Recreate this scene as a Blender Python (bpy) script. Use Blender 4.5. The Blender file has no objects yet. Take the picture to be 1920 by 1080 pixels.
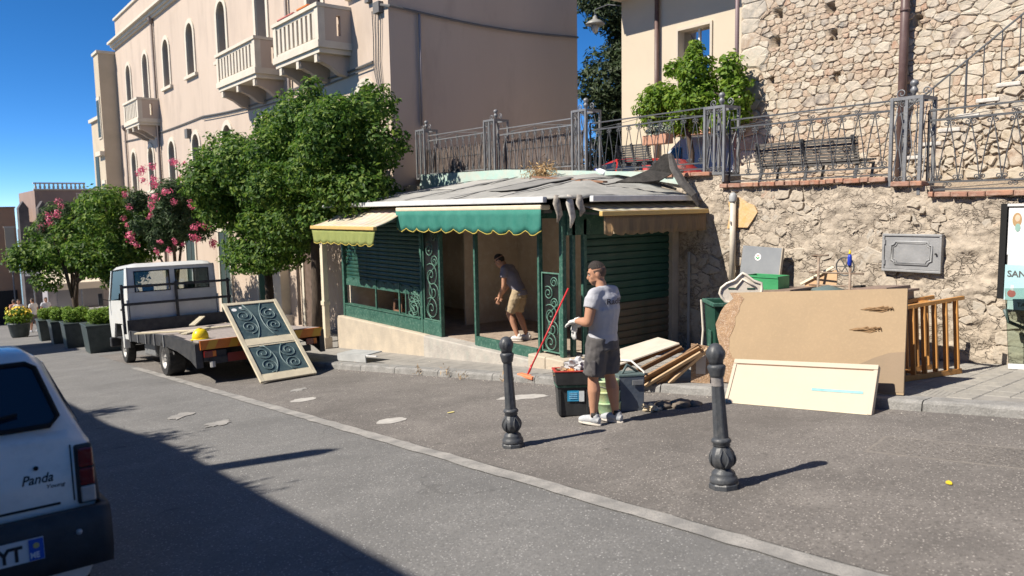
import bpy, bmesh, math, random
import numpy as np
from mathutils import Vector, Matrix, Euler
R=math.radians; PI=math.pi
sc=bpy.context.scene; COL=sc.collection
# ------------------------------------------------------------------ camera, sky, sun, exposure
# world: +Y runs down the street, +X across it to the right, street falls 9 % along +Y, camera stands at the origin
cd=bpy.data.cameras.new('camera'); cam=bpy.data.objects.new('camera',cd); COL.objects.link(cam); sc.camera=cam
cd.sensor_width=36; cd.lens=27.0; cd.clip_end=800; cd.clip_start=.05
cam.matrix_world=Matrix.Translation((0,0,1.8))@Matrix.Rotation(R(-38),4,'Z')@Matrix.Rotation(R(84),4,'X')@Matrix.Rotation(R(-1),4,'Z')
cd.dof.use_dof=True; cd.dof.focus_distance=10.5; cd.dof.aperture_fstop=1.9
SUN_EL=45.; LDIR=Vector((.955*math.cos(R(SUN_EL)),-.296*math.cos(R(SUN_EL)),-math.sin(R(SUN_EL)))).normalized()
w=bpy.data.worlds.new('World'); sc.world=w; w.use_nodes=True
wn=w.node_tree; bg=wn.nodes['Background']; sky=wn.nodes.new('ShaderNodeTexSky'); sky.sky_type='NISHITA'; sky.sun_disc=False
sky.sun_elevation=R(SUN_EL); sky.sun_rotation=math.atan2(-LDIR.x,-LDIR.y); sky.altitude=8000; sky.air_density=1.0; sky.dust_density=0; sky.ozone_density=2.5
hs=wn.nodes.new('ShaderNodeHueSaturation'); hs.inputs['Saturation'].default_value=1.27; wn.links.new(sky.outputs[0],hs.inputs['Color']); wn.links.new(hs.outputs[0],bg.inputs[0]); bg.inputs[1].default_value=.118
sl=bpy.data.lights.new('sun','SUN'); sl.energy=5.0; sl.angle=R(.53); sl.color=(1,.92,.80)
so=bpy.data.objects.new('sun',sl); COL.objects.link(so); so.rotation_euler=LDIR.to_track_quat('-Z','Y').to_euler(); so.location=(-20,8,30)
sc.view_settings.view_transform='Standard'; sc.view_settings.look='None'; sc.view_settings.exposure=.68; sc.view_settings.gamma=1
sc.render.engine='CYCLES'; sc.cycles.max_bounces=6; sc.cycles.transparent_max_bounces=12
SL=.09
def gz(y): return -SL*y
def zt(y): return 1.70+.06*y          # upper terrace level
def kx(y): return 8.4-.165*y          # kerb line
KH=.11                                # kerb height

# ------------------------------------------------------------------ materials
MATS={}
def mat(name,c1,c2=None,sc_=3.,rough=.75,bump=.15,bsc=30.,metal=0.,ramp=None,island=False,spec=.4,c3=None,sc3=25.,a3=.35,det=5,coat=0,stretch=None,trans=0,rv=0):
    if name in MATS: return MATS[name]
    m=bpy.data.materials.new(name); m.use_nodes=True; MATS[name]=m
    t=m.node_tree; n=t.nodes; L=t.links; b=n['Principled BSDF']
    b.inputs['Roughness'].default_value=rough; b.inputs['Metallic'].default_value=metal; b.inputs['Specular IOR Level'].default_value=spec
    if coat: b.inputs['Coat Weight'].default_value=coat; b.inputs['Coat Roughness'].default_value=.08
    tc=n.new('ShaderNodeTexCoord'); src=tc.outputs['Object']
    if stretch:
        mp=n.new('ShaderNodeMapping'); mp.inputs['Scale'].default_value=stretch; L.new(src,mp.inputs[0]); src=mp.outputs[0]
    def rgb(c): return (c[0],c[1],c[2],1)
    col=None
    if ramp:
        rp=n.new('ShaderNodeValToRGB'); e=rp.color_ramp.elements; rp.color_ramp.interpolation='LINEAR'
        for i,(p,c) in enumerate(ramp):
            x=e[i] if i<2 else e.new(p)
            x.position=p; x.color=rgb(c)
        if island: gi=n.new('ShaderNodeNewGeometry'); L.new(gi.outputs['Random Per Island'],rp.inputs[0])
        else: oi=n.new('ShaderNodeObjectInfo'); L.new(oi.outputs['Random'],rp.inputs[0])
        col=rp.outputs[0]
    else:
        r0=n.new('ShaderNodeRGB'); r0.outputs[0].default_value=rgb(c1); col=r0.outputs[0]
    def mixc(a,bcol,fac,mode='MIX'):
        x=n.new('ShaderNodeMix'); x.data_type='RGBA'; x.blend_type=mode
        L.new(a,x.inputs[6]); 
        if isinstance(bcol,tuple): x.inputs[7].default_value=rgb(bcol)
        else: L.new(bcol,x.inputs[7])
        L.new(fac,x.inputs[0]); return x.outputs[2]
    def noise(s,d=det,lo=.35,hi=.65,to=1.):
        x=n.new('ShaderNodeTexNoise'); x.inputs['Scale'].default_value=s; x.inputs['Detail'].default_value=d; x.inputs['Roughness'].default_value=.6; L.new(src,x.inputs['Vector'])
        mr=n.new('ShaderNodeMapRange'); mr.inputs[1].default_value=lo; mr.inputs[2].default_value=hi; mr.inputs[4].default_value=to; L.new(x.outputs['Fac'],mr.inputs[0]); return mr.outputs[0]
    if c2: col=mixc(col,c2,noise(sc_))
    if c3: col=mixc(col,c3,noise(sc3,6,.5,.72,a3))
    L.new(col,b.inputs['Base Color'])
    if rv:
        mr=n.new('ShaderNodeMapRange'); L.new(noise(sc_*2),mr.inputs[0]); mr.inputs[3].default_value=max(.03,rough-rv); mr.inputs[4].default_value=min(1,rough+rv); L.new(mr.outputs[0],b.inputs['Roughness'])
    if bump:
        x=n.new('ShaderNodeTexNoise'); x.inputs['Scale'].default_value=bsc; x.inputs['Detail'].default_value=6; L.new(src,x.inputs['Vector'])
        bp=n.new('ShaderNodeBump'); bp.inputs['Strength'].default_value=bump; bp.inputs['Distance'].default_value=.02; L.new(x.outputs['Fac'],bp.inputs['Height']); L.new(bp.outputs[0],b.inputs['Normal'])
    if trans:
        b.inputs['Transmission Weight'].default_value=0
        tr=n.new('ShaderNodeBsdfTranslucent'); L.new(col,tr.inputs[0]); ms=n.new('ShaderNodeMixShader'); ms.inputs[0].default_value=trans
        L.new(b.outputs[0],ms.inputs[1]); L.new(tr.outputs[0],ms.inputs[2]); L.new(ms.outputs[0],n['Material Output'].inputs[0])
    return m
def glass(name,tint,mix=.5,rough=.03):
    if name in MATS: return MATS[name]
    m=bpy.data.materials.new(name); m.use_nodes=True; MATS[name]=m; n=m.node_tree.nodes; L=m.node_tree.links
    n.remove(n['Principled BSDF']); g=n.new('ShaderNodeBsdfGlossy'); g.inputs['Roughness'].default_value=rough
    tr=n.new('ShaderNodeBsdfTransparent'); tr.inputs[0].default_value=(*tint,1); f=n.new('ShaderNodeFresnel'); f.inputs[0].default_value=1.5
    ad=n.new('ShaderNodeMath'); ad.operation='ADD'; ad.inputs[1].default_value=mix; L.new(f.outputs[0],ad.inputs[0]); ad.use_clamp=True
    ms=n.new('ShaderNodeMixShader'); L.new(ad.outputs[0],ms.inputs[0]); L.new(tr.outputs[0],ms.inputs[1]); L.new(g.outputs[0],ms.inputs[2]); L.new(ms.outputs[0],n['Material Output'].inputs[0])
    return m
def asphalt(name,base,dark,light):
    m=bpy.data.materials.new(name); m.use_nodes=True; t=m.node_tree; n=t.nodes; L=t.links; b=n['Principled BSDF']; b.inputs['Roughness'].default_value=.85; b.inputs['Specular IOR Level'].default_value=.25
    tc=n.new('ShaderNodeTexCoord'); s=tc.outputs['Object']
    def nz(scale,d,lo,hi,to=1.):
        x=n.new('ShaderNodeTexNoise'); x.inputs['Scale'].default_value=scale; x.inputs['Detail'].default_value=d; x.inputs['Roughness'].default_value=.65; L.new(s,x.inputs['Vector'])
        r=n.new('ShaderNodeMapRange'); r.inputs[1].default_value=lo; r.inputs[2].default_value=hi; r.inputs[4].default_value=to; L.new(x.outputs['Fac'],r.inputs[0]); return r.outputs[0]
    def mx(a,c,f):
        x=n.new('ShaderNodeMix'); x.data_type='RGBA'; L.new(f,x.inputs[0])
        if isinstance(a,tuple): x.inputs[6].default_value=(*a,1)
        else: L.new(a,x.inputs[6])
        x.inputs[7].default_value=(*c,1); return x.outputs[2]
    c=mx(base,dark,nz(.9,6,.42,.7,.8)); c=mx(c,light,nz(2.3,7,.5,.75,.5)); c=mx(c,dark,nz(38,3,.50,.62,.8)); 
    v=n.new('ShaderNodeTexVoronoi'); v.inputs['Scale'].default_value=40; L.new(s,v.inputs['Vector'])
    r=n.new('ShaderNodeMapRange'); r.inputs[1].default_value=.30; r.inputs[2].default_value=.12; r.inputs[4].default_value=.9; L.new(v.outputs['Distance'],r.inputs[0])
    k=n.new('ShaderNodeMath'); k.operation='MULTIPLY'; L.new(r.outputs[0],k.inputs[0]); L.new(nz(14,3,.38,.60),k.inputs[1])
    c=mx(c,tuple(min(1,x*2.0) for x in light),k.outputs[0])
    c=mx(c,tuple(x*.62 for x in base),nz(.33,7,.54,.74,.75)); c=mx(c,tuple(x*.55 for x in base),nz(3.1,3,.66,.74,.7))
    dn=n.new('ShaderNodeTexNoise'); dn.inputs['Scale'].default_value=1.6; dn.inputs['Detail'].default_value=5; L.new(s,dn.inputs['Vector']); dm=n.new('ShaderNodeMix'); dm.data_type='RGBA'; dm.blend_type='LINEAR_LIGHT'; dm.inputs[0].default_value=.35; L.new(s,dm.inputs[6]); L.new(dn.outputs['Color'],dm.inputs[7])
    cv=n.new('ShaderNodeTexVoronoi'); cv.feature='DISTANCE_TO_EDGE'; cv.inputs['Scale'].default_value=.42; L.new(dm.outputs[2],cv.inputs['Vector']); cr=n.new('ShaderNodeMapRange'); cr.inputs[1].default_value=.006; cr.inputs[2].default_value=.001; cr.inputs[4].default_value=.4; L.new(cv.outputs['Distance'],cr.inputs[0])
    cm=n.new('ShaderNodeMath'); cm.operation='MULTIPLY'; L.new(cr.outputs[0],cm.inputs[0]); L.new(nz(.5,2,.52,.6),cm.inputs[1]); c=mx(c,tuple(x*.35 for x in base),cm.outputs[0]); L.new(c,b.inputs['Base Color'])
    bp=n.new('ShaderNodeBump'); bp.inputs['Strength'].default_value=.5; bp.inputs['Distance'].default_value=.008; L.new(nz(60,5,.2,.8),bp.inputs['Height']); L.new(bp.outputs[0],b.inputs['Normal'])
    MATS[name]=m; return m

# ------------------------------------------------------------------ mesh helpers
class MB:
    def __init__(s): s.v=[]; s.f=[]
    def add(s,v,f):
        o=len(s.v); s.v+= [tuple(x) for x in v]; s.f+=[tuple(i+o for i in q) for q in f]; return s
    def box(s,x0,x1,y0,y1,z0,z1,M=None):
        v=[Vector(p) for p in ((x0,y0,z0),(x1,y0,z0),(x1,y1,z0),(x0,y1,z0),(x0,y0,z1),(x1,y0,z1),(x1,y1,z1),(x0,y1,z1))]
        if M is not None: v=[M@p for p in v]
        return s.add(v,[(3,2,1,0),(4,5,6,7),(0,1,5,4),(1,2,6,5),(2,3,7,6),(3,0,4,7)])
    def slab(s,pts,vec):            # polygon extruded by a vector
        n=len(pts); p=[Vector(q) for q in pts]; v=Vector(vec)
        return s.add(p+[q+v for q in p],[tuple(range(n))[::-1],tuple(range(n,2*n))]+[(i,(i+1)%n,n+(i+1)%n,n+i) for i in range(n)])
    def beam(s,a,b,w_,h,up=(0,0,1)):
        a=Vector(a); b=Vector(b); d=(b-a).normalized(); u=Vector(up); x=d.cross(u)
        if x.length<1e-4: x=d.cross(Vector((1,0,0)))
        x.normalize(); u=x.cross(d); x*=w_/2; u*=h/2
        return s.add([a-x-u,a+x-u,a+x+u,a-x+u,b-x-u,b+x-u,b+x+u,b-x+u],[(3,2,1,0),(4,5,6,7),(0,1,5,4),(1,2,6,5),(2,3,7,6),(3,0,4,7)])
    def tube(s,pts,r,n=8,cap=True,ell=None,closed=False):
        P=[Vector(p) for p in pts]; m=len(P); rr=r if isinstance(r,(list,tuple)) else [r]*m
        ref=None; rings=[]
        for i in range(m):
            d=(P[(i+1)%m]-P[i-1]) if closed else (P[min(i+1,m-1)]-P[max(i-1,0)]); d.normalize()
            if ref is None: ref=Vector((0,0,1)) if abs(d.z)<.9 else Vector((1,0,0))
            x=ref-d*ref.dot(d)
            if x.length<1e-5: x=d.orthogonal()
            x.normalize(); y=d.cross(x); ref=x
            ex,ey=(1,1) if ell is None else ell
            rings.append([P[i]+(x*math.cos(2*PI*k/n)*ex+y*math.sin(2*PI*k/n)*ey)*rr[i] for k in range(n)])
        v=[q for g in rings for q in g]; f=[]
        for i in range(m if closed else m-1):
            j=(i+1)%m
            for k in range(n): f.append((i*n+k,i*n+(k+1)%n,j*n+(k+1)%n,j*n+k))
        if cap and not closed: f+=[tuple(range(n))[::-1],tuple(range((m-1)*n,m*n))]
        return s.add(v,f)
    def caps(s,pts,r,n=10,ell=None):  # tube with rounded ends
        P=[Vector(p) for p in pts]; rr=list(r) if isinstance(r,(list,tuple)) else [r]*len(P)
        a=(P[0]-P[1]).normalized(); b=(P[-1]-P[-2]).normalized()
        Q=[P[0]+a*rr[0]*.95,P[0]+a*rr[0]*.6]+P+[P[-1]+b*rr[-1]*.6,P[-1]+b*rr[-1]*.95]
        return s.tube(Q,[rr[0]*.25,rr[0]*.78]+rr+[rr[-1]*.78,rr[-1]*.25],n,True,ell)
    def lathe(s,prof,n=16,c=(0,0,0),fn=None,cap=True):
        v=[];f=[];m=len(prof)
        for i,(r,z) in enumerate(prof):
            for k in range(n):
                a=2*PI*k/n; q=r*(fn(a,z,i) if fn else 1); v.append((c[0]+q*math.cos(a),c[1]+q*math.sin(a),c[2]+z))
        for i in range(m-1):
            for k in range(n): f.append((i*n+k,i*n+(k+1)%n,(i+1)*n+(k+1)%n,(i+1)*n+k))
        if cap: f+=[tuple(range(n))[::-1],tuple(range((m-1)*n,m*n))]
        return s.add(v,f)
    def ball(s,c,r,nu=12,nv=8,M=None):
        r=(r,r,r) if not isinstance(r,(tuple,list)) else r; c=Vector(c); v=[];f=[]
        for i in range(nv+1):
            t=PI*i/nv
            for k in range(nu):
                a=2*PI*k/nu; p=Vector((r[0]*math.sin(t)*math.cos(a),r[1]*math.sin(t)*math.sin(a),r[2]*math.cos(t)))
                if M is not None: p=M@p
                v.append(c+p)
        for i in range(nv):
            for k in range(nu): f.append((i*nu+k,(i+1)*nu+k,(i+1)*nu+(k+1)%nu,i*nu+(k+1)%nu))
        return s.add(v,f)
    def grid(s,fn,nu,nv):
        v=[fn(i/nu,j/nv) for j in range(nv+1) for i in range(nu+1)]
        return s.add(v,[(j*(nu+1)+i,j*(nu+1)+i+1,(j+1)*(nu+1)+i+1,(j+1)*(nu+1)+i) for j in range(nv) for i in range(nu)])
    def mesh(s,name,m=None,smooth=False):
        me=bpy.data.meshes.new(name); me.from_pydata([tuple(p) for p in s.v],[],s.f)
        bm=bmesh.new(); bm.from_mesh(me); bmesh.ops.recalc_face_normals(bm,faces=bm.faces); bm.to_mesh(me); bm.free()
        if m: me.materials.append(m)
        if smooth: me.polygons.foreach_set('use_smooth',[True]*len(me.polygons))
        return me
    def build(s,name,m=None,parent=None,smooth=False,bevel=0,loc=None,rot=None):
        return ob(name,s.mesh(name,m,smooth),parent,bevel,loc,rot,smooth)
def ob(name,me,parent=None,bevel=0,loc=None,rot=None,smooth=False):
    o=bpy.data.objects.new(name,me); COL.objects.link(o)
    if parent: o.parent=parent
    if loc is not None: o.location=loc
    if rot is not None: o.rotation_euler=rot
    if bevel:
        b=o.modifiers.new('bevel','BEVEL'); b.width=bevel; b.segments=2; b.limit_method='ANGLE'; b.angle_limit=R(40)
    return o
def tag(o,label,cat,group=None):
    o['label']=label; o['category']=cat
    if group: o['group']=group
    return o
def thing(name,label,cat,loc=(0,0,0),rot=(0,0,0),group=None):
    o=bpy.data.objects.new(name,None); COL.objects.link(o); o.location=loc; o.rotation_euler=rot; o.empty_display_size=.2
    return tag(o,label,cat,group)
def struct(o): o['kind']='structure'; return o
def bx(name,m,parent,*b,bevel=0): return MB().box(*b).build(name,m,parent,bevel=bevel)
def spiral(r0,r1,turns,n=16,a0=0,c=(0,0),flip=1):
    return [(c[0]+(r0+(r1-r0)*i/n)*math.cos(a0+flip*2*PI*turns*i/n),c[1]+(r0+(r1-r0)*i/n)*math.sin(a0+flip*2*PI*turns*i/n)) for i in range(n+1)]
def text_mesh(name,txt,size,m,ext=.001,bold=0,shear=0):
    c=bpy.data.curves.new(name,'FONT'); c.body=txt; c.size=size; c.extrude=ext; c.align_x='LEFT'; c.offset=bold; c.shear=shear; c.resolution_u=3
    o=bpy.data.objects.new(name,c); COL.objects.link(o); dg=bpy.context.evaluated_depsgraph_get(); me=bpy.data.meshes.new_from_object(o.evaluated_get(dg))
    bpy.data.objects.remove(o); me.name=name; me.materials.clear(); me.materials.append(m); return me
def leaf_mesh(name,C,N,size,m,asp=.5,rng=None,fold=.25,szv=.4):
    k=len(C); rng=rng or np.random.default_rng(1)
    d=rng.normal(size=(k,3)); d-=N*(d*N).sum(1,keepdims=True); d/=np.linalg.norm(d,axis=1,keepdims=True)+1e-9
    e=np.cross(N,d); s=size*(1+szv*(rng.random((k,1))*2-1)); L=d*s; Wd=e*s*asp*.5; U=N*s*fold
    V=np.stack([C-L*.5,C+Wd+U*.4,C+L*.5,C-Wd+U*.4],1).reshape(-1,3)
    i=np.arange(k)*4; F=np.concatenate([np.stack([i,i+1,i+2],1),np.stack([i,i+2,i+3],1)],0)
    me=bpy.data.meshes.new(name); me.vertices.add(len(V)); me.vertices.foreach_set('co',V.ravel().astype(np.float32))
    me.loops.add(F.size); me.loops.foreach_set('vertex_index',F.ravel().astype(np.int32)); me.polygons.add(len(F)); me.polygons.foreach_set('loop_start',np.arange(len(F),dtype=np.int32)*3); me.update(calc_edges=True)
    me.materials.append(m); return me
def crown_points(blobs,n,rng,shell=.55):
    """points spread through a set of ellipsoid clumps (centre, radii)"""
    vol=np.array([b[1][0]*b[1][1]*b[1][2] for b in blobs])**.75; cnt=(n*vol/vol.sum()).astype(int); C=[];N=[]
    for (c,r),k in zip(blobs,cnt):
        u=rng.normal(size=(k,3)); u/=np.linalg.norm(u,axis=1,keepdims=True); rad=shell+(1-shell)*rng.random((k,1))**.6
        rad=rad*(1+.14*np.sin(u[:,:1]*7+c[0])*np.cos(u[:,1:2]*6+c[1])+.10*np.sin(u[:,2:3]*11+c[2]))
        C.append(np.array(c)+u*rad*np.array(r)); q=u+rng.normal(size=(k,3))*.55+np.array([0,0,.45]); N.append(q/np.linalg.norm(q,axis=1,keepdims=True))
    return np.concatenate(C),np.concatenate(N)
def clip(poly,nx,ny,d):
    out=[]
    for i in range(len(poly)):
        a=poly[i]; b=poly[(i+1)%len(poly)]; da=a[0]*nx+a[1]*ny-d; db=b[0]*nx+b[1]*ny-d
        if da<=0: out.append(a)
        if (da<0<db) or (db<0<da):
            t=da/(da-db); out.append((a[0]+(b[0]-a[0])*t,a[1]+(b[1]-a[1])*t))
    return out
def voronoi(pts,wts,box,asp=1.):
    """power diagram cells of pts (v direction stretched by asp), clipped to box"""
    P=np.array(pts)*np.array([1,asp]); Wt=np.array(wts); u0,u1,v0,v1=box; cells=[]
    for i in range(len(P)):
        d2=((P-P[i])**2).sum(1); order=np.argsort(d2)[1:26]; poly=[(u0,v0*asp),(u1,v0*asp),(u1,v1*asp),(u0,v1*asp)]
        for j in order:
            nx,ny=P[j]-P[i]; d=(P[j]@P[j]-P[i]@P[i]+Wt[i]-Wt[j])/2
            poly=clip(poly,nx,ny,d)
            if len(poly)<3: break
        cells.append([(a,b/asp) for a,b in poly] if len(poly)>2 else None)
    return cells
def stone_shape(poly,gap,rng,depth,rough=.012,chai=1):
    """front outline of one stone and its bulged face; u right, v up, w out of the wall"""
    cx=sum(p[0] for p in poly)/len(poly); cy=sum(p[1] for p in poly)/len(poly)
    q=[]
    for x,y in poly:
        l=math.hypot(x-cx,y-cy)+1e-6; k=max(.3,1-gap/l); q.append((cx+(x-cx)*k,cy+(y-cy)*k))
    for _ in range(chai):
        z=[]
        for i in range(len(q)):
            a=q[i]; b=q[(i+1)%len(q)]; z+=[(a[0]*.84+b[0]*.16,a[1]*.84+b[1]*.16),(a[0]*.16+b[0]*.84,a[1]*.16+b[1]*.84)]
        q=z
    q=[(x+rng.uniform(-rough,rough),y+rng.uniform(-rough,rough)) for x,y in q]
    n=len(q); s=[(x,y,-.05) for x,y in q]; m1=[(x,y,depth*.55) for x,y in q]
    fr=[(cx+(x-cx)*.86,cy+(y-cy)*.86,depth*(1+rng.uniform(-.25,.25))) for x,y in q]
    V=s+m1+fr+[(cx,cy,depth*1.12)]
    F=[(i,(i+1)%n,n+(i+1)%n,n+i) for i in range(n)]+[(n+i,n+(i+1)%n,2*n+(i+1)%n,2*n+i) for i in range(n)]+[(2*n+i,2*n+(i+1)%n,3*n) for i in range(n)]
    return V,F
# ------------------------------------------------------------------ ground, road, pavement
A1=asphalt('asphalt_lane',(.175,.173,.17),(.128,.127,.126),(.24,.236,.23))
A2=asphalt('asphalt_strip',(.18,.166,.155),(.11,.102,.096),(.275,.255,.235))
rng=random.Random(7); nrg=np.random.default_rng(5)
def sheet(name,m,x0,x1,y0,y1,dz,nx=2,ny=2,rag=0):
    b=MB()
    def f(u,v):
        y=y0+(y1-y0)*v; xa=x0(y) if callable(x0) else x0; xb=x1(y) if callable(x1) else x1
        x=xa+(xb-xa)*u
        if rag and u in(0.,1.): x+=rng.uniform(-rag,rag)
        return (x,y,gz(y)+dz)
    b.grid(f,nx,ny); return b.build(name,m)
struct(sheet('road',A1,-150,150,-70,220,0))
struct(sheet('roadside_strip',A2,3.92,lambda y:kx(y)+.05,-12,24,.004,2,90))
def streaky(name,c,bare,thr):
    m=mat(name,c,bare,sc_=5,rough=.8,bump=.3,bsc=80,c3=bare,sc3=45,a3=.85); return m
MLINE=streaky('road_paint',(.345,.33,.31),(.205,.20,.193),.5)
struct(sheet('road_line',MLINE,3.74,3.90,-12,19,.009,1,160,.012))
MPAINT=mat('splashed_paint',(.48,.46,.43),(.36,.345,.325),sc_=9,rough=.8)
def blob(name,m,x,y,rx,ry,dz,label,cat,group=None,n=22,jag=.2,rot=0):
    a=[]
    for i in range(n):
        t=2*PI*i/n; k=1+rng.uniform(-jag,jag); px=rx*k*math.cos(t); py=ry*k*math.sin(t)
        X_=x+px*math.cos(rot)-py*math.sin(rot); Y_=y+px*math.sin(rot)+py*math.cos(rot); a.append((X_,Y_,gz(Y_)+dz))
    return tag(MB().slab(a,(0,0,.003)).build(name,m),label,cat,group)
blob('paint_patch',MPAINT,4.36,7.97,.19,.15,.006,'white flattened patch on the asphalt left of the left bollard','paint patch',jag=.08)
blob('paint_patch',MPAINT,4.35,10.55,.2,.15,.006,'small white patch on the asphalt in front of the glazed door','paint patch',jag=.12)
blob('paint_patch',MPAINT,6.2,7.75,.34,.17,.006,'pale dust patch on the road left of the black bin','paint patch',jag=.12,rot=-.7)
for k,(px,py,a,b_) in enumerate(((2.75,11.0,.5,.12),(2.95,9.9,.4,.14),(4.7,11.6,.3,.1))):
    blob('paint_smear',MLINE,px,py,a*.6,b_,.006,('worn white smear on the lane far left of the road line','worn white smear on the lane nearest the road line','worn white smear right of the road line by the truck')[k],'paint smear',jag=.4,rot=.9)
# cast inspection cover in the road
g0=thing('inspection_cover','rectangular chequered inspection cover set in the asphalt near the kerb','manhole cover',(6.5,2.55,gz(2.55)),(math.atan(-SL),0,R(9)))
MIRON=mat('cover_iron',(.17,.155,.14),(.22,.20,.18),sc_=20,rough=.8,bump=.3)
bx('cover_frame',MIRON,g0,-.29,.29,-.62,.62,.002,.009); bx('cover_plate',A2,g0,-.26,.26,-.59,.59,.003,.011)
rb=MB()
for i in range(24):
    for j in range(10):
        x=-.22+.049*j; y=-.55+.048*i; a=.014; d=1 if (i+j)%2 else -1
        rb.add([(x-a,y-a*d,.011),(x-a*.4,y-a*d*1.3,.011),(x+a,y+a*d,.0145),(x+a*.4,y+a*d*1.3,.0145)],[(0,1,2,3)])
o=rb.build('tread_pattern',MIRON,g0); o['kind']='stuff'
# pavement
MPAVE=mat('pavement_mortar',(.30,.285,.26),(.22,.21,.195),sc_=4,rough=.9,bump=.3)
MTILE=mat('pavement_tile',(.36,.345,.315),(.27,.26,.24),sc_=5,rough=.85,bump=.35,bsc=45,ramp=[(0,(.34,.32,.285)),(1,(.27,.258,.235))],c3=(.2,.19,.175),sc3=11,a3=.5)
MKERB=mat('kerb_granite',(.27,.265,.255),(.19,.187,.18),sc_=6,rough=.85,bump=.5,bsc=40,c3=(.40,.39,.37),sc3=60,a3=.5)
pav=MB()
def fp(u,v):
    y=-10+70*v; return (kx(min(y,15.2))+.2+(10.46-kx(min(y,15.2))-.2)*u,y,gz(y)+KH-.012)
pav.grid(fp,2,140); pavement=struct(pav.build('pavement',MPAVE))
tl=MB(); a=.122
tl.add([(-a,-a,-.02),(a,-a,-.02),(a,a,-.02),(-a,a,-.02),(-a,-a,.004),(a,-a,.004),(a,a,.004),(-a,a,.004),(-a+.006,-a+.006,.01),(a-.006,-a+.006,.01),(a-.006,a-.006,.01),(-a+.006,a-.006,.01)],
 [(0,1,5,4),(1,2,6,5),(2,3,7,6),(3,0,4,7),(4,5,9,8),(5,6,10,9),(6,7,11,10),(7,4,8,11),(8,9,10,11)])
# fluted tread lines on each tile
for k in range(5): x=-.09+.045*k; tl.box(x-.006,x+.006,-a+.01,a-.01,.0095,.0125)
tme=tl.mesh('tile',MTILE); rs=math.atan(-SL)
for j in range(30):
    for i in range(12):
        y=1.2+.25*j; x=10.3-.25*i
        if x-.13<kx(y)+.27: continue
        o=ob('tile',tme,pavement,loc=(x,y,gz(y)+KH-.012+rng.uniform(-.002,.002)),rot=(rs,0,rng.choice((0,PI/2)) if i>7 else 0))
kd=Vector((-.165,1,-.09)); kn=kd.normalized(); L0=0
y=-3.
while y<17:
    l=rng.uniform(.8,1.25); y2=min(y+l,17); b=MB(); g=.006; n=6; hgt=KH if not 6.8<y<9.2 else KH
    def fk(u,v,y=y,y2=y2):
        yy=y+g+(y2-y-2*g)*u
        pr=[(-.01,-.05),(0,hgt-.03),(.012,hgt-.008),(.035,hgt+.002),(.23,hgt),(.235,hgt-.06)]
        a_,z_=pr[int(round(v*5))]; j=rng.uniform(-.006,.006)
        return (kx(yy)+a_+j,yy,gz(yy)+z_+j*.6)
    b.grid(fk,6,5); v0=b.v
    b.f.append(tuple(k*7 for k in range(6))); b.f.append(tuple(k*7+6 for k in range(6)))
    b.build('kerb_stone',MKERB,pavement,smooth=False); y=y2
# ------------------------------------------------------------------ retaining wall with brick coping
MMORT=mat('wall_mortar',(.46,.395,.315),(.35,.30,.24),sc_=3.2,rough=.95,bump=1.,bsc=16,c3=(.25,.205,.165),sc3=13,a3=.75)
MSTONE=mat('wall_stone',(.5,.45,.38),(.45,.39,.31),sc_=7,rough=.9,bump=.6,bsc=26,ramp=[(0,(.46,.40,.325)),(.3,(.42,.36,.29)),(.55,(.46,.405,.335)),(.74,(.36,.335,.295)),(.88,(.46,.39,.305)),(.965,(.42,.33,.25)),(1,(.36,.2,.14))],c3=(.27,.225,.18),sc3=15,a3=.65)
MBRICK=mat('coping_brick',(.4,.2,.13),(.27,.15,.11),sc_=9,rough=.9,bump=.5,bsc=35,ramp=[(0,(.36,.165,.105)),(.4,(.43,.23,.15)),(.7,(.31,.16,.115)),(1,(.45,.30,.22))],c3=(.5,.43,.35),sc3=16,a3=.5)
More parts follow.
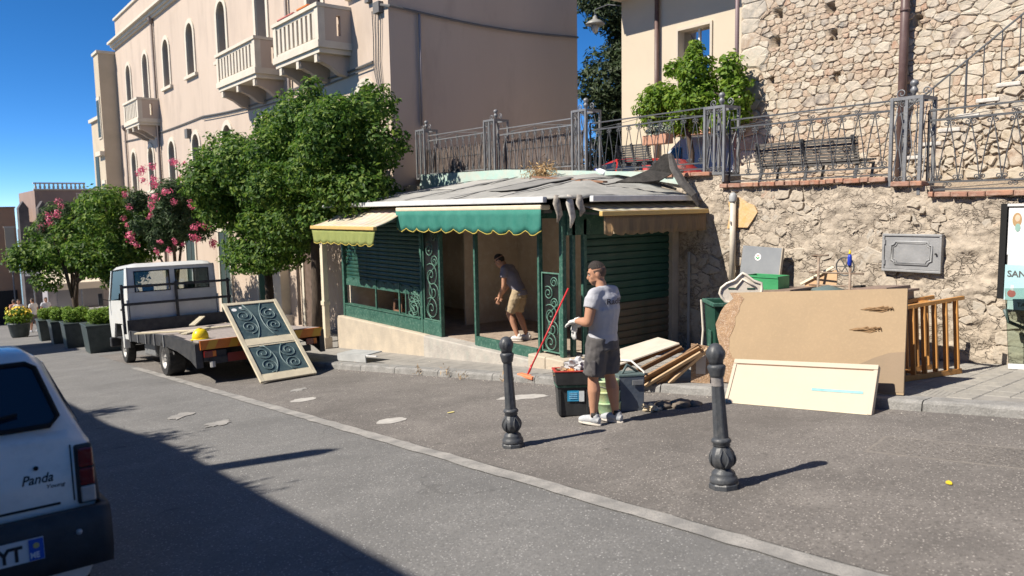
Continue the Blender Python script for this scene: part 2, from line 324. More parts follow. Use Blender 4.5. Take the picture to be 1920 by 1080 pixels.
def crevices(m,scale,dark,st=1.6):
    t=m.node_tree; n=t.nodes; L=t.links; b=n['Principled BSDF']; tc=n.new('ShaderNodeTexCoord'); mp=n.new('ShaderNodeMapping'); mp.inputs['Scale'].default_value=(1,1,st); L.new(tc.outputs['Object'],mp.inputs[0])
    nz=n.new('ShaderNodeTexNoise'); nz.inputs['Scale'].default_value=5; nz.inputs['Detail'].default_value=4; L.new(mp.outputs[0],nz.inputs['Vector']); ad=n.new('ShaderNodeMix'); ad.data_type='RGBA'; ad.blend_type='LINEAR_LIGHT'; ad.inputs[0].default_value=.22; L.new(mp.outputs[0],ad.inputs[6]); L.new(nz.outputs['Color'],ad.inputs[7])
    v=n.new('ShaderNodeTexVoronoi'); v.feature='DISTANCE_TO_EDGE'; v.inputs['Scale'].default_value=scale; L.new(ad.outputs[2],v.inputs['Vector'])
    r=n.new('ShaderNodeMapRange'); r.inputs[1].default_value=.0; r.inputs[2].default_value=.09; L.new(v.outputs['Distance'],r.inputs[0])
    n2=n.new('ShaderNodeTexNoise'); n2.inputs['Scale'].default_value=2.7; n2.inputs['Detail'].default_value=3; L.new(tc.outputs['Object'],n2.inputs['Vector']); r2=n.new('ShaderNodeMapRange'); r2.inputs[1].default_value=.42; r2.inputs[2].default_value=.6; L.new(n2.outputs['Fac'],r2.inputs[0])
    mxv=n.new('ShaderNodeMath'); mxv.operation='MAXIMUM'; L.new(r.outputs[0],mxv.inputs[0]); L.new(r2.outputs[0],mxv.inputs[1])
    old=b.inputs['Base Color'].links[0].from_socket; mx=n.new('ShaderNodeMix'); mx.data_type='RGBA'; mx.inputs[6].default_value=(*dark,1); L.new(old,mx.inputs[7]); mr=n.new('ShaderNodeMapRange'); mr.inputs[3].default_value=.45; L.new(mxv.outputs[0],mr.inputs[0]); L.new(mr.outputs[0],mx.inputs[0]); L.new(mx.outputs[2],b.inputs['Base Color'])
    ob_=b.inputs['Normal'].links[0].from_node; bp=n.new('ShaderNodeBump'); bp.inputs['Strength'].default_value=.9; bp.inputs['Distance'].default_value=.03; L.new(mxv.outputs[0],bp.inputs['Height']); L.new(ob_.outputs[0],bp.inputs['Normal']); L.new(bp.outputs[0],b.inputs['Normal'])
crevices(MMORT,6.5,(.30,.245,.195))
WX=10.4
wall=thing('retaining_wall','rough beige rubble wall with brick coping behind the heaped scrap','wall',(WX,5,gz(5)))
def wpart(name,m,mb,**k):
    o=mb.build(name,m,None,**k); o.parent=wall; o.matrix_parent_inverse=Matrix.Translation((-WX,-5,-gz(5))); return o
core=MB(); tops=[(-6,4.55,1.83),(4.55,5.05,1.98),(5.05,7.75,2.05),(7.75,8.95,2.26),(8.95,18.0,2.42)]
for y0,y1,z in tops: core.box(WX+.05,WX+.5,y0,y1,-2.2,z)
wpart('wall_core',MMORT,core)
def hash2(x,y):
    return math.sin(x*1.7+math.sin(y*2.3)*1.3)*.5+math.sin(x*5.1+y*3.7+math.sin(x*4.)*.8)*.28+math.sin(y*9.7-x*6.1+math.sin(y*5.)*1.1)*.18
NY,NZ=300,104; H=np.random.default_rng(3).normal(size=(NZ+1,NY+1))
for _ in range(2): H=(H+np.roll(H,1,0)+np.roll(H,-1,0)+np.roll(H,1,1)+np.roll(H,-1,1))/5
H2=np.random.default_rng(4).normal(size=(NZ+1,NY+1))
for _ in range(14): H2=(H2+np.roll(H2,1,0)+np.roll(H2,-1,0)+np.roll(H2,1,1)+np.roll(H2,-1,1))/5
H=H/H.std()*.007+H2/H2.std()*.010
def topz(y):
    for a_,b_,z in tops:
        if a_<=y<b_: return z
    return 2.42
mg=MB()
def fm(u,v):
    y=.6+8.4*u; zb=gz(y)-.05; zt_=topz(y); z=zb+(zt_-zb)*v; i=int(round(u*NY)); j=int(round(v*NZ))
    return (WX+H[j,i]-.008*math.sin(y*3+z*2),y,z)
mg.grid(fm,NY,NZ); wpart('mortar_face',MMORT,mg,smooth=True)
pts=[];wt=[];z=-.55
while z<2.0:
    hgt=rng.choice((.08,.11,.14,.19,.24)); yy=.8+rng.uniform(0,.2)
    while yy<8.7:
        wd=hgt*rng.uniform(1.0,2.3); pts.append((yy+wd/2,z+hgt/2+rng.uniform(-.05,.05))); wt.append((hgt*rng.uniform(.2,.5))**2); yy+=wd
    z+=hgt
cells=voronoi(pts,wt,(.7,8.75,-.75,2.02),1.25); big=[]
def area(p): return abs(sum(p[i][0]*p[(i+1)%len(p)][1]-p[(i+1)%len(p)][0]*p[i][1] for i in range(len(p))))/2
for c in cells:
    if not c: continue
    cy=sum(p[0] for p in c)/len(c); cz=sum(p[1] for p in c)/len(c)
    if area(c)<.006 or cz<gz(cy)+KH+.02 or max(p[1] for p in c)>topz(cy)-.02: continue
    if cy>8.5 or rng.random()<.48: continue
    big.append((area(c),c,cy,cz))
big.sort(key=lambda q:-q[0]); rest=MB()
for k,(ar,c,cy,cz) in enumerate(big):
    V,F=stone_shape(c,.004+rng.uniform(0,.03),rng,-.002+rng.uniform(0,.02),.018)
    if k<290:
        b=MB().add([(-w_,u-cy,v-cz) for u,v,w_ in V],F); me=b.mesh('stone',MSTONE); o=ob('stone',me,wall); o.location=(0,cy-5,cz-gz(5))
    else: rest.add([(WX-w_,u,v) for u,v,w_ in V],F)
if rest.v: wpart('small_stones',MSTONE,rest)['kind']='stuff'
bk=MB(); bk.box(-.075,.16,-.055,.055,-.03,.03); bme=bk.mesh('brick',MBRICK)
def bricks(y0,y1,z,wd=.125,x=WX):
    y=y0
    while y<y1-.05:
        l=wd*rng.choice((.8,1,1,1.25,1.9)); l=min(l,y1-y); o=ob('brick',bme,wall,loc=(rng.uniform(-.02,.01),y+l/2-5,z-gz(5)+rng.uniform(-.006,.006)),rot=(rng.uniform(-.03,.03),rng.uniform(-.04,.04),rng.uniform(-.04,.04)))
        o.scale=(1,(l-.012)/.11,1.1); md=o.modifiers.new('b','BEVEL'); md.width=.008; md.segments=1; y+=l
bricks(5.07,7.76,2.085); bricks(.8,4.52,1.865,.16); bricks(4.6,5.03,2.01,.2); bricks(7.95,8.9,2.29,.2)
# orange plaster remnant, plastic pipe, meter hatch on the wall
MORANGE=mat('orange_plaster',(.62,.38,.16),(.58,.44,.27),sc_=8,rough=.95,bump=.4)
a=[(7.62,1.40),(7.57,1.62),(7.60,1.83),(7.45,1.90),(7.30,1.84),(7.25,1.80),(7.12,1.76),(7.06,1.66),(7.16,1.52),(7.24,1.42),(7.4,1.42)]
wpart('plaster_patch',MORANGE,MB().slab([(WX-.035,p,q) for p,q in a],(.06,0,0)))
MPVC=mat('cream_pvc',(.62,.56,.46),(.5,.45,.38),sc_=5,rough=.5,bump=.05)
t=thing('vent_pipe','cream plastic pipe with grey cap fixed upright on the rubble wall','pipe',(WX-.09,7.47,1.12))
MB().tube([(0,0,-.6),(0,0,.74)],.048,14).build('pipe',MPVC,t,True); MB().lathe([(.058,.70),(.062,.72),(.062,.80),(.035,.845),(.012,.855)],14).build('cap',mat('grey_pvc',(.36,.37,.37),rough=.5),t,True)
MB().box(-.07,.09,-.008,.008,.35,.40).build('clip',mat('galv',(.45,.45,.45),rough=.5,metal=.6),t)
MHATCH=mat('hatch_metal',(.33,.335,.34),(.24,.245,.25),sc_=6,rough=.55,bump=.1,metal=.25,c3=(.45,.45,.45),sc3=12,a3=.5)
t=thing('meter_hatch','grey cast metal hatch with moulded panel set in the rubble wall','hatch',(WX-.05,4.7,.86))
def rectframe(mb,y0,y1,z0,z1,wd,x0,x1):
    mb.box(x0,x1,y0,y1,z0,z0+wd); mb.box(x0,x1,y0,y1,z1-wd,z1); mb.box(x0,x1,y0,y0+wd,z0+wd,z1-wd); mb.box(x0,x1,y1-wd,y1,z0+wd,z1-wd)
f=MB(); rectframe(f,-.38,.38,0,.5,.03,-.035,.05); f.build('frame',MHATCH,t,bevel=.005)
bx('door',MHATCH,t,-.02,.04,-.347,.347,.033,.467,bevel=.004)
def notch(w_,h,r):
    p=[]
    for sx,sz,a0 in ((1,1,-90),(-1,1,0),(-1,-1,90),(1,-1,180)):
        cx,cz=sx*w_,sz*h
        for k in range(7):
            a_=R(a0-15*k) if 0 else R({(1,1):270-15*k,(-1,1):0-15*k,(-1,-1):90-15*k,(1,-1):180-15*k}[(sx,sz)])
            p.append((cx+r*math.cos(a_),cz+r*math.sin(a_)))
    return p
for w_,h,rr in ((.26,.15,.012),(.235,.13,.006)):
    MB().tube([(-.024,p,q+.25) for p,q in notch(w_,h,.05)],rr,6,closed=True).build('moulding',MHATCH,t,True)
MB().lathe([(.012,0),(.012,.02)],10).build('lock',mat('dark_metal',(.05,.05,.05),rough=.5,metal=.5),t,loc=(-.03,-.315,.25),rot=(0,-PI/2,0))
for z_ in (.09,.36): MB().tube([(-.03,.345,z_),(-.03,.345,z_+.06)],.01,8).build('hinge',MHATCH,t)
# ------------------------------------------------------------------ upper terrace
MTERR=mat('terrace_paving',(.50,.45,.38),(.42,.38,.32),sc_=3,rough=.9)
TG=1.42
tb=MB()
for xa,xb,fa,fb_ in ((WX+.45,11.75,1,1),(11.75,11.8,1,0),(11.8,70,0,0)):
    tb.grid(lambda u,v,xa=xa,xb=xb,fa=fa,fb_=fb_:(xa+(xb-xa)*u,-8+68*v,(zt(-8+68*v)-.15) if (fa if u<.5 else fb_) else TG),1,8)
struct(tb.build('terrace_ground',MTERR))
MIR=mat('wrought_iron',(.075,.08,.088),(.11,.115,.12),sc_=8,rough=.5,bump=.15,metal=.3,c3=(.2,.19,.17),sc3=30,a3=.25)
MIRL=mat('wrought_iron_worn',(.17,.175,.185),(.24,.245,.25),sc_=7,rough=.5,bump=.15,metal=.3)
def scroll_me():
    p=spiral(.036,.006,1.35,16,PI*.5,(.036,-.036),1); q=[(0,-.15),(0,-.10),(0,-.06)]
    pp=[(0,a_,b_) for a_,b_ in q[::-1][:0]]+[(0,u,v) for u,v in p]
    return MB().tube(pp,.0065,5).mesh('scroll',MIR,True)
SCR=scroll_me()
def scroll(par,y,z,fy=1,fz=1,s=1.,me=None,x=0): 
    o=ob('scroll',me or SCR,par,loc=(x,y,z)); o.scale=(1,fy*s,fz*s); return o
RP=[(1.62,4.62,1.93,1.02,'rightmost iron railing panel in front of the church stairs'),(5.1,7.7,2.15,.98,'iron railing panel in front of the long slatted bench'),(8.14,10.92,2.38,1.0,'iron railing panel in front of the red car'),(11.32,13.86,2.50,1.03,'iron railing panel before the reed screen, above the kiosk roof middle'),(14.24,16.76,2.58,1.05,'leftmost iron railing panel, partly behind the orange tree')]
for y0,y1,zb,h,lab in RP:
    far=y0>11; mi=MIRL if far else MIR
    t=thing('iron_railing',lab,'railing',(WX+.12,(y0+y1)/2,zb),group='wrought iron railing panels along the terrace'); hw=(y1-y0)/2; sl=.02*hw*0
    for z_,r_ in ((h,.011),(h-.13,.013),(.10,.012),(0,.010)): MB().box(-.012,.012,-hw,hw,z_-r_,z_+r_).build('rail',mi,t)
    n=int(round((y1-y0)/.245)); st=(y1-y0)/n; z1=h-.145; z0=.115
    ma=MB().tube([(0,0,z1),(0,st*.30,z1*.55),(0,st*.5,z0)],.0075,5).mesh('bar',mi)
    mb_=MB().tube([(0,0,z1),(0,-st*.30,z1*.55),(0,-st*.5,z0)],.0075,5).mesh('bar',mi)
    for k in range(n+1):
        y=-hw+k*st
        if k<n: ob('bar',ma,t,loc=(0,y,0))
        if k>0: ob('bar',mb_,t,loc=(0,y,0))
        for f_ in (1,-1):
            if (k<n or f_<0) and (k>0 or f_>0): scroll(t,y,z1,f_,1,1.05)
            yy=y+st/2
            if k<n: scroll(t,yy,z0,f_,-1,1.05)
    for k in range(2,n,3):
        for f_ in (1,-1): scroll(t,-hw+k*st,h-.125,f_,-1,.9); scroll(t,-hw+k*st,.095,f_,1,.9)
    MB().tube([(0,-hw,h-.13),(0,0,h-.02),(0,hw,h-.13)],.005,5).build('bow',mi,t); MB().tube([(0,-hw,0.0),(0,0,.09),(0,hw,0.0)],.005,5).build('bow',mi,t)
    for e in (-hw,hw): MB().box(-.012,.012,e-.012,e+.012,-.05,h).build('end_post',mi,t)
PP=[(4.86,1.99,1.16,'iron railing pillar beside the brown church downpipe'),(7.92,2.27,1.1,'iron railing pillar between the bench and the red car'),(11.12,2.46,1.2,'iron railing pillar at the cypress gap'),(14.05,2.52,1.24,'iron railing pillar in the middle of the reed screen'),(17.0,2.55,1.25,'iron railing pillar half hidden by the orange tree')]
for y,zb,h,lab in PP:
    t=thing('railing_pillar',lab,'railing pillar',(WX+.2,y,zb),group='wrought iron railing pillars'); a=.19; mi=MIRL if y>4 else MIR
    for sx in (-1,1):
        for sy in (-1,1): MB().box(sx*a-.02,sx*a+.02,sy*a-.02,sy*a+.02,-.12 if sx<0 and sy<0 else 0,h).build('upright',mi,t)
    for z_ in (.02,h-.02):
        f=MB(); rectframe(f,-a,a,-.02,.02,.0,-a,a) if 0 else None
        for s_ in (-1,1):
            MB().box(s_*a-.017,s_*a+.017,-a+.02,a-.02,z_-.022,z_+.022).build('cross_bar',mi,t); MB().box(-a+.02,a-.02,s_*a-.017,s_*a+.017,z_-.022,z_+.022).build('cross_bar',mi,t)
    MB().box(-a-.014,-a+.014,-.018,.018,.04,h-.04).build('middle_bar',mi,t)
    for s_ in (-1,1):
        for fy in (-1,1):
            pts_=[(-a,s_*.095+fy*.07,h-.10)]+[(-a,s_*.095+fy*.045,.25),(-a,s_*.095+fy*.02,.14)]
            MB().tube([(-a,s_*.095+fy*.02,h-.2),(-a,s_*.095+fy*.05,h-.35),(-a,s_*.095+fy*.012,.5),(-a,s_*.095+fy*.06,.2)],.007,5).build('curved_bar',mi,t)
            scroll(t,s_*.095,h-.05,fy,1,1.2,x=-a); scroll(t,s_*.095,.05,fy,-1,1.2,x=-a)
        for fx in (-1,1):
            MB().tube([(fx*.04,s_*a,h-.1),(fx*.12,s_*a,h-.4),(fx*.03,s_*a,.5),(fx*.1,s_*a,.1)],.008,5).build('curved_bar',mi,t)
    MB().lathe([(.02,0),(.022,.05),(.045,.075),(.05,.11),(.03,.135),(.03,.15),(.055,.175),(.05,.21),(.02,.235)],10,(0,0,h)).build('finial',mi,t,True)
    for fy in (-1,1):
        p=spiral(.07,.012,1.4,16,-PI/2,(.0,0)); MB().tube([(0,0,h)]+[(0,fy*(.16+u),h+.07+v) for u,v in p],.009,5).build('finial_scroll',mi,t,True)
# benches
MBEN=mat('bench_slat',(.06,.058,.055),(.13,.12,.11),sc_=12,rough=.6,bump=.2,stretch=(1,.3,4))
for (bx_,by,L_,lab) in ((10.98,6.62,1.72,'long dark slatted bench seen from behind through the railing'),(11.3,10.45,.9,'short dark slatted bench end beside the cypress gap')):
    t=thing('bench',lab,'bench',(bx_,by,zt(by)-.15),group='dark slatted benches on the terrace'); h=L_/2
    for k in range(9):
        z_=.36+.044*k; x=-.02-.018*k+.001*k*k
        MB().beam((x,-h,z_+.06),(x,h,z_+.06),.022,.036).build('back_slat',MBEN,t)
    for k in range(6): MB().beam((.06+.075*k,-h,.45+.004*k*k*.3),(.06+.075*k,h,.45+.004*k*k*.3),.055,.028).build('seat_slat',MBEN,t)
    for k,e in enumerate((-h+.06,0,h-.06)):
        MB().tube([(-.15,e,.81),(-.08,e,.6),(.02,e,.40),(-.04,e,.2),(-.1,e,0)],.026,6).build('leg',MIR,t); MB().tube([(.5,e,.44),(.44,e,.2),(.5,e,0)],.022,6).build('leg',MIR,t); MB().beam((0,e,.41),(.5,e,.43),.03,.03).build('seat_bearer',MIR,t)
# reed screen behind the left railings
MREED=mat('reed',(.17,.13,.11),(.11,.085,.075),sc_=3,rough=.9,bump=.3,island=True,ramp=[(0,(.23,.18,.15)),(.5,(.14,.11,.10)),(1,(.30,.25,.21))])
for k,(y0,y1) in enumerate(((11.3,13.9),(14.2,17.2))):
    t=thing('reed_screen',('brown reed screen behind the railing nearer the cypress','brown reed screen behind the railing nearer the orange tree')[k],'screen',(WX+.28,(y0+y1)/2,2.45),group='reed screens'); m_=MB(); y=y0-(y0+y1)/2
    while y<(y1-y0)/2:
        r_=rng.uniform(.008,.014); m_.tube([(rng.uniform(-.01,.01),y,0),(rng.uniform(-.01,.01),y+rng.uniform(-.01,.01),.83+rng.uniform(-.05,.05))],r_,5); y+=r_*1.7
    o=m_.build('reeds',MREED,t); o['kind']='stuff'
    for z_ in (.2,.6): MB().box(-.02,-.014,-(y1-y0)/2,(y1-y0)/2,z_,z_+.008).build('wire',MIR,t)
# ------------------------------------------------------------------ stone church on the terrace
CX=14.
MCM=mat('church_mortar',(.36,.295,.22),(.28,.225,.168),sc_=4,rough=.95,bump=.8,bsc=30,c3=(.40,.26,.18),sc3=9,a3=.45)
MCS=mat('church_stone',(.6,.55,.46),(.52,.45,.36),sc_=5,rough=.9,bump=.5,bsc=22,ramp=[(0,(.48,.44,.36)),(.2,(.345,.30,.225)),(.4,(.50,.455,.37)),(.55,(.37,.30,.205)),(.68,(.31,.28,.24)),(.8,(.44,.395,.31)),(.9,(.32,.22,.15)),(1,(.14,.135,.13))],c3=(.36,.30,.24),sc3=16,a3=.45)
MCC=mat('church_chip',(.5,.4,.3),(.45,.36,.27),sc_=8,rough=.9,bump=.5,ramp=[(0,(.46,.41,.33)),(.4,(.38,.27,.19)),(.6,(.44,.38,.29)),(.8,(.36,.22,.15)),(.9,(.42,.37,.29)),(1,(.28,.26,.23))],island=True)
church=thing('stone_church','tall rubble stone church wall with pale corner blocks above the terrace','church',(CX,6,zt(6)-.15))
cz0=zt(6)-.15
holes=[(9.12,5.55),(8.0,5.42),(7.93,4.92),(9.16,5.02),(9.22,4.28),(7.85,4.12),(6.4,4.86)]
bxs=MB(); bxs.box(CX+.35,CX+6,0.5,9.98,1.5,9.5); 
o=bxs.build('church_core',MCM,church); o.matrix_parent_inverse=Matrix.Translation((-CX,-6,-cz0))
nr2=np.random.default_rng(8).normal(size=(150,230))*.008
def fc(u,v):
    y=.6+9.38*u; z=1.9+5.0*v; i=int(round(u*225)); j=int(round(v*120)); x=CX-.010+nr2[j,i]
    for hy,hz in holes:
        if abs(y-hy)<.075 and abs(z-hz)<.085: x+=.25
    return (x,y,z)
o=MB().grid(fc,225,120).build('mortar_face',MCM,church,smooth=True); o.matrix_parent_inverse=Matrix.Translation((-CX,-6,-cz0))
pts=[];wt=[];kind=[]; z=2.0
# corner blocks first
zq=2.0
while zq<6.6:
    h=rng.uniform(.22,.42); wq=rng.choice((.36,.5,.62)); 
    pts.append((9.98-wq/2,zq+h/2)); wt.append(wq*h*.55); kind.append('q'); zq+=h
while z<6.6:
    if rng.random()<.5: h=rng.uniform(.05,.085); small=True
    else: h=rng.uniform(.10,.205); small=False
    y=.6+rng.uniform(0,.2)
    while y<9.35:
        ash=(y<5.7 and z>4.5); wd=(rng.uniform(.10,.26) if small else h*rng.uniform(.95,1.75))
        if ash: wd=rng.uniform(.35,.8) if rng.random()<.8 else .25; 
        py=y+wd/2; pz=z+h/2+rng.uniform(-.03,.03)
        if not(py>9.45): pts.append((py,pz)); wt.append((.012 if small else wd*h*.3)); kind.append('s' if small else 'b')
        if (not small) and rng.random()<.75: pts.append((y+wd+.03,z+h*rng.uniform(.15,.85))); wt.append(.004); kind.append('s'); y+=.07
        y+=wd
    z+=h+(.0 if not(y>9) else 0)
cells=voronoi(pts,wt,(.6,9.99,1.95,6.75),1.55); lst=[]
for c,kd_ in zip(cells,kind):
    if not c or area(c)<.0012: continue
    cy=sum(p[0] for p in c)/len(c); cz=sum(p[1] for p in c)/len(c)
    if any(abs(cy-hy)<.1 and abs(cz-hz)<.11 for hy,hz in holes): continue
    vis=1. if (cy>4.5 and cz<6.1) else .1
    lst.append((area(c)*vis,c,cy,cz,kd_))
lst.sort(key=lambda q:-q[0]); rest=MB()
for k,(ar,c,cy,cz,kd_) in enumerate(lst):
    q=kd_=='q'; V,F=stone_shape(c,.007 if not q else .005,rng,(.024 if ar<.02 else .032)+rng.uniform(-.008,.014),.006 if ar<.02 else .011,1)
    if k<298:
        me=MB().add([(-w_,u-cy,v-cz) for u,v,w_ in V],F).mesh('stone',MCS); o=ob('stone',me,church); o.location=(0,cy-6,cz-cz0)
    else: rest.add([(CX-w_,u,v) for u,v,w_ in V],F)
o=rest.build('small_stones',MCC,church); o['kind']='stuff'; o.matrix_parent_inverse=Matrix.Translation((-CX,-6,-cz0))
t=thing('church_downpipe','brown metal downpipe running up the rubble church wall','downpipe',(CX-.16,6.55,zt(6.5)-.15))
MBRP=mat('brown_pipe',(.10,.06,.055),(.14,.09,.08),sc_=6,rough=.45,bump=.05)
MB().tube([(0,0,0),(0,0,5)],.075,14).build('pipe',MBRP,t,True)
for z_ in (1.6,3.1): MB().tube([(0,0,z_),(0,0,z_+.05)],.085,14).build('pipe_clip',MBRP,t,True)
# outside stairs against the church
MSLAB=mat('stair_stone',(.60,.57,.52),(.45,.42,.38),sc_=6,rough=.85,bump=.4,bsc=30)
st=thing('church_stairs','stone stair flight climbing right along the church wall','stairs',(CX-.5,6.,zt(6)-.15))
for k in range(9):
    y=6.15-.27*k; z=.42+.2*k+.2
    MB().box(-.42,.42,y-6-.33,y-6,z-.06,z).build('tread',MSLAB,st,bevel=.012)
    MB().box(-.36,.42,y-6-.29,y-6-.02,-.1,z-.06).build('riser_block',MCM,st)
nst=MB(); pts=[(3.6+2.6*rng.random(),2.15+2.1*rng.random()) for _ in range(260)]
for c in voronoi(pts,[.01*rng.random() for _ in pts],(3.6,6.2,2.1,4.3),1.3):
    if not c: continue
    cy=sum(p[0] for p in c)/len(c); cz=sum(p[1] for p in c)/len(c)
    if cz>2.45+.74*(6.1-cy): continue
    V,F=stone_shape(c,rng.uniform(.005,.03),rng,.03,.022); me=MB().add([(-w_,u-cy,v-cz) for u,v,w_ in V],F).mesh('stone',MCS); o=ob('stone',me,st); o.location=(-.37,cy-6,cz-cz0)
sr=thing('stair_handrail','thin iron stair rail with upright bars beside the church steps','handrail',(CX-.86,6.,zt(6)-.15))
for k in range(11):
    y=.2-.24*k; z=.45+.74*(.2-y); big_=k%5==4
    MB().tube([(0,y,z-(.6 if big_ else .0)),(0,y,z+.88)],.016 if big_ else .009,6).build('bar',MIR,sr)
MB().beam((0,.25,.45+.74*(-.05)+.88),(0,-2.4,.45+.74*2.6+.88),.03,.02).build('rail',MIR,sr); MB().beam((0,.25,.45-.74*.05),(0,-2.4,.45+.74*2.6),.02,.015).build('rail',MIR,sr)
# ------------------------------------------------------------------ cream building behind the terrace
MCR=mat('cream_render',(.54,.465,.355),(.51,.44,.335),sc_=1.2,rough=.9,bump=.12,bsc=50)
hx=16.2; hz=TG
cb=thing('cream_house','smooth cream rendered house with a square window between cypress and church','building',(hx,13,hz))
def loc(o,x,y,z): o.matrix_parent_inverse=Matrix.Translation((-x,-y,-z)); return o
def hb_(name,m,*b,par=None):
    o=MB().box(*b).build(name,m,par or cb); return o if par else loc(o,hx,13,hz)
W_=MB(); y0,y1=8.5,15.53; wy0,wy1,wz0,wz1=12.47,13.48,4.82,6.28
for b in ((hx,hx+7,y0,wy0,hz-.6,10.),(hx,hx+7,wy1,y1,hz-.6,10.),(hx,hx+7,wy0,wy1,hz-.6,wz0),(hx,hx+7,wy0,wy1,wz1,10.)): W_.box(*b)
loc(W_.build('wall',MCR,cb),hx,13,hz)
f=MB(); rectframe(f,wy0-.07,wy1+.07,wz0-.06,wz1+.07,.066,hx-.04,hx+.06); wf=loc(f.build('window',mat('window_wood',(.50,.44,.35),rough=.6),cb),hx,13,hz)
hb_('pane',glass('pane_sky',(.10,.12,.14),.6),hx+.22,hx+.24,wy0,wy1,wz0,wz1,par=wf)
f=MB(); f.box(hx+.18,hx+.25,12.95,13.0,wz0,wz1); f.box(hx+.17,hx+.255,wy0,wy1,5.5,5.55); f.build('glazing_bar',mat('white_frame',(.7,.7,.7),rough=.5),wf)
hb_('eave',mat('eave_cream',(.70,.60,.45),rough=.8),hx-.95,hx+7.5,8.4,15.65,7.49,7.65)
loc(MB().slab([(hx-1.05,8.3,7.655),(hx+3.6,8.3,9.2),(hx+3.6,15.75,9.2),(hx-1.05,15.75,7.655)],(0,0,.15)).build('roof',mat('clay_tile',(.42,.22,.14),(.35,.2,.14),sc_=6,rough=.9),cb),hx,13,hz)
loc(MB().tube([(hx-.1,14.15,hz),(hx-.1,14.15,7.49)],.06,10).build('downpipe',MBRP,cb,True),hx,13,hz)
MMAU=mat('mauve_door',(.36,.29,.29),(.32,.26,.26),sc_=5,rough=.6)
hb_('garage_door',MMAU,hx-.03,hx+.03,11.0,13.36,hz,hz+2.15); dr=cb.children[-1]
for k in range(5): hb_('door_rib',mat('white_frame',(.7,.7,.7)),hx-.045,hx-.032,11.05,13.3,hz+.1+.45*k,hz+.13+.45*k,par=dr)
hb_('door_jamb',MCR,hx-.07,hx+.02,13.37,13.6,hz,hz+2.28); hb_('door_lintel',mat('terracotta',(.45,.24,.16),rough=.8),hx-.09,hx+.02,10.9,13.61,hz+2.16,hz+2.28)
t=thing('bracket_lamp','old bracket street lamp with pale shade against the cypress','street lamp',(16.1,15.51,6.93))
MB().tube([(0,-.05,.4),(-.1,.35,.5),(-.25,.72,.42),(-.25,.72,.24)],.017,6).build('arm',MIR,t); MB().lathe([(.02,.26),(.06,.22),(.07,.16),(.24,.07),(.28,.02),(.275,0)],14,(-.25,.72,0)).build('shade',mat('lamp_shade',(.26,.255,.235),rough=.4),t,True)
MB().lathe([(.1,0),(.11,-.1),(.07,-.2),(.02,-.24)],12,(-.25,.72,0)).build('globe',mat('lamp_globe',(.40,.385,.33),rough=.2),t,True)
t=thing('boundary_pipe','dark mauve downpipe at the church corner','downpipe',(CX-.05,10.06,TG)); MB().tube([(0,0,0),(0,0,7)],.045,10).build('pipe',mat('mauve_pipe',(.20,.14,.14),rough=.5),t,True)
for z_ in (1.5,3.2,5.): MB().tube([(0,0,z_),(0,0,z_+.04)],.055,10).build('pipe_clip',MATS['mauve_pipe'],t,True)
# ------------------------------------------------------------------ trees
BARK=mat('bark',(.10,.075,.055),(.05,.038,.03),sc_=9,rough=.95,bump=.8,bsc=18,stretch=(1,1,.3))
def leafmat(name,a,b,c,tr=.35): return mat(name,a,rough=.6,bump=0,ramp=[(0,a),(.55,b),(1,c)],island=True,trans=tr,spec=.35)
LORANGE=leafmat('orange_leaf',(.03,.078,.012),(.085,.18,.024),(.22,.31,.05),.45)
LLIGHT=leafmat('bright_leaf',(.07,.15,.012),(.15,.26,.022),(.27,.38,.05),.45)
LDARK=leafmat('cypress_leaf',(.018,.034,.014),(.034,.058,.02),(.06,.088,.03),.15)
LOLE=leafmat('oleander_leaf',(.035,.07,.03),(.06,.11,.04),(.11,.16,.07))
def tree(name,label,cat,base,trunk,blobs,n,leaf,size,seed,group=None,asp=.5,r0=.12,shell=.5,limbs=6):
    r_=np.random.default_rng(seed); t=thing(name,label,cat,base,group=group)
    b=MB(); top=Vector(trunk[-1]); b.tube(trunk,[r0*(1-.35*i/(len(trunk)-1)) for i in range(len(trunk))],9)
    for k in range(min(limbs,len(blobs))):
        c=Vector(blobs[k][0]); m_=top.lerp(c,.5)+Vector((r_.normal()*.12,r_.normal()*.12,.1)); b.tube([top-Vector((0,0,.15)),m_,c],[r0*.55,r0*.35,r0*.12],6)
    b.build('trunk',BARK,t,True)
    C,N=crown_points(blobs,n,r_,shell); ob('crown',leaf_mesh('crown',C,N,size,leaf,asp,r_),t); return t
def blobset(c,r,k,rs,seed):
    q=random.Random(seed); out=[(tuple(c),(r[0]*.62,r[1]*.62,r[2]*.62))]
    for i in range(k):
        while 1:
            u=Vector((q.uniform(-1,1),q.uniform(-1,1),q.uniform(-.85,1)))
            if .35<u.length<1: break
        u.normalize(); u*=q.uniform(.62,1.); s=q.uniform(*rs); out.append(((c[0]+u.x*r[0],c[1]+u.y*r[1],c[2]+u.z*r[2]),(s,s,s*.85)))
    return out
ga=gz(18.3)+KH; bs=blobset((.0,-1.1,4.35),(1.6,2.7,1.75),36,(.45,.75),3)+[((.1,-.1,6.25),(.3,.33,.42)),((0,.9,5.5),(.5,.5,.45)),((-.1,-3.0,3.75),(.7,.75,.6)),((-.3,-2.4,5.4),(.5,.6,.5)),((-.3,-1.5,3.2),(.8,1.1,.6)),((-.3,.8,2.9),(.8,1.1,.7))]
tree('orange_tree','large dark green orange tree with thick trunk beside the kiosk','tree',(8.0,18.3,ga),[(0,0,0),(.03,-.03,1.2),(.0,-.1,2.3),(0,-.2,3.4)],bs,46000,LORANGE,.118,11,'orange trees along the pavement',.52,.17)
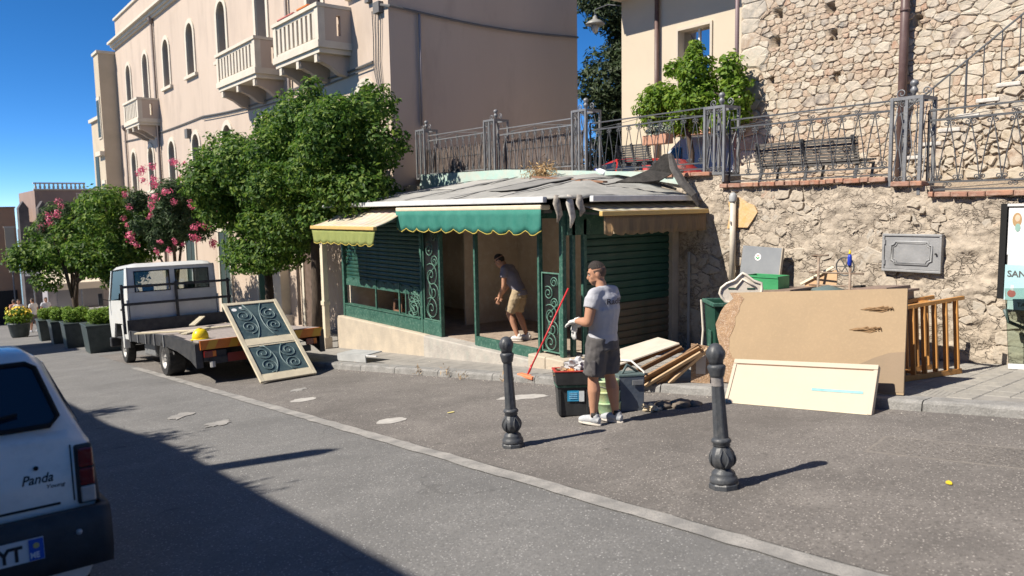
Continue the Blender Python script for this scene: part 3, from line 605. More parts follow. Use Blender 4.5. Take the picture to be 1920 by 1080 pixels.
ga=gz(23)+KH; bs=blobset((0,-.3,4.35),(1.6,2.5,1.95),34,(.5,.8),4)+[((0,-1.2,5.9),(.45,.5,.5)),((0,1.0,2.9),(.9,1.0,.7)),((-.3,-.8,2.6),(.9,1.2,.6)),((-.4,.3,2.45),(.8,1.0,.5))]
tree('orange_tree','round dark green orange tree left of the kiosk tree behind the truck','tree',(8.0,21.6,ga),[(0,0,0),(.05,.05,1.4),(0,0,2.9)],bs,44000,LORANGE,.122,12,'orange trees along the pavement',.52,.15)
ga=gz(31); 
tree('street_tree','bushy green street tree right of the dark trunk by the planters','tree',(5.9,30.5,ga),[(0,0,0),(0,0,1.6),(.1,0,2.6)],blobset((0,.2,3.9),(1.6,2.6,1.55),24,(.5,.8),5),16000,LORANGE,.17,13,'street trees at the planters',.5,.11)
tree('street_tree','bushy green street tree with dark trunk at the far end of the planters','tree',(5.0,34.6,gz(34.6)),[(0,0,0),(0,.05,1.5),(.1,0,2.4)],blobset((0,.9,3.55),(1.6,2.8,1.5),24,(.5,.8),6),15000,LORANGE,.17,14,'street trees at the planters',.5,.13)
MPINK=mat('oleander_bloom',(.75,.16,.28),rough=.6,bump=0,ramp=[(0,(.80,.22,.34)),(.5,(.70,.10,.22)),(1,(.86,.36,.44))],island=True,trans=.3)
def oleander(label,base,c,r,seed,nf,n=7000):
    t=tree('oleander',label,'oleander',base,[(0,0,0),(.1,.05,.9),(0,0,1.8)],blobset(c,r,18,(.32,.55),seed),n,LOLE,.2,seed,'pink oleanders',.22,.08); q=np.random.default_rng(seed+50)
    u=q.normal(size=(46,3)); u/=np.linalg.norm(u,axis=1,keepdims=True); C=u*q.random((46,1))**.5*.19; me=leaf_mesh('bloom',C,u,.075,MPINK,.8,q)
    for k in range(nf):
        while 1:
            d=q.normal(size=3); d/=np.linalg.norm(d)
            if -.5*d[0]-.85*d[1]>-.15 and d[2]>-.75: break
        o=ob('bloom',me,t,loc=(c[0]+d[0]*r[0]*1.12,c[1]+d[1]*r[1]*1.15,c[2]+d[2]*r[2]*1.15),rot=tuple(q.random(3)*6)); s=q.uniform(.5,1.15); o.scale=(s,s,s*.8); o['kind']='stuff'
oleander('pink flowering oleander above the white truck cab',(7.0,27.4,gz(27.4)+KH),(0,0,4.15),(1.3,2.0,1.5),21,46,12000)
oleander('smaller pink flowering oleander at the far planters',(4.7,33.2,gz(33.2)),(0,.2,4.35),(.7,1.0,.85),23,14,3500)
# cypress and terrace tree
def spire(c,h,r,k,seed):
    q=random.Random(seed); return [((c[0]+q.uniform(-.5,.5)*r,c[1]+q.uniform(-.5,.5)*r,c[2]+h*i/k),(r*(1-.55*(i/k)**1.6)*q.uniform(.7,1.05),r*(1-.55*(i/k)**1.6)*q.uniform(.7,1.05),h/k*1.25)) for i in range(k)]
tree('cypress','tall dark cypress between the beige palace and the cream house','cypress',(21.4,20.7,1.4),[(0,0,0),(0,0,3),(0,0,7)],spire((0,0,1.),12.5,1.75,13,5),42000,LDARK,.2,31,None,.35,.2,.45,0)
tree('cypress','second dark cypress partly behind the cream house','cypress',(24.2,20.3,1.4),[(0,0,0),(0,0,3),(0,0,6)],spire((0,0,.8),12,1.5,12,6),26000,LDARK,.2,32,None,.35,.2,.45,0)
tree('terrace_tree','bright green clipped tree in front of the cream house window','tree',(13.5,10.9,zt(11)-.15),[(0,0,-1.0),(.05,0,.7),(0,.1,1.3),(0,0,1.9)],[((0,.95,1.75),(.5,.55,.55)),((0,.75,1.9),(.5,.5,.42)),((-.1,-.2,2.35),(.48,.45,.5)),((0,-.3,1.8),(.5,.55,.5)),((0,-1.05,2.3),(.33,.3,.4)),((0,-1.15,1.7),(.4,.35,.6)),((0,.5,2.55),(.2,.25,.2)),((0,.1,1.75),(.5,.6,.35)),((.1,-.7,1.35),(.4,.5,.35)),((.1,.3,1.35),(.4,.5,.3)),((-.1,-.2,2.85),(.2,.2,.22))],12000,LLIGHT,.105,33,None,.55,.07,.3,8)
# ------------------------------------------------------------------ palace with arched windows
FX=10.2; PY0,PY1=18.05,50.; PZ=12.6
MPAL=mat('palace_render',(.50,.405,.325),(.465,.375,.30),sc_=.5,rough=.92,bump=.1,bsc=40,c3=(.33,.265,.215),sc3=1.3,a3=.5,stretch=(1,1,.3))
MTRIM=mat('palace_trim',(.60,.54,.44),(.53,.475,.39),sc_=3,rough=.85,bump=.1)
MSHUT=mat('green_shutter',(.028,.045,.04),(.04,.06,.052),sc_=5,rough=.55,bump=.05)
MPANE=glass('dark_pane',(.03,.035,.04),.35)
pal=thing('beige_palace','long pinkish beige palace with arched windows and stone balconies','building',(FX,34,-3.5))
def pl(o): return loc(o,FX,34,-3.5)
cols=[47.0,43.2,39.2,35.3,31.1,26.9,22.5,19.45]; hw=.5
def arch(y,z0,z1,h,n=12):   # opening outline: z1 top of arch
    zs=z1-h; return [(y-h,z0)]+[(y+h*math.cos(PI-PI*k/n),zs+h*math.sin(PI*k/n)) for k in range(n+1)]+[(y+h,z0)]
wl=MB(); D_=.45
edges=[PY0]+sorted(cols)+[PY1]; cs=sorted(cols); prev=PY0
for c in cs+[None]:
    e=c-hw if c else PY1; wl.box(FX,FX+D_,prev,e,-5,11.5); prev=(c+hw) if c else None
balc={26.9:(25.0,28.9),22.5:(20.15,23.4),43.2:(41.0,44.0)}
LV=((3.0,5.22),(7.75,9.92))
for c in cs:
    zb=-5
    for (z0,z1) in LV:
        if c in balc and z0>7: z0=6.45
        # solid below this opening, its lower edge following the arch below
        if zb==-5: wl.box(FX,FX+D_,c-hw,c+hw,-5,z0)
        else:
            p=[(c-hw,z0),(c+hw,z0)]+[(y,z) for y,z in arch(c,0,zb,hw)[1:-1]][::-1]; wl.slab([(FX,y,z) for y,z in p],(D_,0,0))
        zb=z1
    p=[(c-hw,11.5),(c+hw,11.5)]+[(y,z) for y,z in arch(c,0,zb,hw)[1:-1]][::-1]; wl.slab([(FX,y,z) for y,z in p],(D_,0,0))
pl(wl.build('facade_wall',MPAL,pal))
pl(MB().box(FX+D_,FX+1.2,PY0,PY0+.4,-5,11.5).box(FX+1.2,16.85,PY0,PY0+.4,-5,8.4).box(FX+.7,16.85,PY0+.4,PY1,-5,8.3).build('end_wall',MPAL,pal))
pl(MB().box(FX-.12,FX+D_+.05,PY0-.02,PY0+.12,-5,11.5).build('corner_strip',mat('palace_corner',(.60,.48,.39),rough=.9),pal)) if 0 else None
cn=MB()
for z0,z1,p in ((11.25,11.36,.12),(11.36,11.50,.22),(11.50,11.62,.38),(11.62,11.70,.30)): cn.box(FX-p,FX+D_+.3,PY0-.05,PY1+.1,z0,z1)
pl(cn.build('cornice',MTRIM,pal)); pl(MB().box(FX-.03,FX+D_+.25,PY0,PY1-.6,11.70,12.75).build('attic',MPAL,pal)); pl(MB().box(FX-.12,FX+D_+.3,PY0-.05,PY1-.55,12.75,12.87).build('attic_coping',MTRIM,pal))
def ring(c,z0,z1,h,wd,x0,x1,mb):
    o_=arch(c,z0,z1+wd,h+wd); i_=arch(c,z0,z1,h); n=len(o_)
    for k in range(n-1):
        q=[o_[k],o_[k+1],i_[k+1],i_[k]]; mb.slab([(x0,y,z) for y,z in q],(x1-x0,0,0))
for c in cs:
    for li,(z0,z1) in enumerate(LV):
        b_=c in balc and li==1
        if b_: z0=6.45
        f=MB(); ring(c,z0,z1,hw-.001,.19,FX-.05,FX+.03,f); wo=pl(f.build('window',MTRIM,pal))
        op=arch(c,z0,z1,hw); MB().slab([(FX+.34,y,z) for y,z in op],(.02,0,0)).build('pane',MPANE,wo)
        for s_ in (-1,1):
            if b_ and s_>0 : continue
            p=[(y,z) for y,z in arch(c,z0+.05,z1,hw-.02) if (y-c)*s_>=-.001]
            if s_<0: p=p+[(c-.01,z0+.05)]
            else: p=[(c+.01,z0+.05)]+p
            MB().slab([(FX+.28,y,z) for y,z in p],(.03,0,0)).build('shutter',MSHUT,wo)
        if not b_: MB().box(FX-.13,FX+.05,c-.85,c+.85,z0-.13,z0).build('sill',MTRIM,wo)
for c,(y0,y1) in balc.items():
    m_=MB(); m_.box(-1.0,0,y0,y1,6.28,6.45); bo=pl(MB().box(FX-1.03,FX-.001,y0-.03,y1+.03,6.25,6.44).build('balcony',MTRIM,pal))
    MB().box(FX-.97,FX-.001,y0+.05,y1-.05,6.12,6.25).build('balcony_moulding',MTRIM,bo)
    MB().box(FX-1.04,FX-.78,y0-.04,y1+.04,7.33,7.43).build('hand_rail',MTRIM,bo)
    for y in (y0,y1-.22): MB().box(FX-1.0,FX-.8,y,y+.22,6.44,7.33).build('corner_pier',MTRIM,bo)
    for s_,y in ((0,y0),(1,y1)):
        ya=y if not s_ else y-.16; MB().box(FX-.8,FX-.45,ya,ya+.16,6.44,7.33).box(FX-.33,FX-.001,ya,ya+.16,6.44,7.33).box(FX-.45,FX-.33,ya,ya+.16,6.44,6.6).box(FX-.45,FX-.33,ya,ya+.16,7.15,7.33).build('side_panel',MPAL,bo); MB().box(FX-.8,FX-.001,ya-.02,ya+.18,7.335,7.425).build('hand_rail',MTRIM,bo)
    n=max(7,int((y1-y0-.44)/.3)); st_=(y1-y0-.44)/n
    for k in range(n): y=y0+.22+(k+.5)*st_; MB().box(FX-.97,FX-.86,y-.09,y+.09,6.52,7.24).build('baluster',MTRIM,bo,bevel=.02)
    MB().box(FX-.97,FX-.84,y0+.22,y1-.22,6.44,6.52).box(FX-.97,FX-.84,y0+.22,y1-.22,7.24,7.33).build('balustrade_rail',MTRIM,bo)
    for k in range(3):
        y=y0+.35+(y1-y0-.7)*k/2; MB().slab([(FX-.9,y-.12,6.12),(FX-.9,y-.12,5.95),(FX-.55,y-.12,5.8),(FX-.3,y-.12,5.62),(FX,y-.12,5.55),(FX,y-.12,6.12)],(0,.24,0)).build('bracket',MPAL,bo); MB().box(FX-.95,FX-.82,y-.09,y+.09,5.9,6.119).build('bracket_end',MTRIM,bo)
# flower boxes/orange cloth on the near balcony
t=thing('balcony_cloth','orange and red cloths drying over the near balcony rail','cloth',(FX-.92,21.6,7.43))
MB().box(-.14,.14,-.9,-.15,.0,.07).build('orange_cloth',mat('orange_cloth',(.75,.20,.05),(.6,.15,.05),rough=.9),t,bevel=.03); MB().box(-.14,.14,.1,1.3,0,.05).build('red_cloth',mat('red_cloth',(.42,.10,.09),(.5,.18,.15),sc_=9,rough=.9),t,bevel=.02)
# pipes and cables
MCAB=mat('cable',(.13,.125,.12),rough=.7); MPIPE=mat('facade_pipe',(.15,.12,.11),(.2,.16,.14),rough=.5)
for k,(y,z0,z1,r_) in enumerate(((41.2,-3,11.1,.07),(24.5,-2,11.1,.06),(48.4,-4,6.6,.06))):
    o=pl(MB().tube([(FX-.1,y,z0),(FX-.1,y,z1)],r_,8).build('downpipe',MPIPE,pal,True)); MB().lathe([(.06,0),(.14,.15),(.14,.3)],8,(FX-.12,y,z1-.1)).build('hopper',MPIPE,o)
def cable(pts,r_,nm='cable'): return pl(MB().tube(pts,r_,5).build(nm,MCAB,pal))
def sag(a,b,n,s_): return [tuple(a[i]+(b[i]-a[i])*k/n-(s_*math.sin(PI*k/n) if i==2 else 0) for i in range(3)) for k in range(n+1)]
cable(sag((FX-.05,18.9,5.75),(FX-.05,23.3,5.75),8,.06)+sag((FX-.05,23.3,5.75),(FX-.05,34,5.85),10,.15)[1:]+sag((FX-.05,34,5.85),(FX-.05,49,5.95),8,.12)[1:],.03)
cable(sag((FX-.06,18.9,5.62),(FX-.06,34,5.72),14,.18),.018)
for dy in (0,.14,.32,.5): cable([(FX-.04,18.35+dy,7.1-.1*dy),(FX-.05,18.4+dy*.8,6.4),(FX-.04,18.5+dy*.7,5.7-.3*dy),(FX-.04,18.35+dy*.3,4.6)],.014)
pl(MB().box(FX-.14,FX-.001,18.3,18.62,6.92,7.2).build('junction_box',MCAB,pal)); pl(MB().box(FX-.12,FX-.001,18.9,19.1,7.3,7.45).build('junction_box',MCAB,pal))
cable([(FX-.08,18.3,7.1),(FX-.02,17.93,7.0)]+sag((10.5,17.96,7.0),(16.8,17.96,7.0),12,.12),.035); cable([(10.15,17.95,7.25),(10.6,17.95,7.7),(11.0,17.95,8.2)],.02)
pl(MB().tube([(11.09,17.98,4.0),(11.09,17.98,7.0)],.035,8).build('conduit',mat('grey_conduit',(.30,.26,.25),rough=.6),pal,True)); pl(MB().box(FX-.2,FX,35.9,36.3,5.1,5.5).build('camera_bracket',MCAB,pal))
# street-level doors and pilasters
MTEAL=mat('teal_shutter',(.05,.13,.11),(.04,.10,.085),sc_=6,rough=.6)
for y,wd,m_ in ((27.7,1.35,MSHUT),(32.2,1.3,MSHUT),(23.4,1.5,mat('brown_door',(.10,.07,.05),(.14,.1,.08),sc_=5)),(37,1.4,MSHUT)):
    z0=gz(y)+KH; d=pl(MB().box(FX-.02,FX+.03,y-wd/2,y+wd/2,z0,1.0).build('street_door',m_,pal)); f=MB(); f.box(FX-.06,FX+.02,y-wd/2-.15,y-wd/2,z0,1.15); f.box(FX-.06,FX+.02,y+wd/2,y+wd/2+.15,z0,1.15); f.box(FX-.06,FX+.02,y-wd/2,y+wd/2,1.0,1.15); f.build('door_trim',MTRIM,d)
    MB().box(FX-.04,FX-.021,y-.02,y+.02,z0+.1,.95).build('door_joint',MCAB,d)
pl(MB().box(FX-.5,FX-.001,27.0,27.06,-2.0,.9).build('open_shutter',MTEAL,pal)); pl(MB().box(FX-.32,FX-.001,25.5,26.35,-2.5,1.35).build('pilaster',MTRIM,pal)); pl(MB().box(FX-.42,FX-.001,25.35,26.5,-2.6,-1.75).build('pilaster_base',mat('marble',(.7,.66,.6),(.55,.5,.45),sc_=7,rough=.5),pal))
pl(MB().box(FX-.15,FX-.001,PY0,PY1,2.2,2.42).build('string_course',MTRIM,pal))
# neighbours beyond
MN2=mat('neighbour_render',(.50,.42,.31),(.44,.37,.27),sc_=1,rough=.9); MBRN=mat('brown_render',(.30,.21,.17),(.25,.18,.15),sc_=1,rough=.92)
nb=thing('cream_neighbour','narrow cream house projecting beyond the far end of the palace','building',(9.2,53,-4.6))
loc(MB().box(9.3,16,50.05,51.4,-6,11.0).build('wall',MN2,nb),9.2,53,-4.6); loc(MB().box(9.22,16.1,49.98,51.5,11.0,11.15).build('cornice',MTRIM,nb),9.2,53,-4.6); loc(MB().box(9.05,9.3,50.0,51.5,5.2,5.45).build('string_course',MTRIM,nb),9.2,53,-4.6)
for z0 in (1.5,6.3):
    for y in (50.75,):
        o=loc(MB().box(9.25,9.32,y-.45,y+.45,z0-.1,z0+2.3).build('window',MTRIM,nb),9.2,53,-4.6); MB().box(9.23,9.26,y-.32,y+.32,z0,z0+2.1).build('shutter',MSHUT,o)
n3=thing('low_neighbour','lower cream house just beyond the narrow cream one','building',(9.2,55,-4.8)); loc(MB().box(9.75,16,51.55,56,-6,7.6).build('wall',MN2,n3),9.2,55,-4.8); loc(MB().box(9.6,16,51.52,56.1,7.6,7.8).build('cornice',MTRIM,n3),9.2,55,-4.8)
for y in (52.8,54.8): loc(MB().box(9.71,9.77,y-.5,y+.5,3.4,5.6).build('shutter',MSHUT,n3),9.2,55,-4.8)
bd=thing('brown_house','plain brown house end with white balustrade at the far end of the street','building',(9,63,-5.5))
def b2(o): return loc(o,9,63,-5.5)
b2(MB().box(7.05,14,62.5,72,-8,3.55).build('wall',MBRN,bd)); b2(MB().box(7.0,14,62.4,62.6,3.55,3.65).build('parapet',MTRIM,bd)); b2(MB().box(7.0,10.2,62.4,62.6,3.98,4.08).build('parapet_rail',MTRIM,bd))
for k in range(12): b2(MB().lathe([(.05,0),(.09,.1),(.05,.25),(.06,.33)],8,(7.15+.27*k,62.5,3.65)).build('baluster',MTRIM,bd,True))
b2(MB().box(9.3,11.5,60.6,62.4,2.0,2.3).build('balcony',MN2,bd)); b2(MB().box(9.3,11.5,60.6,62.4,-.4,-.15).build('balcony',MN2,bd)); b2(MB().box(9.6,11.4,62.35,62.5,.0,1.9).build('loggia',mat('dark_opening',(.02,.02,.02)),bd))
for z0 in (2.3,-.15):
    for k in range(14): b2(MB().tube([(9.35+.16*k,60.65,z0),(9.35+.16*k,60.65,z0+.95)],.02,5).build('balcony_bar',MIR if z0<0 else MTRIM,bd))
    b2(MB().box(9.3,11.5,60.62,60.68,z0+.95,z0+1.0).build('balcony_rail',MIR if z0<0 else MTRIM,bd))
MTOW=mat('dark_stone',(.12,.11,.11),(.07,.065,.07),sc_=3,rough=.95,bump=.6,bsc=8)
tw=thing('dark_tower','dark stone gate tower with two battlements at the far street end','tower',(6.4,60,-5.4))
loc(MB().box(5.75,7.6,59.5,61.2,-7.5,.9).build('shaft',MTOW,tw),6.4,60,-5.4)
for x in (5.75,6.85): loc(MB().slab([(x,59.5,.9),(x,59.5,2.3),(x+.28,59.5,2.75),(x+.56,59.5,2.3),(x+.56,59.5,.9)],(0,1.2,0)).build('merlon',MTOW,tw),6.4,60,-5.4)
fw=thing('far_wall','orange brown house wall at the left end of the street','building',(4.5,66,-5.9)); loc(MB().box(-3,5.95,64,70,-8,2.35).build('wall',mat('orange_brown',(.40,.255,.16),(.34,.22,.15),sc_=1,rough=.9),fw),4.5,66,-5.9); loc(MB().box(-3.1,6.0,63.9,70,2.35,2.45).build('coping',MBRN,fw),4.5,66,-5.9); loc(MB().box(2.6,5.7,63.9,64.02,-6,-3.4).build('archway',mat('dark_opening',(.02,.02,.02)),fw),4.5,66,-5.9)
lp=thing('white_banner','tall pale panel hanging left of the dark tower','panel',(5.4,62.5,-1.7)); MB().box(-.28,.28,-.04,.04,0,2.7).build('panel',MN2,lp); MB().box(-.33,.33,-.06,.06,2.7,2.8).build('panel_top',MTRIM,lp); MB().box(-.2,.2,-.06,.06,-.35,0).build('panel_foot',MTRIM,lp); MB().tube([(0,0,-4),(0,0,-.3)],.05,6).build('post',MIRL,lp)
# ------------------------------------------------------------------ kiosk
KX,KY0,KY1,KF=7.8,8.68,16.3,-.62
MGR=mat('kiosk_green',(.025,.085,.064),(.045,.125,.095),sc_=6,rough=.5,bump=.1,c3=(.22,.33,.27),sc3=22,a3=.45)
MGRD=mat('shutter_green_shaded',(.014,.055,.04),(.022,.075,.054),sc_=5,rough=.45,bump=.06,rv=.12)  # kiosk green darkened so the shutter colour carries the awning's shade
MRUST=mat('shutter_rust',(.13,.095,.065),(.075,.07,.05),sc_=4,rough=.7,bump=.15,c3=(.04,.09,.065),sc3=10,a3=.6)
MPLI=mat('plinth_stone',(.50,.43,.335),(.41,.355,.285),sc_=3,rough=.9,bump=.4,c3=(.38,.34,.28),sc3=8,a3=.5)
MCONC=mat('concrete_step',(.43,.40,.36),(.33,.31,.285),sc_=4,rough=.92,bump=.5,c3=(.30,.40,.36),sc3=5,a3=.25)
MPLAS=mat('kiosk_plaster',(.66,.57,.46),(.54,.46,.37),sc_=2.2,rough=.92,bump=.3,c3=(.72,.68,.60),sc3=7,a3=.6)
MFLOOR=mat('rubble_floor',(.36,.29,.23),(.25,.2,.16),sc_=6,rough=.95,bump=.7,bsc=20)
MMEM=mat('roof_membrane',(.33,.325,.305),(.255,.255,.24),sc_=1.5,rough=.85,bump=.3,bsc=14,c3=(.42,.41,.385),sc3=5,a3=.6)
MALU=mat('gutter_white',(.66,.67,.68),(.55,.56,.58),sc_=5,rough=.35,bump=.03)
MCREAM=mat('cream_paint',(.70,.62,.46),(.6,.53,.4),sc_=6,rough=.6,bump=.08)
MDARK=mat('dark_void',(.012,.012,.012),rough=.9)
ki=thing('street_kiosk','green shuttered street kiosk with scalloped awnings and stained grey roof','kiosk',(9,12.5,KF))
def kp(o): return loc(o,9,12.5,KF)
def kb(name,m,*b,bevel=0): return kp(MB().box(*b).build(name,m,ki,bevel=bevel))
kb('plinth',MPLI,7.66,10.38,12.55,16.45,-2.0,KF,bevel=.02); kb('threshold',MCONC,7.62,10.38,9.35,12.55,-1.6,KF-.003,bevel=.02)
for k,(y0,y1) in enumerate(((8.5,8.93),(8.935,9.35))): kb('plinth_block',MPLI,7.6,8.3,y0,y1,-1.4,KF+.1,bevel=.02)
kb('plinth_side',MPLI,8.3,10.38,8.55,9.35,-1.4,KF-.002)
kb('floor',MFLOOR,7.9,10.3,9.36,16.2,KF-.01,KF+.012)
kb('back_wall',MPLAS,10.30,10.38,8.8,16.3,KF,1.8); kb('end_wall',MPLAS,7.95,10.3,16.2,16.3,KF,1.8); kb('partition',MPLAS,8.9,10.3,12.95,13.0,KF+.012,1.75); kb('side_lining',MPLAS,8.45,10.28,8.78,8.82,KF,1.8); kb('ceiling',mat('dim_ceiling',(.5,.45,.38),rough=.9),7.85,10.35,8.75,16.25,1.72,1.76)
for y,w_,z0 in ((16.25,.09,KF),(12.83,.07,KF),(12.16,.055,KF),(11.02,.05,KF-.02),(9.27,.05,KF),(8.73,.08,KF+.1)):
    kp(MB().box(KX-.03,KX+.05,y-w_/2,y+w_/2,z0,1.74).build('post',MGR,ki,bevel=.006))
kb('header',MGR,KX-.02,KX+.07,8.7,16.25,1.62,1.74); kb('fascia_board',MDARK,KX-.06,KX+.05,8.6,16.35,1.741,1.86)
# left bay: base board, mullions, roller shutter
kb('base_board',MGR,KX-.02,KX+.03,12.87,16.2,KF,KF+.27,bevel=.006); kb('base_board',MGR,KX-.022,KX+.028,12.19,12.79,KF,KF+.27,bevel=.006); kb('door_sill',MGR,KX-.05,KX+.03,9.31,10.99,KF-.02,KF+.16,bevel=.006)
for y in (13.75,14.75): kb('mullion',MGR,KX,KX+.03,y-.02,y+.02,KF+.27,.3)
kb('window_ledge',MGR,KX-.04,KX+.12,12.88,16.2,KF+.272,KF+.295)
def slat_me(L_,h,ax,m):
    pr=[(0,0),(-.016,h*.12),(-.022,h*.5),(-.016,h*.88),(0,h*.97),(.004,h*.97),(.004,0)]
    p=[(a,-L_/2,z) if ax=='y' else (-L_/2,a,z) for a,z in pr]; return MB().slab(p,(0,L_,0) if ax=='y' else (L_,0,0)).mesh('slat',m)
sh=kp(MB().box(KX+.055,KX+.06,12.9,16.18,.25,1.6).build('roller_shutter',MGRD,ki)); me=slat_me(3.28,.085,'y',MGRD)
for k in range(16): o=ob('slat',me,sh); o.location=(KX+.05,14.54,.24+.085*k)
e=MB(); n=9; p=[(KX+.02,16.18,.34)]
p=[];L_=3.28
for k in range(n*6+1): y=16.18-L_*k/(n*6); p.append((KX+.015,y,.235+.05*abs(math.sin(PI*k/6))))
kp(MB().slab([(KX+.015,16.18,.10),(KX+.015,12.9,.10)]+p[::-1],(.012,0,0)).build('sunlit_scallop_strip',MGR,ki))  # lighter strip shaped as the sunlit shutter foot below the awning's scalloped shadow
# iron scroll grilles with dusty panes
MGI=mat('grille_green',(.07,.17,.13),(.11,.22,.17),sc_=9,rough=.55,bump=.1); MDUST=glass('dusty_glass',(.55,.57,.55),.06,.35)
def grille(y0,y1,z0,z1,x=KX):
    gr=kp(MB().box(x,x+.018,y0,y0+.02,z0,z1).box(x,x+.018,y1-.02,y1,z0,z1).box(x,x+.018,y0+.02,y1-.02,z0,z0+.02).box(x,x+.018,y0+.02,y1-.02,z1-.02,z1).build('grille',MGI,ki)); yc=(y0+y1)/2; w_=(y1-y0)/2-.03
    MB().box(x+.03,x+.034,y0,y1,z0,z1).build('pane',MDUST,gr); h=z1-z0
    for zc,r_,f_ in ((.12,.9,1),(.30,.8,-1),(.47,.95,1),(.62,.5,-1),(.74,.62,1),(.88,.5,-1)):
        r2=w_*r_*.98; s_=spiral(r2,.02,1.7,26,PI*.3 if f_>0 else PI*1.2,(yc+f_*(w_-r2)*.8,z0+h*zc),f_); MB().tube([(x+.008,a_,b_) for a_,b_ in s_],.009,5).build('scroll',MGI,gr,True)
    MB().tube([(x+.008,yc+w_*math.sin(PI*k/10)*(1 if k%20<10 else 1)*(.9 if 1 else 1)*(-1)**0*math.cos(PI*k/24),z0+h*.62*k/24) for k in range(25)],.01,5).build('stem',MGI,gr,True)
grille(8.80,9.23,KF+.14,.78); grille(12.2,12.78,KF+.28,1.5); grille(12.86,13.5,KF+.28,.22)
# right face: posts, roller shutter, pier
for x in (7.98,8.22): kb('post',MGR,x-.035,x+.035,KY0-.02,KY0+.05,KF+.05,1.6,bevel=.005)
kb('header',MGR,7.85,10.3,KY0-.02,KY0+.08,1.36,1.74); 
sh=kp(MB().box(8.27,10.22,KY0+.045,KY0+.05,KF+.02,1.4).build('roller_shutter',MGRD,ki)); m1=slat_me(1.95,.118,'x',MGRD); m2=slat_me(1.95,.118,'x',MRUST)
for k in range(17): o=ob('slat',m2 if 1<=k<7 else m1,sh); o.location=(9.245,KY0+.035,KF+.02+.118*k)
kb('pier',MPLI,10.22,10.385,KY0-.06,KY0+.12,KF-.2,1.7); kb('pier_conduit',mat('grey_pvc',(.36,.37,.37)),10.3,10.33,KY0-.35,KY0-.32,KF-.1,1.0)
# roof
rf=MB(); rr=random.Random(9)
def roofz(x,y):
    a=min((x-7.5)/2.85,(y-8.3)/2.3,(16.6-y)/2.3,1); a=max(a,0); return 1.95+.47*a
def fr(u,v):
    x=7.5+2.88*u; y=8.3+8.3*v; return (x,y,roofz(x,y)+rr.uniform(-.012,.012)+.012*math.sin(x*5+y*2))
rf.grid(fr,18,50); o=kp(rf.build('roof',MMEM,ki,True)); sd=o.modifiers.new('s','SOLIDIFY'); sd.thickness=.03
MSEAM=mat('roof_seam',(.27,.265,.25),(.36,.355,.34),sc_=6,rough=.85)
def rpatch(x0,x1,y0,y1,m,dz,name='roof_patch'):
    def f_(u,v): x=x0+(x1-x0)*u; y=y0+(y1-y0)*v; return (x,y,roofz(x,y)+dz+.006*math.sin(9*x+7*y))
    o=kp(MB().grid(f_,8,8).build(name,m,ki,True)); o.modifiers.new('s','SOLIDIFY').thickness=.012
for y in (9.9,11.4,12.9,14.4,15.6): rpatch(7.52,10.3,y,y+.07,MSEAM,.03,'roof_seam')
rpatch(8.2,9.5,10.3,11.2,mat('patch_dark',(.25,.245,.235),(.2,.2,.19),sc_=4,rough=.9),.026); rpatch(8.9,10.2,13.1,14.2,mat('patch_light',(.40,.39,.365),(.33,.325,.305),sc_=4,rough=.9),.026); rpatch(7.7,8.6,14.6,15.5,MATS['patch_dark'],.026)
kp(MB().beam((9.9,11.9,roofz(9.9,11.9)+.05),(9.2,9.2,roofz(9.2,9.2)+.06),.09,.03).build('roof_batten',MATS['old_wood'] if 'old_wood' in MATS else mat('old_wood',(.28,.15,.09),(.2,.11,.07),sc_=6,rough=.7),ki))
MTQ=mat('turquoise_paint',(.36,.52,.47),(.45,.52,.47),sc_=4,rough=.85,bump=.3,c3=(.5,.45,.38),sc3=7,a3=.6)
kp(MB().slab([(10.34,8.5,2.12),(10.34,8.5,2.30),(10.34,9.6,2.40),(10.34,13.4,2.62),(10.34,16.9,2.66),(10.34,17.0,2.3),(10.34,14,2.36),(10.34,10,2.36)],(.05,0,0)).build('wall_flashing',MTQ,ki))
kb('gutter',MALU,7.42,7.5,8.72,16.45,1.86,1.95,bevel=.01); kb('gutter',MALU,7.95,10.35,8.2,8.28,1.86,1.95,bevel=.01)
for k,(x,y,l) in enumerate(((7.5,8.5,.34),(7.62,8.35,.42),(7.75,8.28,.25))):
    m_=MB(); m_.tube([(x,y,1.96),(x-.02,y-.02,1.85),(x+.03,y-.03,1.85-l*.5),(x+.01,y,1.9-l)],[.05,.075,.06,.015],8,ell=(1,.5)); kp(m_.build('hanging_rag',mat('dirty_cloth',(.42,.38,.33),(.2,.18,.16),sc_=14,rough=.95) if k!=1 else mat('pale_cloth',(.6,.56,.5),(.4,.36,.32),sc_=14,rough=.95),ki,True))
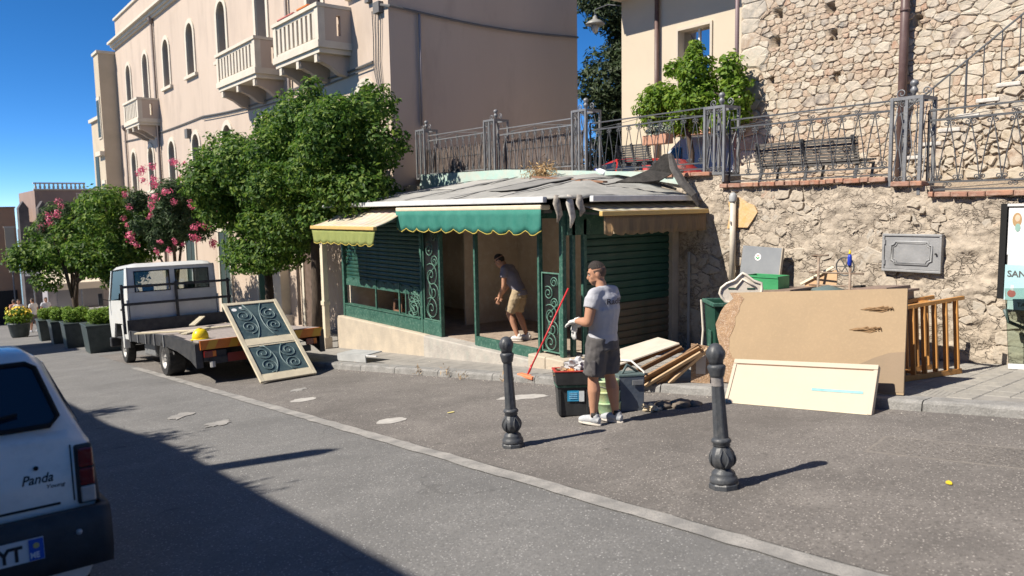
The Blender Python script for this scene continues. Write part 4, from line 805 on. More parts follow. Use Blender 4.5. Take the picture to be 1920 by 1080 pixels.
# torn roofing felt at the back corner
MFELT=mat('roofing_felt',(.03,.028,.026),(.06,.055,.05),sc_=7,rough=.9,bump=.5)
def felt(u,v):
    x=8.95+1.2*u; y=8.75-.55*v+.12*math.sin(u*7); z=2.12+.35*u*(1-v)-.10*math.sin(v*3)+.09*math.sin(u*11+v*4); return (x,y,z)
tf=thing('torn_felt','torn dark roofing felt curling over the kiosk roof corner','roofing felt',(9.6,8.5,2.1))
o=loc(MB().add([(9.25,9.0,2.17),(9.5,8.8,2.27),(9.75,8.75,2.36),(9.95,8.6,2.62),(10.05,8.5,2.64),(10.0,8.45,2.3),(9.75,8.5,2.18),(9.5,8.62,2.15)],[(0,1,7),(1,2,6,7),(2,3,5,6),(3,4,5)]).build('felt_flap',MFELT,tf),9.6,8.5,2.1); o.modifiers.new('s','SOLIDIFY').thickness=.03
o=loc(MB().tube([(10.02,8.5,2.62),(9.98,8.4,2.4),(10.02,8.25,2.15),(10.12,8.1,1.95),(10.18,8.05,1.78)],[.05,.08,.09,.07,.03],6,ell=(.35,1)).build('felt_strip',mat('felt_grey',(.15,.14,.13),(.08,.075,.07),sc_=8,rough=.9),tf),9.6,8.5,2.1)
loc(MB().tube([(9.1,9.1,2.14),(9.4,8.95,2.2),(9.8,8.65,2.16),(10.05,8.4,2.05)],[.02,.04,.06,.05],6,ell=(.4,1)).build('felt_roll',MFELT,tf),9.6,8.5,2.1)
# dry weed on the roof
dw=thing('dry_weed','dry straw coloured weed growing behind the kiosk roof','weed',(10.25,12.1,2.33)); c=np.random.default_rng(2).normal(size=(700,3))*np.array([.1,.22,.13])+np.array([0,0,.12]); nn=np.random.default_rng(3).normal(size=(700,3)); nn/=np.linalg.norm(nn,axis=1,keepdims=True)
ob('foliage',leaf_mesh('foliage',c,nn,.11,mat('dry_leaf',(.5,.33,.15),rough=.8,ramp=[(0,(.55,.38,.18)),(1,(.38,.24,.12))],island=True),.15),dw)
MB().tube([(0,0,-.2),(0,.02,.1)],.012,5).build('stem',mat('dry_stem',(.35,.25,.14)),dw)
# awnings
def stripes(name,a,b,axis,s_):
    m=bpy.data.materials.new(name); m.use_nodes=True; n=m.node_tree.nodes; L=m.node_tree.links; bs_=n['Principled BSDF']; bs_.inputs['Roughness'].default_value=.85
    tc=n.new('ShaderNodeTexCoord'); sp=n.new('ShaderNodeSeparateXYZ'); L.new(tc.outputs['Object'],sp.inputs[0]); mu=n.new('ShaderNodeMath'); mu.operation='MULTIPLY'; mu.inputs[1].default_value=s_; L.new(sp.outputs[axis],mu.inputs[0])
    si=n.new('ShaderNodeMath'); si.operation='SINE'; L.new(mu.outputs[0],si.inputs[0]); gt=n.new('ShaderNodeMapRange'); gt.inputs[1].default_value=-.2; gt.inputs[2].default_value=.2; L.new(si.outputs[0],gt.inputs[0])
    nz=n.new('ShaderNodeTexNoise'); nz.inputs['Scale'].default_value=6; mx=n.new('ShaderNodeMix'); mx.data_type='RGBA'; mx.inputs[6].default_value=(*a,1); mx.inputs[7].default_value=(*b,1); L.new(gt.outputs[0],mx.inputs[0])
    mx2=n.new('ShaderNodeMix'); mx2.data_type='RGBA'; mx2.blend_type='MULTIPLY'; mx2.inputs[0].default_value=.45; L.new(mx.outputs[2],mx2.inputs[6]); L.new(nz.outputs['Color'],mx2.inputs[7]); L.new(mx2.outputs[2],bs_.inputs[0]); return m
MSTR=stripes('faded_canvas_y',(.66,.58,.45),(.56,.47,.36),1,26.); MSTRX=stripes('faded_canvas_x',(.66,.58,.45),(.50,.42,.30),0,26.)
MYEL=mat('yellow_trim',(.62,.50,.10),(.55,.44,.10),sc_=9,rough=.7); MGOLD=mat('golden_bar',(.62,.42,.14),(.55,.37,.14),sc_=6,rough=.5)
MTEALC=mat('teal_canvas',(.035,.215,.17),(.055,.25,.20),sc_=5,rough=.85,bump=.1,trans=.25); MLIME=mat('lime_canvas',(.36,.40,.13),(.31,.36,.12),sc_=5,rough=.85,bump=.1,trans=.3); MTAN=mat('tan_canvas',(.74,.60,.44),(.62,.50,.36),sc_=6,rough=.9,bump=.15,stretch=(6,6,.6),trans=.8)
def valance(par,m,a,b,ztop,zbot,ns,nrm,amp=.015,tr=None,sc_h=.06,taper=0):
    a=Vector(a); b=Vector(b); nv=Vector(nrm); d=b-a; N_=ns*8
    def f(u,v):
        uu=u+(taper*(.5-u)*2*v if taper else 0); p=a+d*uu; zb=zbot+sc_h*(1-abs(math.sin(PI*u*ns))); z=ztop+(zb-ztop)*v; p=p+nv*(amp*math.sin(u*ns*5.1)*v+.01*math.sin(u*ns*13)*v); return (p.x,p.y,z)
    o=kp(MB().grid(f,N_,4).build('valance',m,par,True)); o.modifiers.new('s','SOLIDIFY').thickness=.004
    if tr: MB().tube([Vector(f(k/N_,1))-nv*.004 for k in range(N_+1)],.011,5).build('trim',tr,o,True).matrix_parent_inverse=Matrix.Identity(4)
    return o
aw=thing('side_awning','open striped awning with lime green scalloped valance at the kiosk left','awning',(7.7,14.4,1.82)); 
def awp(o,t): return loc(o,*t.location)
def canvas(t,m,p00,p01,p10,p11,nu=24,nv=6,sagd=.05,wave=.012):
    P=[Vector(q) for q in (p00,p01,p10,p11)]
    def f(u,v):
        a_=P[0].lerp(P[1],u); b_=P[2].lerp(P[3],u); q=a_.lerp(b_,v); q.z+=-sagd*math.sin(PI*v)+wave*math.sin(u*60)*math.sin(PI*v); return tuple(q)
    o=awp(MB().grid(f,nu,nv).build('canvas',m,t,True),t); o.modifiers.new('s','SOLIDIFY').thickness=.006; return o
canvas(aw,MSTR,(7.72,13.1,1.83),(7.72,15.8,1.83),(6.9,13.0,1.47),(6.9,15.85,1.47),48)
awp(MB().box(6.86,6.94,12.98,15.87,1.41,1.48).build('front_bar',MGOLD,aw,bevel=.012),aw)
kp_=kp
def kp(o): return o
v=valance(None,MLIME,(6.9,12.98,0),(6.9,15.87,0),1.415,1.10,8,(-1,0,0),.012,MYEL,.045,.03); v.parent=aw; awp(v,aw)
for y in (13.2,15.65): awp(MB().beam((7.75,y,1.7),(6.95,y,1.45),.03,.04).build('arm',MIRL,aw),aw)
ag=thing('front_awning','rolled teal awning with yellow edged scallops over the kiosk door','awning',(7.5,11,1.78))
awp(MB().box(7.44,7.64,8.8,13.15,1.755,1.83).build('roller_cover',MCREAM,ag,bevel=.02),ag)
v=valance(None,MTEALC,(7.45,8.8,0),(7.45,13.15,0),1.76,1.37,11,(-1,0,0),.02,MYEL,.07); v.parent=ag; awp(v,ag)
awp(MB().box(7.6,7.76,8.9,13.1,1.70,1.754).build('mounting_rail',MIRL,ag),ag)
ar=thing('corner_awning','short awning with golden bar and tan valance over the side shutter','awning',(9.2,8.5,1.84))
canvas(ar,MSTRX,(7.98,8.62,1.845),(10.45,8.62,1.845),(7.9,7.98,1.715),(10.3,7.98,1.715),48,4,.01,.006); awp(MB().box(7.88,10.32,7.94,8.01,1.65,1.72).build('front_bar',MGOLD,ar,bevel=.01),ar)
v=valance(None,MTAN,(7.95,7.98,0),(10.28,7.98,0),1.655,1.36,10,(0,-1,0),.025,None,.03); v.parent=ar; awp(v,ar)
for x in (8.1,10.1): awp(MB().beam((x,8.66,1.7),(x,8.0,1.67),.03,.03).build('arm',MIRL,ar),ar)
kp=kp_
# things standing in the kiosk
t=thing('wooden_stool','brown wooden stool standing inside the kiosk window','stool',(8.25,14.35,KF+.012))
for sx in (-1,1):
    for sy in (-1,1): MB().beam((sx*.17,sy*.17,0),(sx*.12,sy*.12,.72),.04,.04).build('leg',mat('old_wood',(.28,.15,.09),(.2,.11,.07),sc_=6,rough=.7),t)
for z_ in (.25,.5):
    for s_ in (-1,1): MB().beam((-.15,s_*.15,z_),(.15,s_*.15,z_),.025,.03).build('stretcher',MATS['old_wood'],t); MB().beam((s_*.15,-.15,z_),(s_*.15,.15,z_),.025,.03).build('stretcher',MATS['old_wood'],t)
MB().lathe([(.01,.72),(.17,.72),(.18,.735),(.17,.755),(.01,.755)],16).build('seat',MATS['old_wood'],t)
t=thing('wall_spotlight','black round spotlight on a bracket inside the kiosk','spotlight',(10.2,9.62,.92)); MB().lathe([(.03,-.1),(.14,-.06),(.15,.06),(.13,.07)],16).build('head',MDARK,t,True,loc=(-.5,.0,0),rot=(0,-PI/2,.5)); MB().beam((-.4,0,0),(.1,0,.02),.03,.05).build('bracket',MDARK,t); MB().box(-.35,-.28,-.02,.02,0,.16).build('yoke',MDARK,t)
t=thing('leaning_board','tall tan board leaning on the kiosk back wall','board',(10.0,10.25,KF+.012)); MB().slab([(0,-.3,0),(0,.3,0),(.25,.32,2.1),(.25,-.25,2.1)],(.03,0,0)).build('board',mat('tan_board',(.45,.36,.25),(.38,.3,.21),sc_=4,rough=.8),t)
t=thing('corner_post','cream wooden post under the side awning at the kiosk left end','post',(7.45,16.55,gz(16.5)+KH)); MB().box(-.06,.06,-.07,.07,.25,2.45).build('shaft',MCREAM,t,bevel=.01); MB().box(-.09,.09,-.1,.1,0,.25).build('foot',MPLI,t); MB().box(-.075,.075,-.085,.085,1.0,1.1).build('band',MCREAM,t)
# ------------------------------------------------------------------ flatbed truck
MWH=mat('white_paint',(.66,.67,.66),(.60,.61,.60),sc_=4,rough=.35,bump=.02,coat=.3,c3=(.5,.49,.46),sc3=9,a3=.3); MBLK=mat('black_steel',(.025,.026,.03),(.05,.05,.052),sc_=9,rough=.55,bump=.1)
MDECK=mat('deck_board',(.33,.29,.27),(.25,.22,.21),sc_=4,rough=.85,bump=.3,stretch=(4,1,1)); MTYRE=mat('tyre',(.022,.022,.023),(.04,.04,.04),sc_=12,rough=.85,bump=.2); MRIM=mat('steel_rim',(.42,.42,.42),(.32,.31,.3),sc_=8,rough=.5,metal=.3)
MORB=mat('orange_board',(.72,.22,.03),(.50,.13,.025),sc_=3,rough=.5,stretch=(1,1,1)); MREDL=mat('red_lens',(.17,.014,.012),rough=.15,coat=.5); MCLEAR=mat('clear_lens',(.45,.42,.38),rough=.15,coat=.5)
SROT=(math.atan(-SL),0,0); MCABG=glass('cab_glass',(.80,.83,.82),.0)
tk=thing('flatbed_truck','small white flatbed truck with black rails parked by the kiosk','truck',(3.9,14.07,gz(14.07)),SROT)
def tb_(n,m,*b,bevel=0): return MB().box(*b).build(n,m,tk,bevel=bevel)
for k in range(8): x=.02+.288*k; tb_('deck_board',MDECK,x,x+.283,0,5.35,.75,.79,bevel=.004)
tb_('deck_frame',MBLK,0.02,2.3,.02,5.33,.66,.749); tb_('chassis_rail',MBLK,.55,.67,.2,7.6,.42,.66); tb_('chassis_rail',MBLK,1.6,1.72,.2,7.6,.42,.66)
tbo=tb_('tail_board',MORB,.03,2.32,-.04,-.005,.62,.79,bevel=.006)
for k in range(6): x=.12+.4*k; MB().slab([(x,-.043,.625),(x+.16,-.043,.625),(x+.24,-.043,.785),(x+.08,-.043,.785)],(0,.002,0)).build('stripe',mat('stripe_amber',(.62,.33,.04),rough=.5),tbo)
tb_('side_board',MBLK,-.05,-.005,1.9,5.4,.60,.84,bevel=.01)
for k in range(5): tb_('side_rib',MIRL,-.075,-.051,2.1+.75*k,2.16+.75*k,.6,.84)
MB().slab([(-.05,1.9,.84),(-.05,.0,.74),(-.05,0,.3),(-.05,.35,.42),(-.05,1.2,.55),(-.05,1.9,.60)],(.12,0,0)).build('rear_bracket',MBLK,tk); MB().slab([(2.30,1.6,.74),(2.30,.0,.74),(2.30,0,.3),(2.30,.3,.4),(2.30,1.2,.55)],(.1,0,0)).build('rear_bracket',MBLK,tk)
tb_('rear_box',MBLK,.08,.5,.0,1.1,.40,.60,bevel=.02); tb_('bumper_bar',MBLK,.2,2.1,-.02,.06,.35,.47); tb_('number_board',mat('red_board',(.2,.03,.025),rough=.5),.5,1.0,-.045,-.022,.36,.52)
for x in (.08,2.0): o=tb_('tail_light',MREDL,x,x+.22,-.06,-.02,.48,.60,bevel=.01); MB().box(x+.15,x+.21,-.065,-.061,.49,.59).build('lens',MORB,o)
MB().tube([(.22,-.05,.3),(.22,-.05,.4)],.05,10).build('tow_ring',MRIM,tk)
def wheel(par,x,y,r,w_,side,rim=MRIM):
    def prof(r0): return [(r0*.58,-w_/2),(r0*.93,-w_/2),(r0,-w_/2+.03),(r0,w_/2-.03),(r0*.93,w_/2),(r0*.58,w_/2)]
    wh=MB().lathe(prof(r),26,cap=False).build('wheel',MTYRE,par,True,loc=(x,y,r),rot=(0,-PI/2*side,0)); wh.data.polygons.foreach_set('use_smooth',[False]*len(wh.data.polygons))
    MB().lathe([(.02,w_/2-.05),(r*.2,w_/2-.02),(r*.24,w_/2-.06),(r*.42,w_/2-.09),(r*.52,w_/2-.05),(r*.57,w_/2-.005),(r*.60,w_/2-.004),(r*.60,w_/2-.06),(.02,w_/2-.12)],22).build('rim',rim,wh,True)
    for k in range(5):
        a=2*PI*k/5; MB().lathe([(.012,0),(.012,.02)],6,(r*.2*math.cos(a),r*.2*math.sin(a),w_/2-.03)).build('bolt',MIRL,wh)
    return wh
wheel(tk,.12,2.28,.36,.34,1); wheel(tk,2.14,2.28,.36,.34,-1); wheel(tk,.15,6.5,.35,.2,1); wheel(tk,2.02,6.5,.35,.2,-1)
tb_('rear_axle',MBLK,.2,2.1,2.2,2.36,.28,.44); tb_('front_axle',MBLK,.2,2.0,6.43,6.57,.26,.42); tb_('fuel_tank',MIRL,.1,.5,3.6,4.6,.3,.62,bevel=.04)
MB().tube([(.05,2.75,.45),(.05,2.6,.74),(.05,2.0,.74),(.05,1.85,.45)],.02,4).build('mudguard',MBLK,tk)
# cab: panels, pillars, roof, panes
c0,c1=5.55,7.75
tb_('cab_back_lower',MWH,.06,2.06,c0,c0+.04,1.0,1.72,bevel=.01); tb_('cab_back_base',MBLK,.06,2.06,c0-.01,c0+.05,.62,.998); tb_('cab_back_top',MWH,.06,2.06,c0,c0+.04,2.22,2.32)
for x,w_ in ((.06,.14),(1.0,.12),(1.92,.14)): tb_('cab_back_pillar',MWH,x,x+w_,c0,c0+.04,1.72,2.22)
for x0,x1 in ((.2,1.0),(1.12,1.92)): p=tb_('rear_window',MCABG,x0,x1,c0+.016,c0+.022,1.72,2.22); f=MB(); f.box(x0,x0+.02,c0-.012,c0-.001,1.72,2.22); f.box(x1-.02,x1,c0-.012,c0-.001,1.72,2.22); f.box(x0+.02,x1-.02,c0-.012,c0-.001,1.72,1.74); f.box(x0+.02,x1-.02,c0-.012,c0-.001,2.2,2.22); f.build('seal',MDARK,p)
def roofp(u,v):
    x=.02+2.08*u; y=c0-.03+(c1-.35-c0)*v; e=min(u,1-u,v*.9,(1-v)*.9)*9; return (x+(.5-u)*.12*max(0,1-e),y,2.31+.10*min(1,e)**.5)
MB().grid(roofp,16,14).build('cab_roof',MWH,tk,True); tb_('cab_headliner',MIRL,.1,2.02,c0+.05,c1-.45,2.29,2.305)
for s_,x in ((-1,0.),(1,2.08)):
    xa=x; dm=MB().slab([(xa,c0,.62),(xa,c0+.42,.62),(xa,c0+.55,.98),(xa,c1-.65,.98),(xa,c1-.45,.62),(xa,c1-.1,.62),(xa,c1,1.1),(xa,c1-.12,1.55),(xa,c0,1.55)],(.04,0,0)); d=dm.build('door_panel',MWH,tk)
    MB().slab([(xa+(.03*s_*-1),c0,1.55),(xa,c0+.28,1.55),(xa-s_*.05,c0+.22,2.3),(xa-s_*.05,c0,2.3)],(.04,0,0)).build('quarter_pillar',MWH,tk); MB().slab([(xa,c1-.2,1.55),(xa,c1-.12,1.55),(xa-s_*.05,c1-.42,2.3),(xa-s_*.05,c1-.5,2.3)],(.04,0,0)).build('windscreen_pillar',MWH,tk)
    MB().slab([(xa+.02,c0+.28,1.55),(xa+.02,c1-.2,1.55),(xa+.02-s_*.05,c1-.5,2.27),(xa+.02-s_*.05,c0+.24,2.27)],(.005,0,0)).build('side_window',MCABG,tk)
    MB().box(xa+s_*.03-.01,xa+s_*.03+.05,c0+.42,c0+.55,1.3,1.35).build('door_handle',MDARK,d)
    q=MB(); q.beam((x,c1-.35,1.55),(x+s_*.18,c1-.25,1.6),.02,.02); q.box(x+s_*.18-.02 if s_>0 else x-.26,x+.26 if s_>0 else x-.16,c1-.28,c1-.24,1.45,1.75); q.build('mirror',MBLK,tk)
MB().slab([(.06,c1-.12,1.5),(2.04,c1-.12,1.5),(1.98,c1-.45,2.27),(.12,c1-.45,2.27)],(0,.006,0)).build('windscreen',MCABG,tk); MB().slab([(.03,c1-.1,.6),(2.06,c1-.1,.6),(2.06,c1,1.1),(2.06,c1-.12,1.5),(.03,c1-.12,1.5),(.03,c1,1.1)],(0,.02,0)).build('cab_front',MWH,tk); tb_('dashboard',MBLK,.1,2.0,c1-.6,c1-.15,1.1,1.5); tb_('front_bumper',MBLK,-.02,2.1,c1-.05,c1+.1,.35,.6,bevel=.03); tb_('cab_floor',MBLK,.05,2.05,c0+.05,c1-.2,.6,.64)
for x in (.25,1.2): o=tb_('seat',MBLK,x,x+.6,c0+.2,c0+.34,1.0,1.68,bevel=.05); MB().box(x+.17,x+.43,c0+.2,c0+.3,1.7,1.9).build('headrest',MBLK,o,bevel=.04)
# wheel-arch flap of the cab
MB().slab([(-.03,6.05,.98),(-.03,5.98,.62),(-.03,6.0,.4),(-.03,6.12,.42),(-.03,6.16,.75),(-.03,6.2,.95)],(.12,0,0)).build('mud_flap',MWH,tk)
# headboard rails
hb=MB(); 
for z_ in (1.86,1.45): tb_('headboard_rail',MBLK,-.12,2.38,5.38,5.42,z_-.03,z_+.03)
for x in (-.10,1.1,2.34): tb_('headboard_post',MBLK,x-.03,x+.03,5.43,5.47,.76,1.92)
tb_('headboard_panel',MBLK,-.05,2.3,5.37,5.415,.8,1.08)
def onT(p): return tk.matrix_basis@Vector(p)
def tkm(p): return Matrix.Translation((3.9,14.07,gz(14.07)))@Euler(SROT).to_matrix().to_4x4()@Vector(p)
# yellow helmet on the deck
q=tkm((.17,.4,.79)); t=thing('hard_hat','yellow hard hat on the rear left of the truck bed','hard hat',q,SROT); MHAT=mat('yellow_plastic',(.85,.62,.02),(.8,.56,.02),sc_=5,rough=.35)
MB().lathe([(.135,0),(.138,.05),(.13,.10),(.105,.155),(.06,.19),(.012,.2)],22,fn=lambda a,z,i:1+.06*math.cos(2*a)).build('shell',MHAT,t,True); MB().lathe([(.13,.0),(.165,-.002),(.165,.012),(.13,.02)],22,fn=lambda a,z,i:1+.06*math.cos(2*a)).build('brim',MHAT,t,True)
for k in (-1,0,1): MB().tube([(.10*math.sin(a)*1.06,k*.035,.198*math.cos(a)+.006) for a in np.linspace(-1.2,1.2,9)],.009,5).build('rib',MHAT,t,True)
# pale boards lying on the deck
MPALE=mat('pale_board',(.62,.56,.42),(.52,.46,.34),sc_=6,rough=.75,bump=.1)
for k,(a,b,lab) in enumerate((((-.3,3.4,.86),(.75,2.5,.84),'pale board lying across the left edge of the truck bed'),((.45,3.0,.82),(1.9,3.1,.83),'pale board lying flat across the truck bed behind the hard hat'),((.35,2.2,.815),(1.1,3.1,.84),'short pale board nearest the hard hat on the truck bed'),((.9,3.6,.9),(1.5,4.9,1.02),'pale board propped towards the cab on the truck bed'))):
    A=tkm(a); B=tkm(b); t=thing('pale_board',lab,'board',tuple(A),group='pale boards on the truck bed'); d=B-A; MB().beam((0,0,0),d,.13,.03).build('board',MPALE,t,bevel=.004); MB().beam(Vector((0,0,.0165))+d*.02,Vector((0,0,.0165))+d*.98,.03,.004).build('bead',MCREAM,t)
# glazed door leaning on the tail
BL=Vector((4.55,12.9,gz(12.9)+.02)); BR=Vector((5.57,12.97,gz(12.97)+.02)); up=Vector((-.22,1.16,.93)); up.normalize(); ux=(BR-BL).normalized(); up=(up-ux*up.dot(ux)).normalized(); nz_=ux.cross(up).normalized(); HD=1.98; WDd=1.06
t=thing('glazed_door','cream framed glazed door with iron scrolls leaning on the truck tail','door',tuple(BL))
def P3(u,v,w_=0): return ux*u+up*v+nz_*w_
def pb(name,m,u0,u1,v0,v1,w0,w1,par=None,bevel=0):
    b=MB(); b.add([P3(u,v,w_) for w_ in (w0,w1) for u,v in ((u0,v0),(u1,v0),(u1,v1),(u0,v1))],[(3,2,1,0),(4,5,6,7),(0,1,5,4),(1,2,6,5),(2,3,7,6),(3,0,4,7)]); return b.build(name,m,par or t,bevel=bevel)
for a,b in ((0,.075),(WDd-.075,WDd)): pb('stile',MPALE,a,b,0,HD,0,.045,bevel=.006)
for a,b in ((0.005,.14),(.86,1.0),(HD-.07,HD-.005)): pb('rail',MCREAM,.076,WDd-.076,a,b,.004,.042,bevel=.006)
for a,b in ((.14,.17),(1.0,1.03),(.83,.86)): pb('glazing_bead',MPALE,.076,WDd-.076,a,b,.012,.035)
MDG=mat('door_glass',(.045,.075,.085),(.09,.13,.135),sc_=3,rough=.2,bump=.02,c3=(.16,.2,.2),sc3=9,a3=.5,spec=.6); MSC=mat('scroll_teal',(.10,.16,.17),(.16,.22,.23),sc_=8,rough=.5)
for v0,v1 in ((.17,.83),(1.03,HD-.07)):
    pn=pb('pane',MDG,.076,WDd-.076,v0,v1,.018,.024); vc=(v0+v1)/2
    for sx in (-1,1):
        for sv,rr_ in ((-1,.16),(1,.17)):
            s_=spiral(rr_,.025,1.8,26,PI/2*sv if sx>0 else PI-PI/2*sv,(WDd/2+sx*.24,vc+sv*.15),sx*sv); MB().tube([P3(a,b,.03) for a,b in s_],.010,5).build('scroll',MSC,pn,True)
        MB().tube([P3(WDd/2+sx*(.05+.25*(k/10-.5)**2*2),v0+(v1-v0)*k/10,.03) for k in range(11)],.012,5).build('scroll_stem',MSC,pn,True)
for k,(u,v,r_) in enumerate(((.17,1.8,.05),(.30,1.84,.028),(.84,1.72,.025))): MB().add([P3(u+r_*math.cos(2*PI*i/12),v+r_*.8*math.sin(2*PI*i/12),.0465 if 0 else .026) for i in range(12)],[tuple(range(12))]).build('sticker',mat('white_sticker',(.8,.8,.8)),t)
# ------------------------------------------------------------------ cars
def carbody(stations,z0=.2):
    """stations: (y, z belt, z roof, half width belt, half width roof)"""
    rings=[]
    for y,zb,zr,wb,wr in stations:
        half=[(wb*.90,z0),(wb*.985,z0+.12),(wb,z0+.32),(wb*1.0,zb-.06),(wb*.985,zb),(wr+.02,zr-.06) if zr>zb+.1 else (wb*.95,zb+.01),(wr*.93,zr-.012) if zr>zb+.1 else (wb*.85,zr),(wr*.6,zr) if zr>zb+.1 else (wb*.5,zr+.008)]
        r=[(-x,z) for x,z in half]+[(x,z) for x,z in half[::-1]]; rings.append([(x,y,z) for x,z in r])
    b=MB(); n=len(rings[0]); m=len(rings); f=[]
    for i in range(m-1):
        for k in range(n): f.append((i*n+k,i*n+(k+1)%n,(i+1)*n+(k+1)%n,(i+1)*n+k))
    f+=[tuple(range(n)),tuple(range((m-1)*n,m*n))[::-1]]; return b.add([p for r in rings for p in r],f)
MCARW=mat('car_white',(.80,.76,.68),(.74,.70,.63),sc_=3,rough=.3,bump=.02,coat=.5,c3=(.42,.40,.35),sc3=14,a3=.25); MBUMP=mat('bumper_plastic',(.028,.029,.031),(.05,.05,.052),sc_=6,rough=.6,bump=.15); MCG=glass('car_glass',(.10,.12,.15),.16)
pa=thing('parked_hatchback','white old boxy hatchback with dark bumper in the shaded left foreground','car',(-.05,4.42,gz(4.42)),SROT)
PB=carbody([(.05,.99,1.04,.735,.60),(.13,1.01,1.07,.742,.6),(.36,1.02,1.43,.742,.56),(.5,1.02,1.49,.742,.565),(1.3,1.02,1.50,.742,.57),(1.9,1.01,1.46,.742,.565),(2.45,1.0,1.06,.742,.6),(3.2,.93,.97,.735,.6),(3.32,.77,.83,.72,.6)],.28)
PB.build('body',MCARW,pa,True,bevel=.02).modifiers['bevel'].angle_limit=R(28)
def rear(u,z,off=.0):   # point on the sloping tailgate glass plane
    return (u,.13+(z-1.0)/(1.36-1.0)*.23-off,z+off*.5+.07)
f=MB(); f.slab([rear(-.55,1.03,.012),rear(.56,1.03,.012),rear(.60,1.07,.012),rear(.53,1.33,.012),rear(.49,1.355,.012),rear(-.49,1.355,.012),rear(-.53,1.33,.012),rear(-.60,1.07,.012)],(0,.012,0)); rw=f.build('rear_window',mat('car_glass_dark',(.012,.018,.03),rough=.06,spec=.6,coat=.4),pa)
sp=[rear(*q,.014) for q in ((-.55,1.03),(.56,1.03),(.60,1.07),(.53,1.33),(.49,1.355),(-.49,1.355),(-.53,1.33),(-.60,1.07))]; MB().tube(sp,.014,6,closed=True).build('window_seal',MDARK,rw)
for s_ in (-1,1):
    x0,x1=(.645,.75) if s_>0 else (-.75,-.645)
    o=MB().slab([(x0,.03,.68),(x1,.03,.68),(x1-.02 if s_>0 else x1,.035,.995),(x0 if s_>0 else x0+.02,.035,.995)],(0,.09,0)).build('tail_light',MBUMP,pa,bevel=.012)
    for z0,z1,m_ in ((.875,.975,MREDL),(.78,.87,MREDL),(.69,.775,MCLEAR)): MB().box(x0+.014,x1-.022,.012,.032,z0,z1).build('lens',m_,o,bevel=.008)
    wheel(pa,s_*.64,.62,.3,.14,-s_); wheel(pa,s_*.64,2.78,.3,.14,-s_)
    MB().slab([(s_*.748,.55,1.04),(s_*.748,1.25,1.04),(s_*.60,1.22,1.43),(s_*.60,.62,1.41)],(s_*.004,0,0)).build('side_window',mat('car_glass_dark',(.012,.018,.03)),pa); MB().slab([(s_*.748,1.32,1.04),(s_*.748,2.25,1.04),(s_*.60,1.95,1.43),(s_*.60,1.3,1.43)],(s_*.004,0,0)).build('side_window',MATS['car_glass_dark'],pa)
bp=MB(); pr=[(-.015,.68),(-.07,.67),(-.085,.60),(-.08,.46),(-.04,.37),(.02,.35)]
def fb(u,v):
    a_=-1+2*u; x=.775*max(-1,min(1,a_*1.25)); y,z=pr[int(round(v*5))]; e=max(0,abs(a_)-.8)/.2; return (x,y*(1-e*.25)+e**1.0*.48+(.0 if e<=0 else -.02*math.sin(PI*min(1,e*2.))),z)
bp.grid(fb,40,5); o=bp.build('bumper',MBUMP,pa,True); o.modifiers.new('s','SOLIDIFY').thickness=.05
MB().lathe([(.016,0),(.014,.008),(.004,.012)],10).build('bumper_screw',MRIM,o,loc=(.62,-.088,.57),rot=(PI/2,0,0))
pt=MB().box(-.06,.46,-.105,-.096,.485,.595).build('number_plate',mat('plate_white',(.62,.62,.60),rough=.4),pa); MB().box(.395,.458,-.109,-.1055,.488,.592).build('plate_band',mat('plate_blue',(.02,.09,.42),rough=.4),pt)
MTX=mat('black_ink',(.015,.015,.015),rough=.6); MTW=mat('white_ink',(.75,.75,.75),rough=.6)
def rtext(par,txt,size,m,x,y,z,bold=.0,rx=PI/2,sx=1.,shear=0,rz=0):
    me=text_mesh('lettering',txt,size,m,.0008,bold,shear); o=ob('lettering',me,par,loc=(x,y,z),rot=(rx,0,rz)); o.scale=(sx,1,1); return o
rtext(pt,'YT',.10,MTX,.265,-.1065,.502,.0035,sx=.85); rtext(pt,'ME',.04,MTW,.398,-.1105,.50,.001,sx=.8)
MB().lathe([(.014,0),(.014,.002)],12).build('plate_emblem',mat('emblem_yellow',(.5,.42,.15)),pt,loc=(.427,-.1095,.56),rot=(PI/2,0,0))
rtext(pa,'Panda',.07,MTX,.40,.049,.83,.001,sx=.85,shear=.3); rtext(pa,'Young',.028,MTX,.505,.049,.795,.0003,sx=1.2,shear=.25)
MB().box(-.60,.565,.046,.0495,.70,.712).build('tailgate_joint',MDARK,pa); MB().lathe([(.012,0),(.011,.012)],8).build('lock',MDARK,pa,loc=(.47,.05,.91),rot=(PI/2,0,0))
MB().tube([(.3,.5,.22),(.3,-.03,.22)],.022,8).build('exhaust',MRIM,pa)
MB().tube([(.02,.10,1.07),(.03,.115,1.11),(.28,.165,1.165)],.008,6).build('wiper_arm',MDARK,pa); MB().tube([rear(.06,1.06,.03),rear(.42,1.10,.03)],.009,6).build('wiper_blade',MDARK,pa)
for x in (-.625,.63): MB().slab([(x-.003,.046,.705),(x+.003,.046,.705),(x+.003,.046,1.0),(x-.003,.046,1.0)],(0,.003,0)).build('tailgate_joint',MDARK,pa)
MRED=mat('car_red',(.42,.02,.02),(.36,.02,.02),rough=.3,coat=.5); MGREY=mat('car_grey',(.45,.48,.50),(.4,.43,.45),rough=.3,coat=.4)
def small_car(name,label,m,loc_,rz,st,wins):
    t=thing(name,label,'car',loc_,(0,0,rz)); carbody(st,.22).build('body',m,t,True,bevel=.02)
    for q in wins:
        for s_ in (-1,1): MB().slab([(s_*x,y,z) for x,y,z in q],(s_*.006,0,0)).build('side_window',MCG if 0 else mat('car_glass_dark',(.012,.018,.03)),t)
    for s_ in (-1,1):
        for y in (.7,st[-1][0]-.75): wheel(t,s_*.68,y,.29,.17,-s_)
    return t
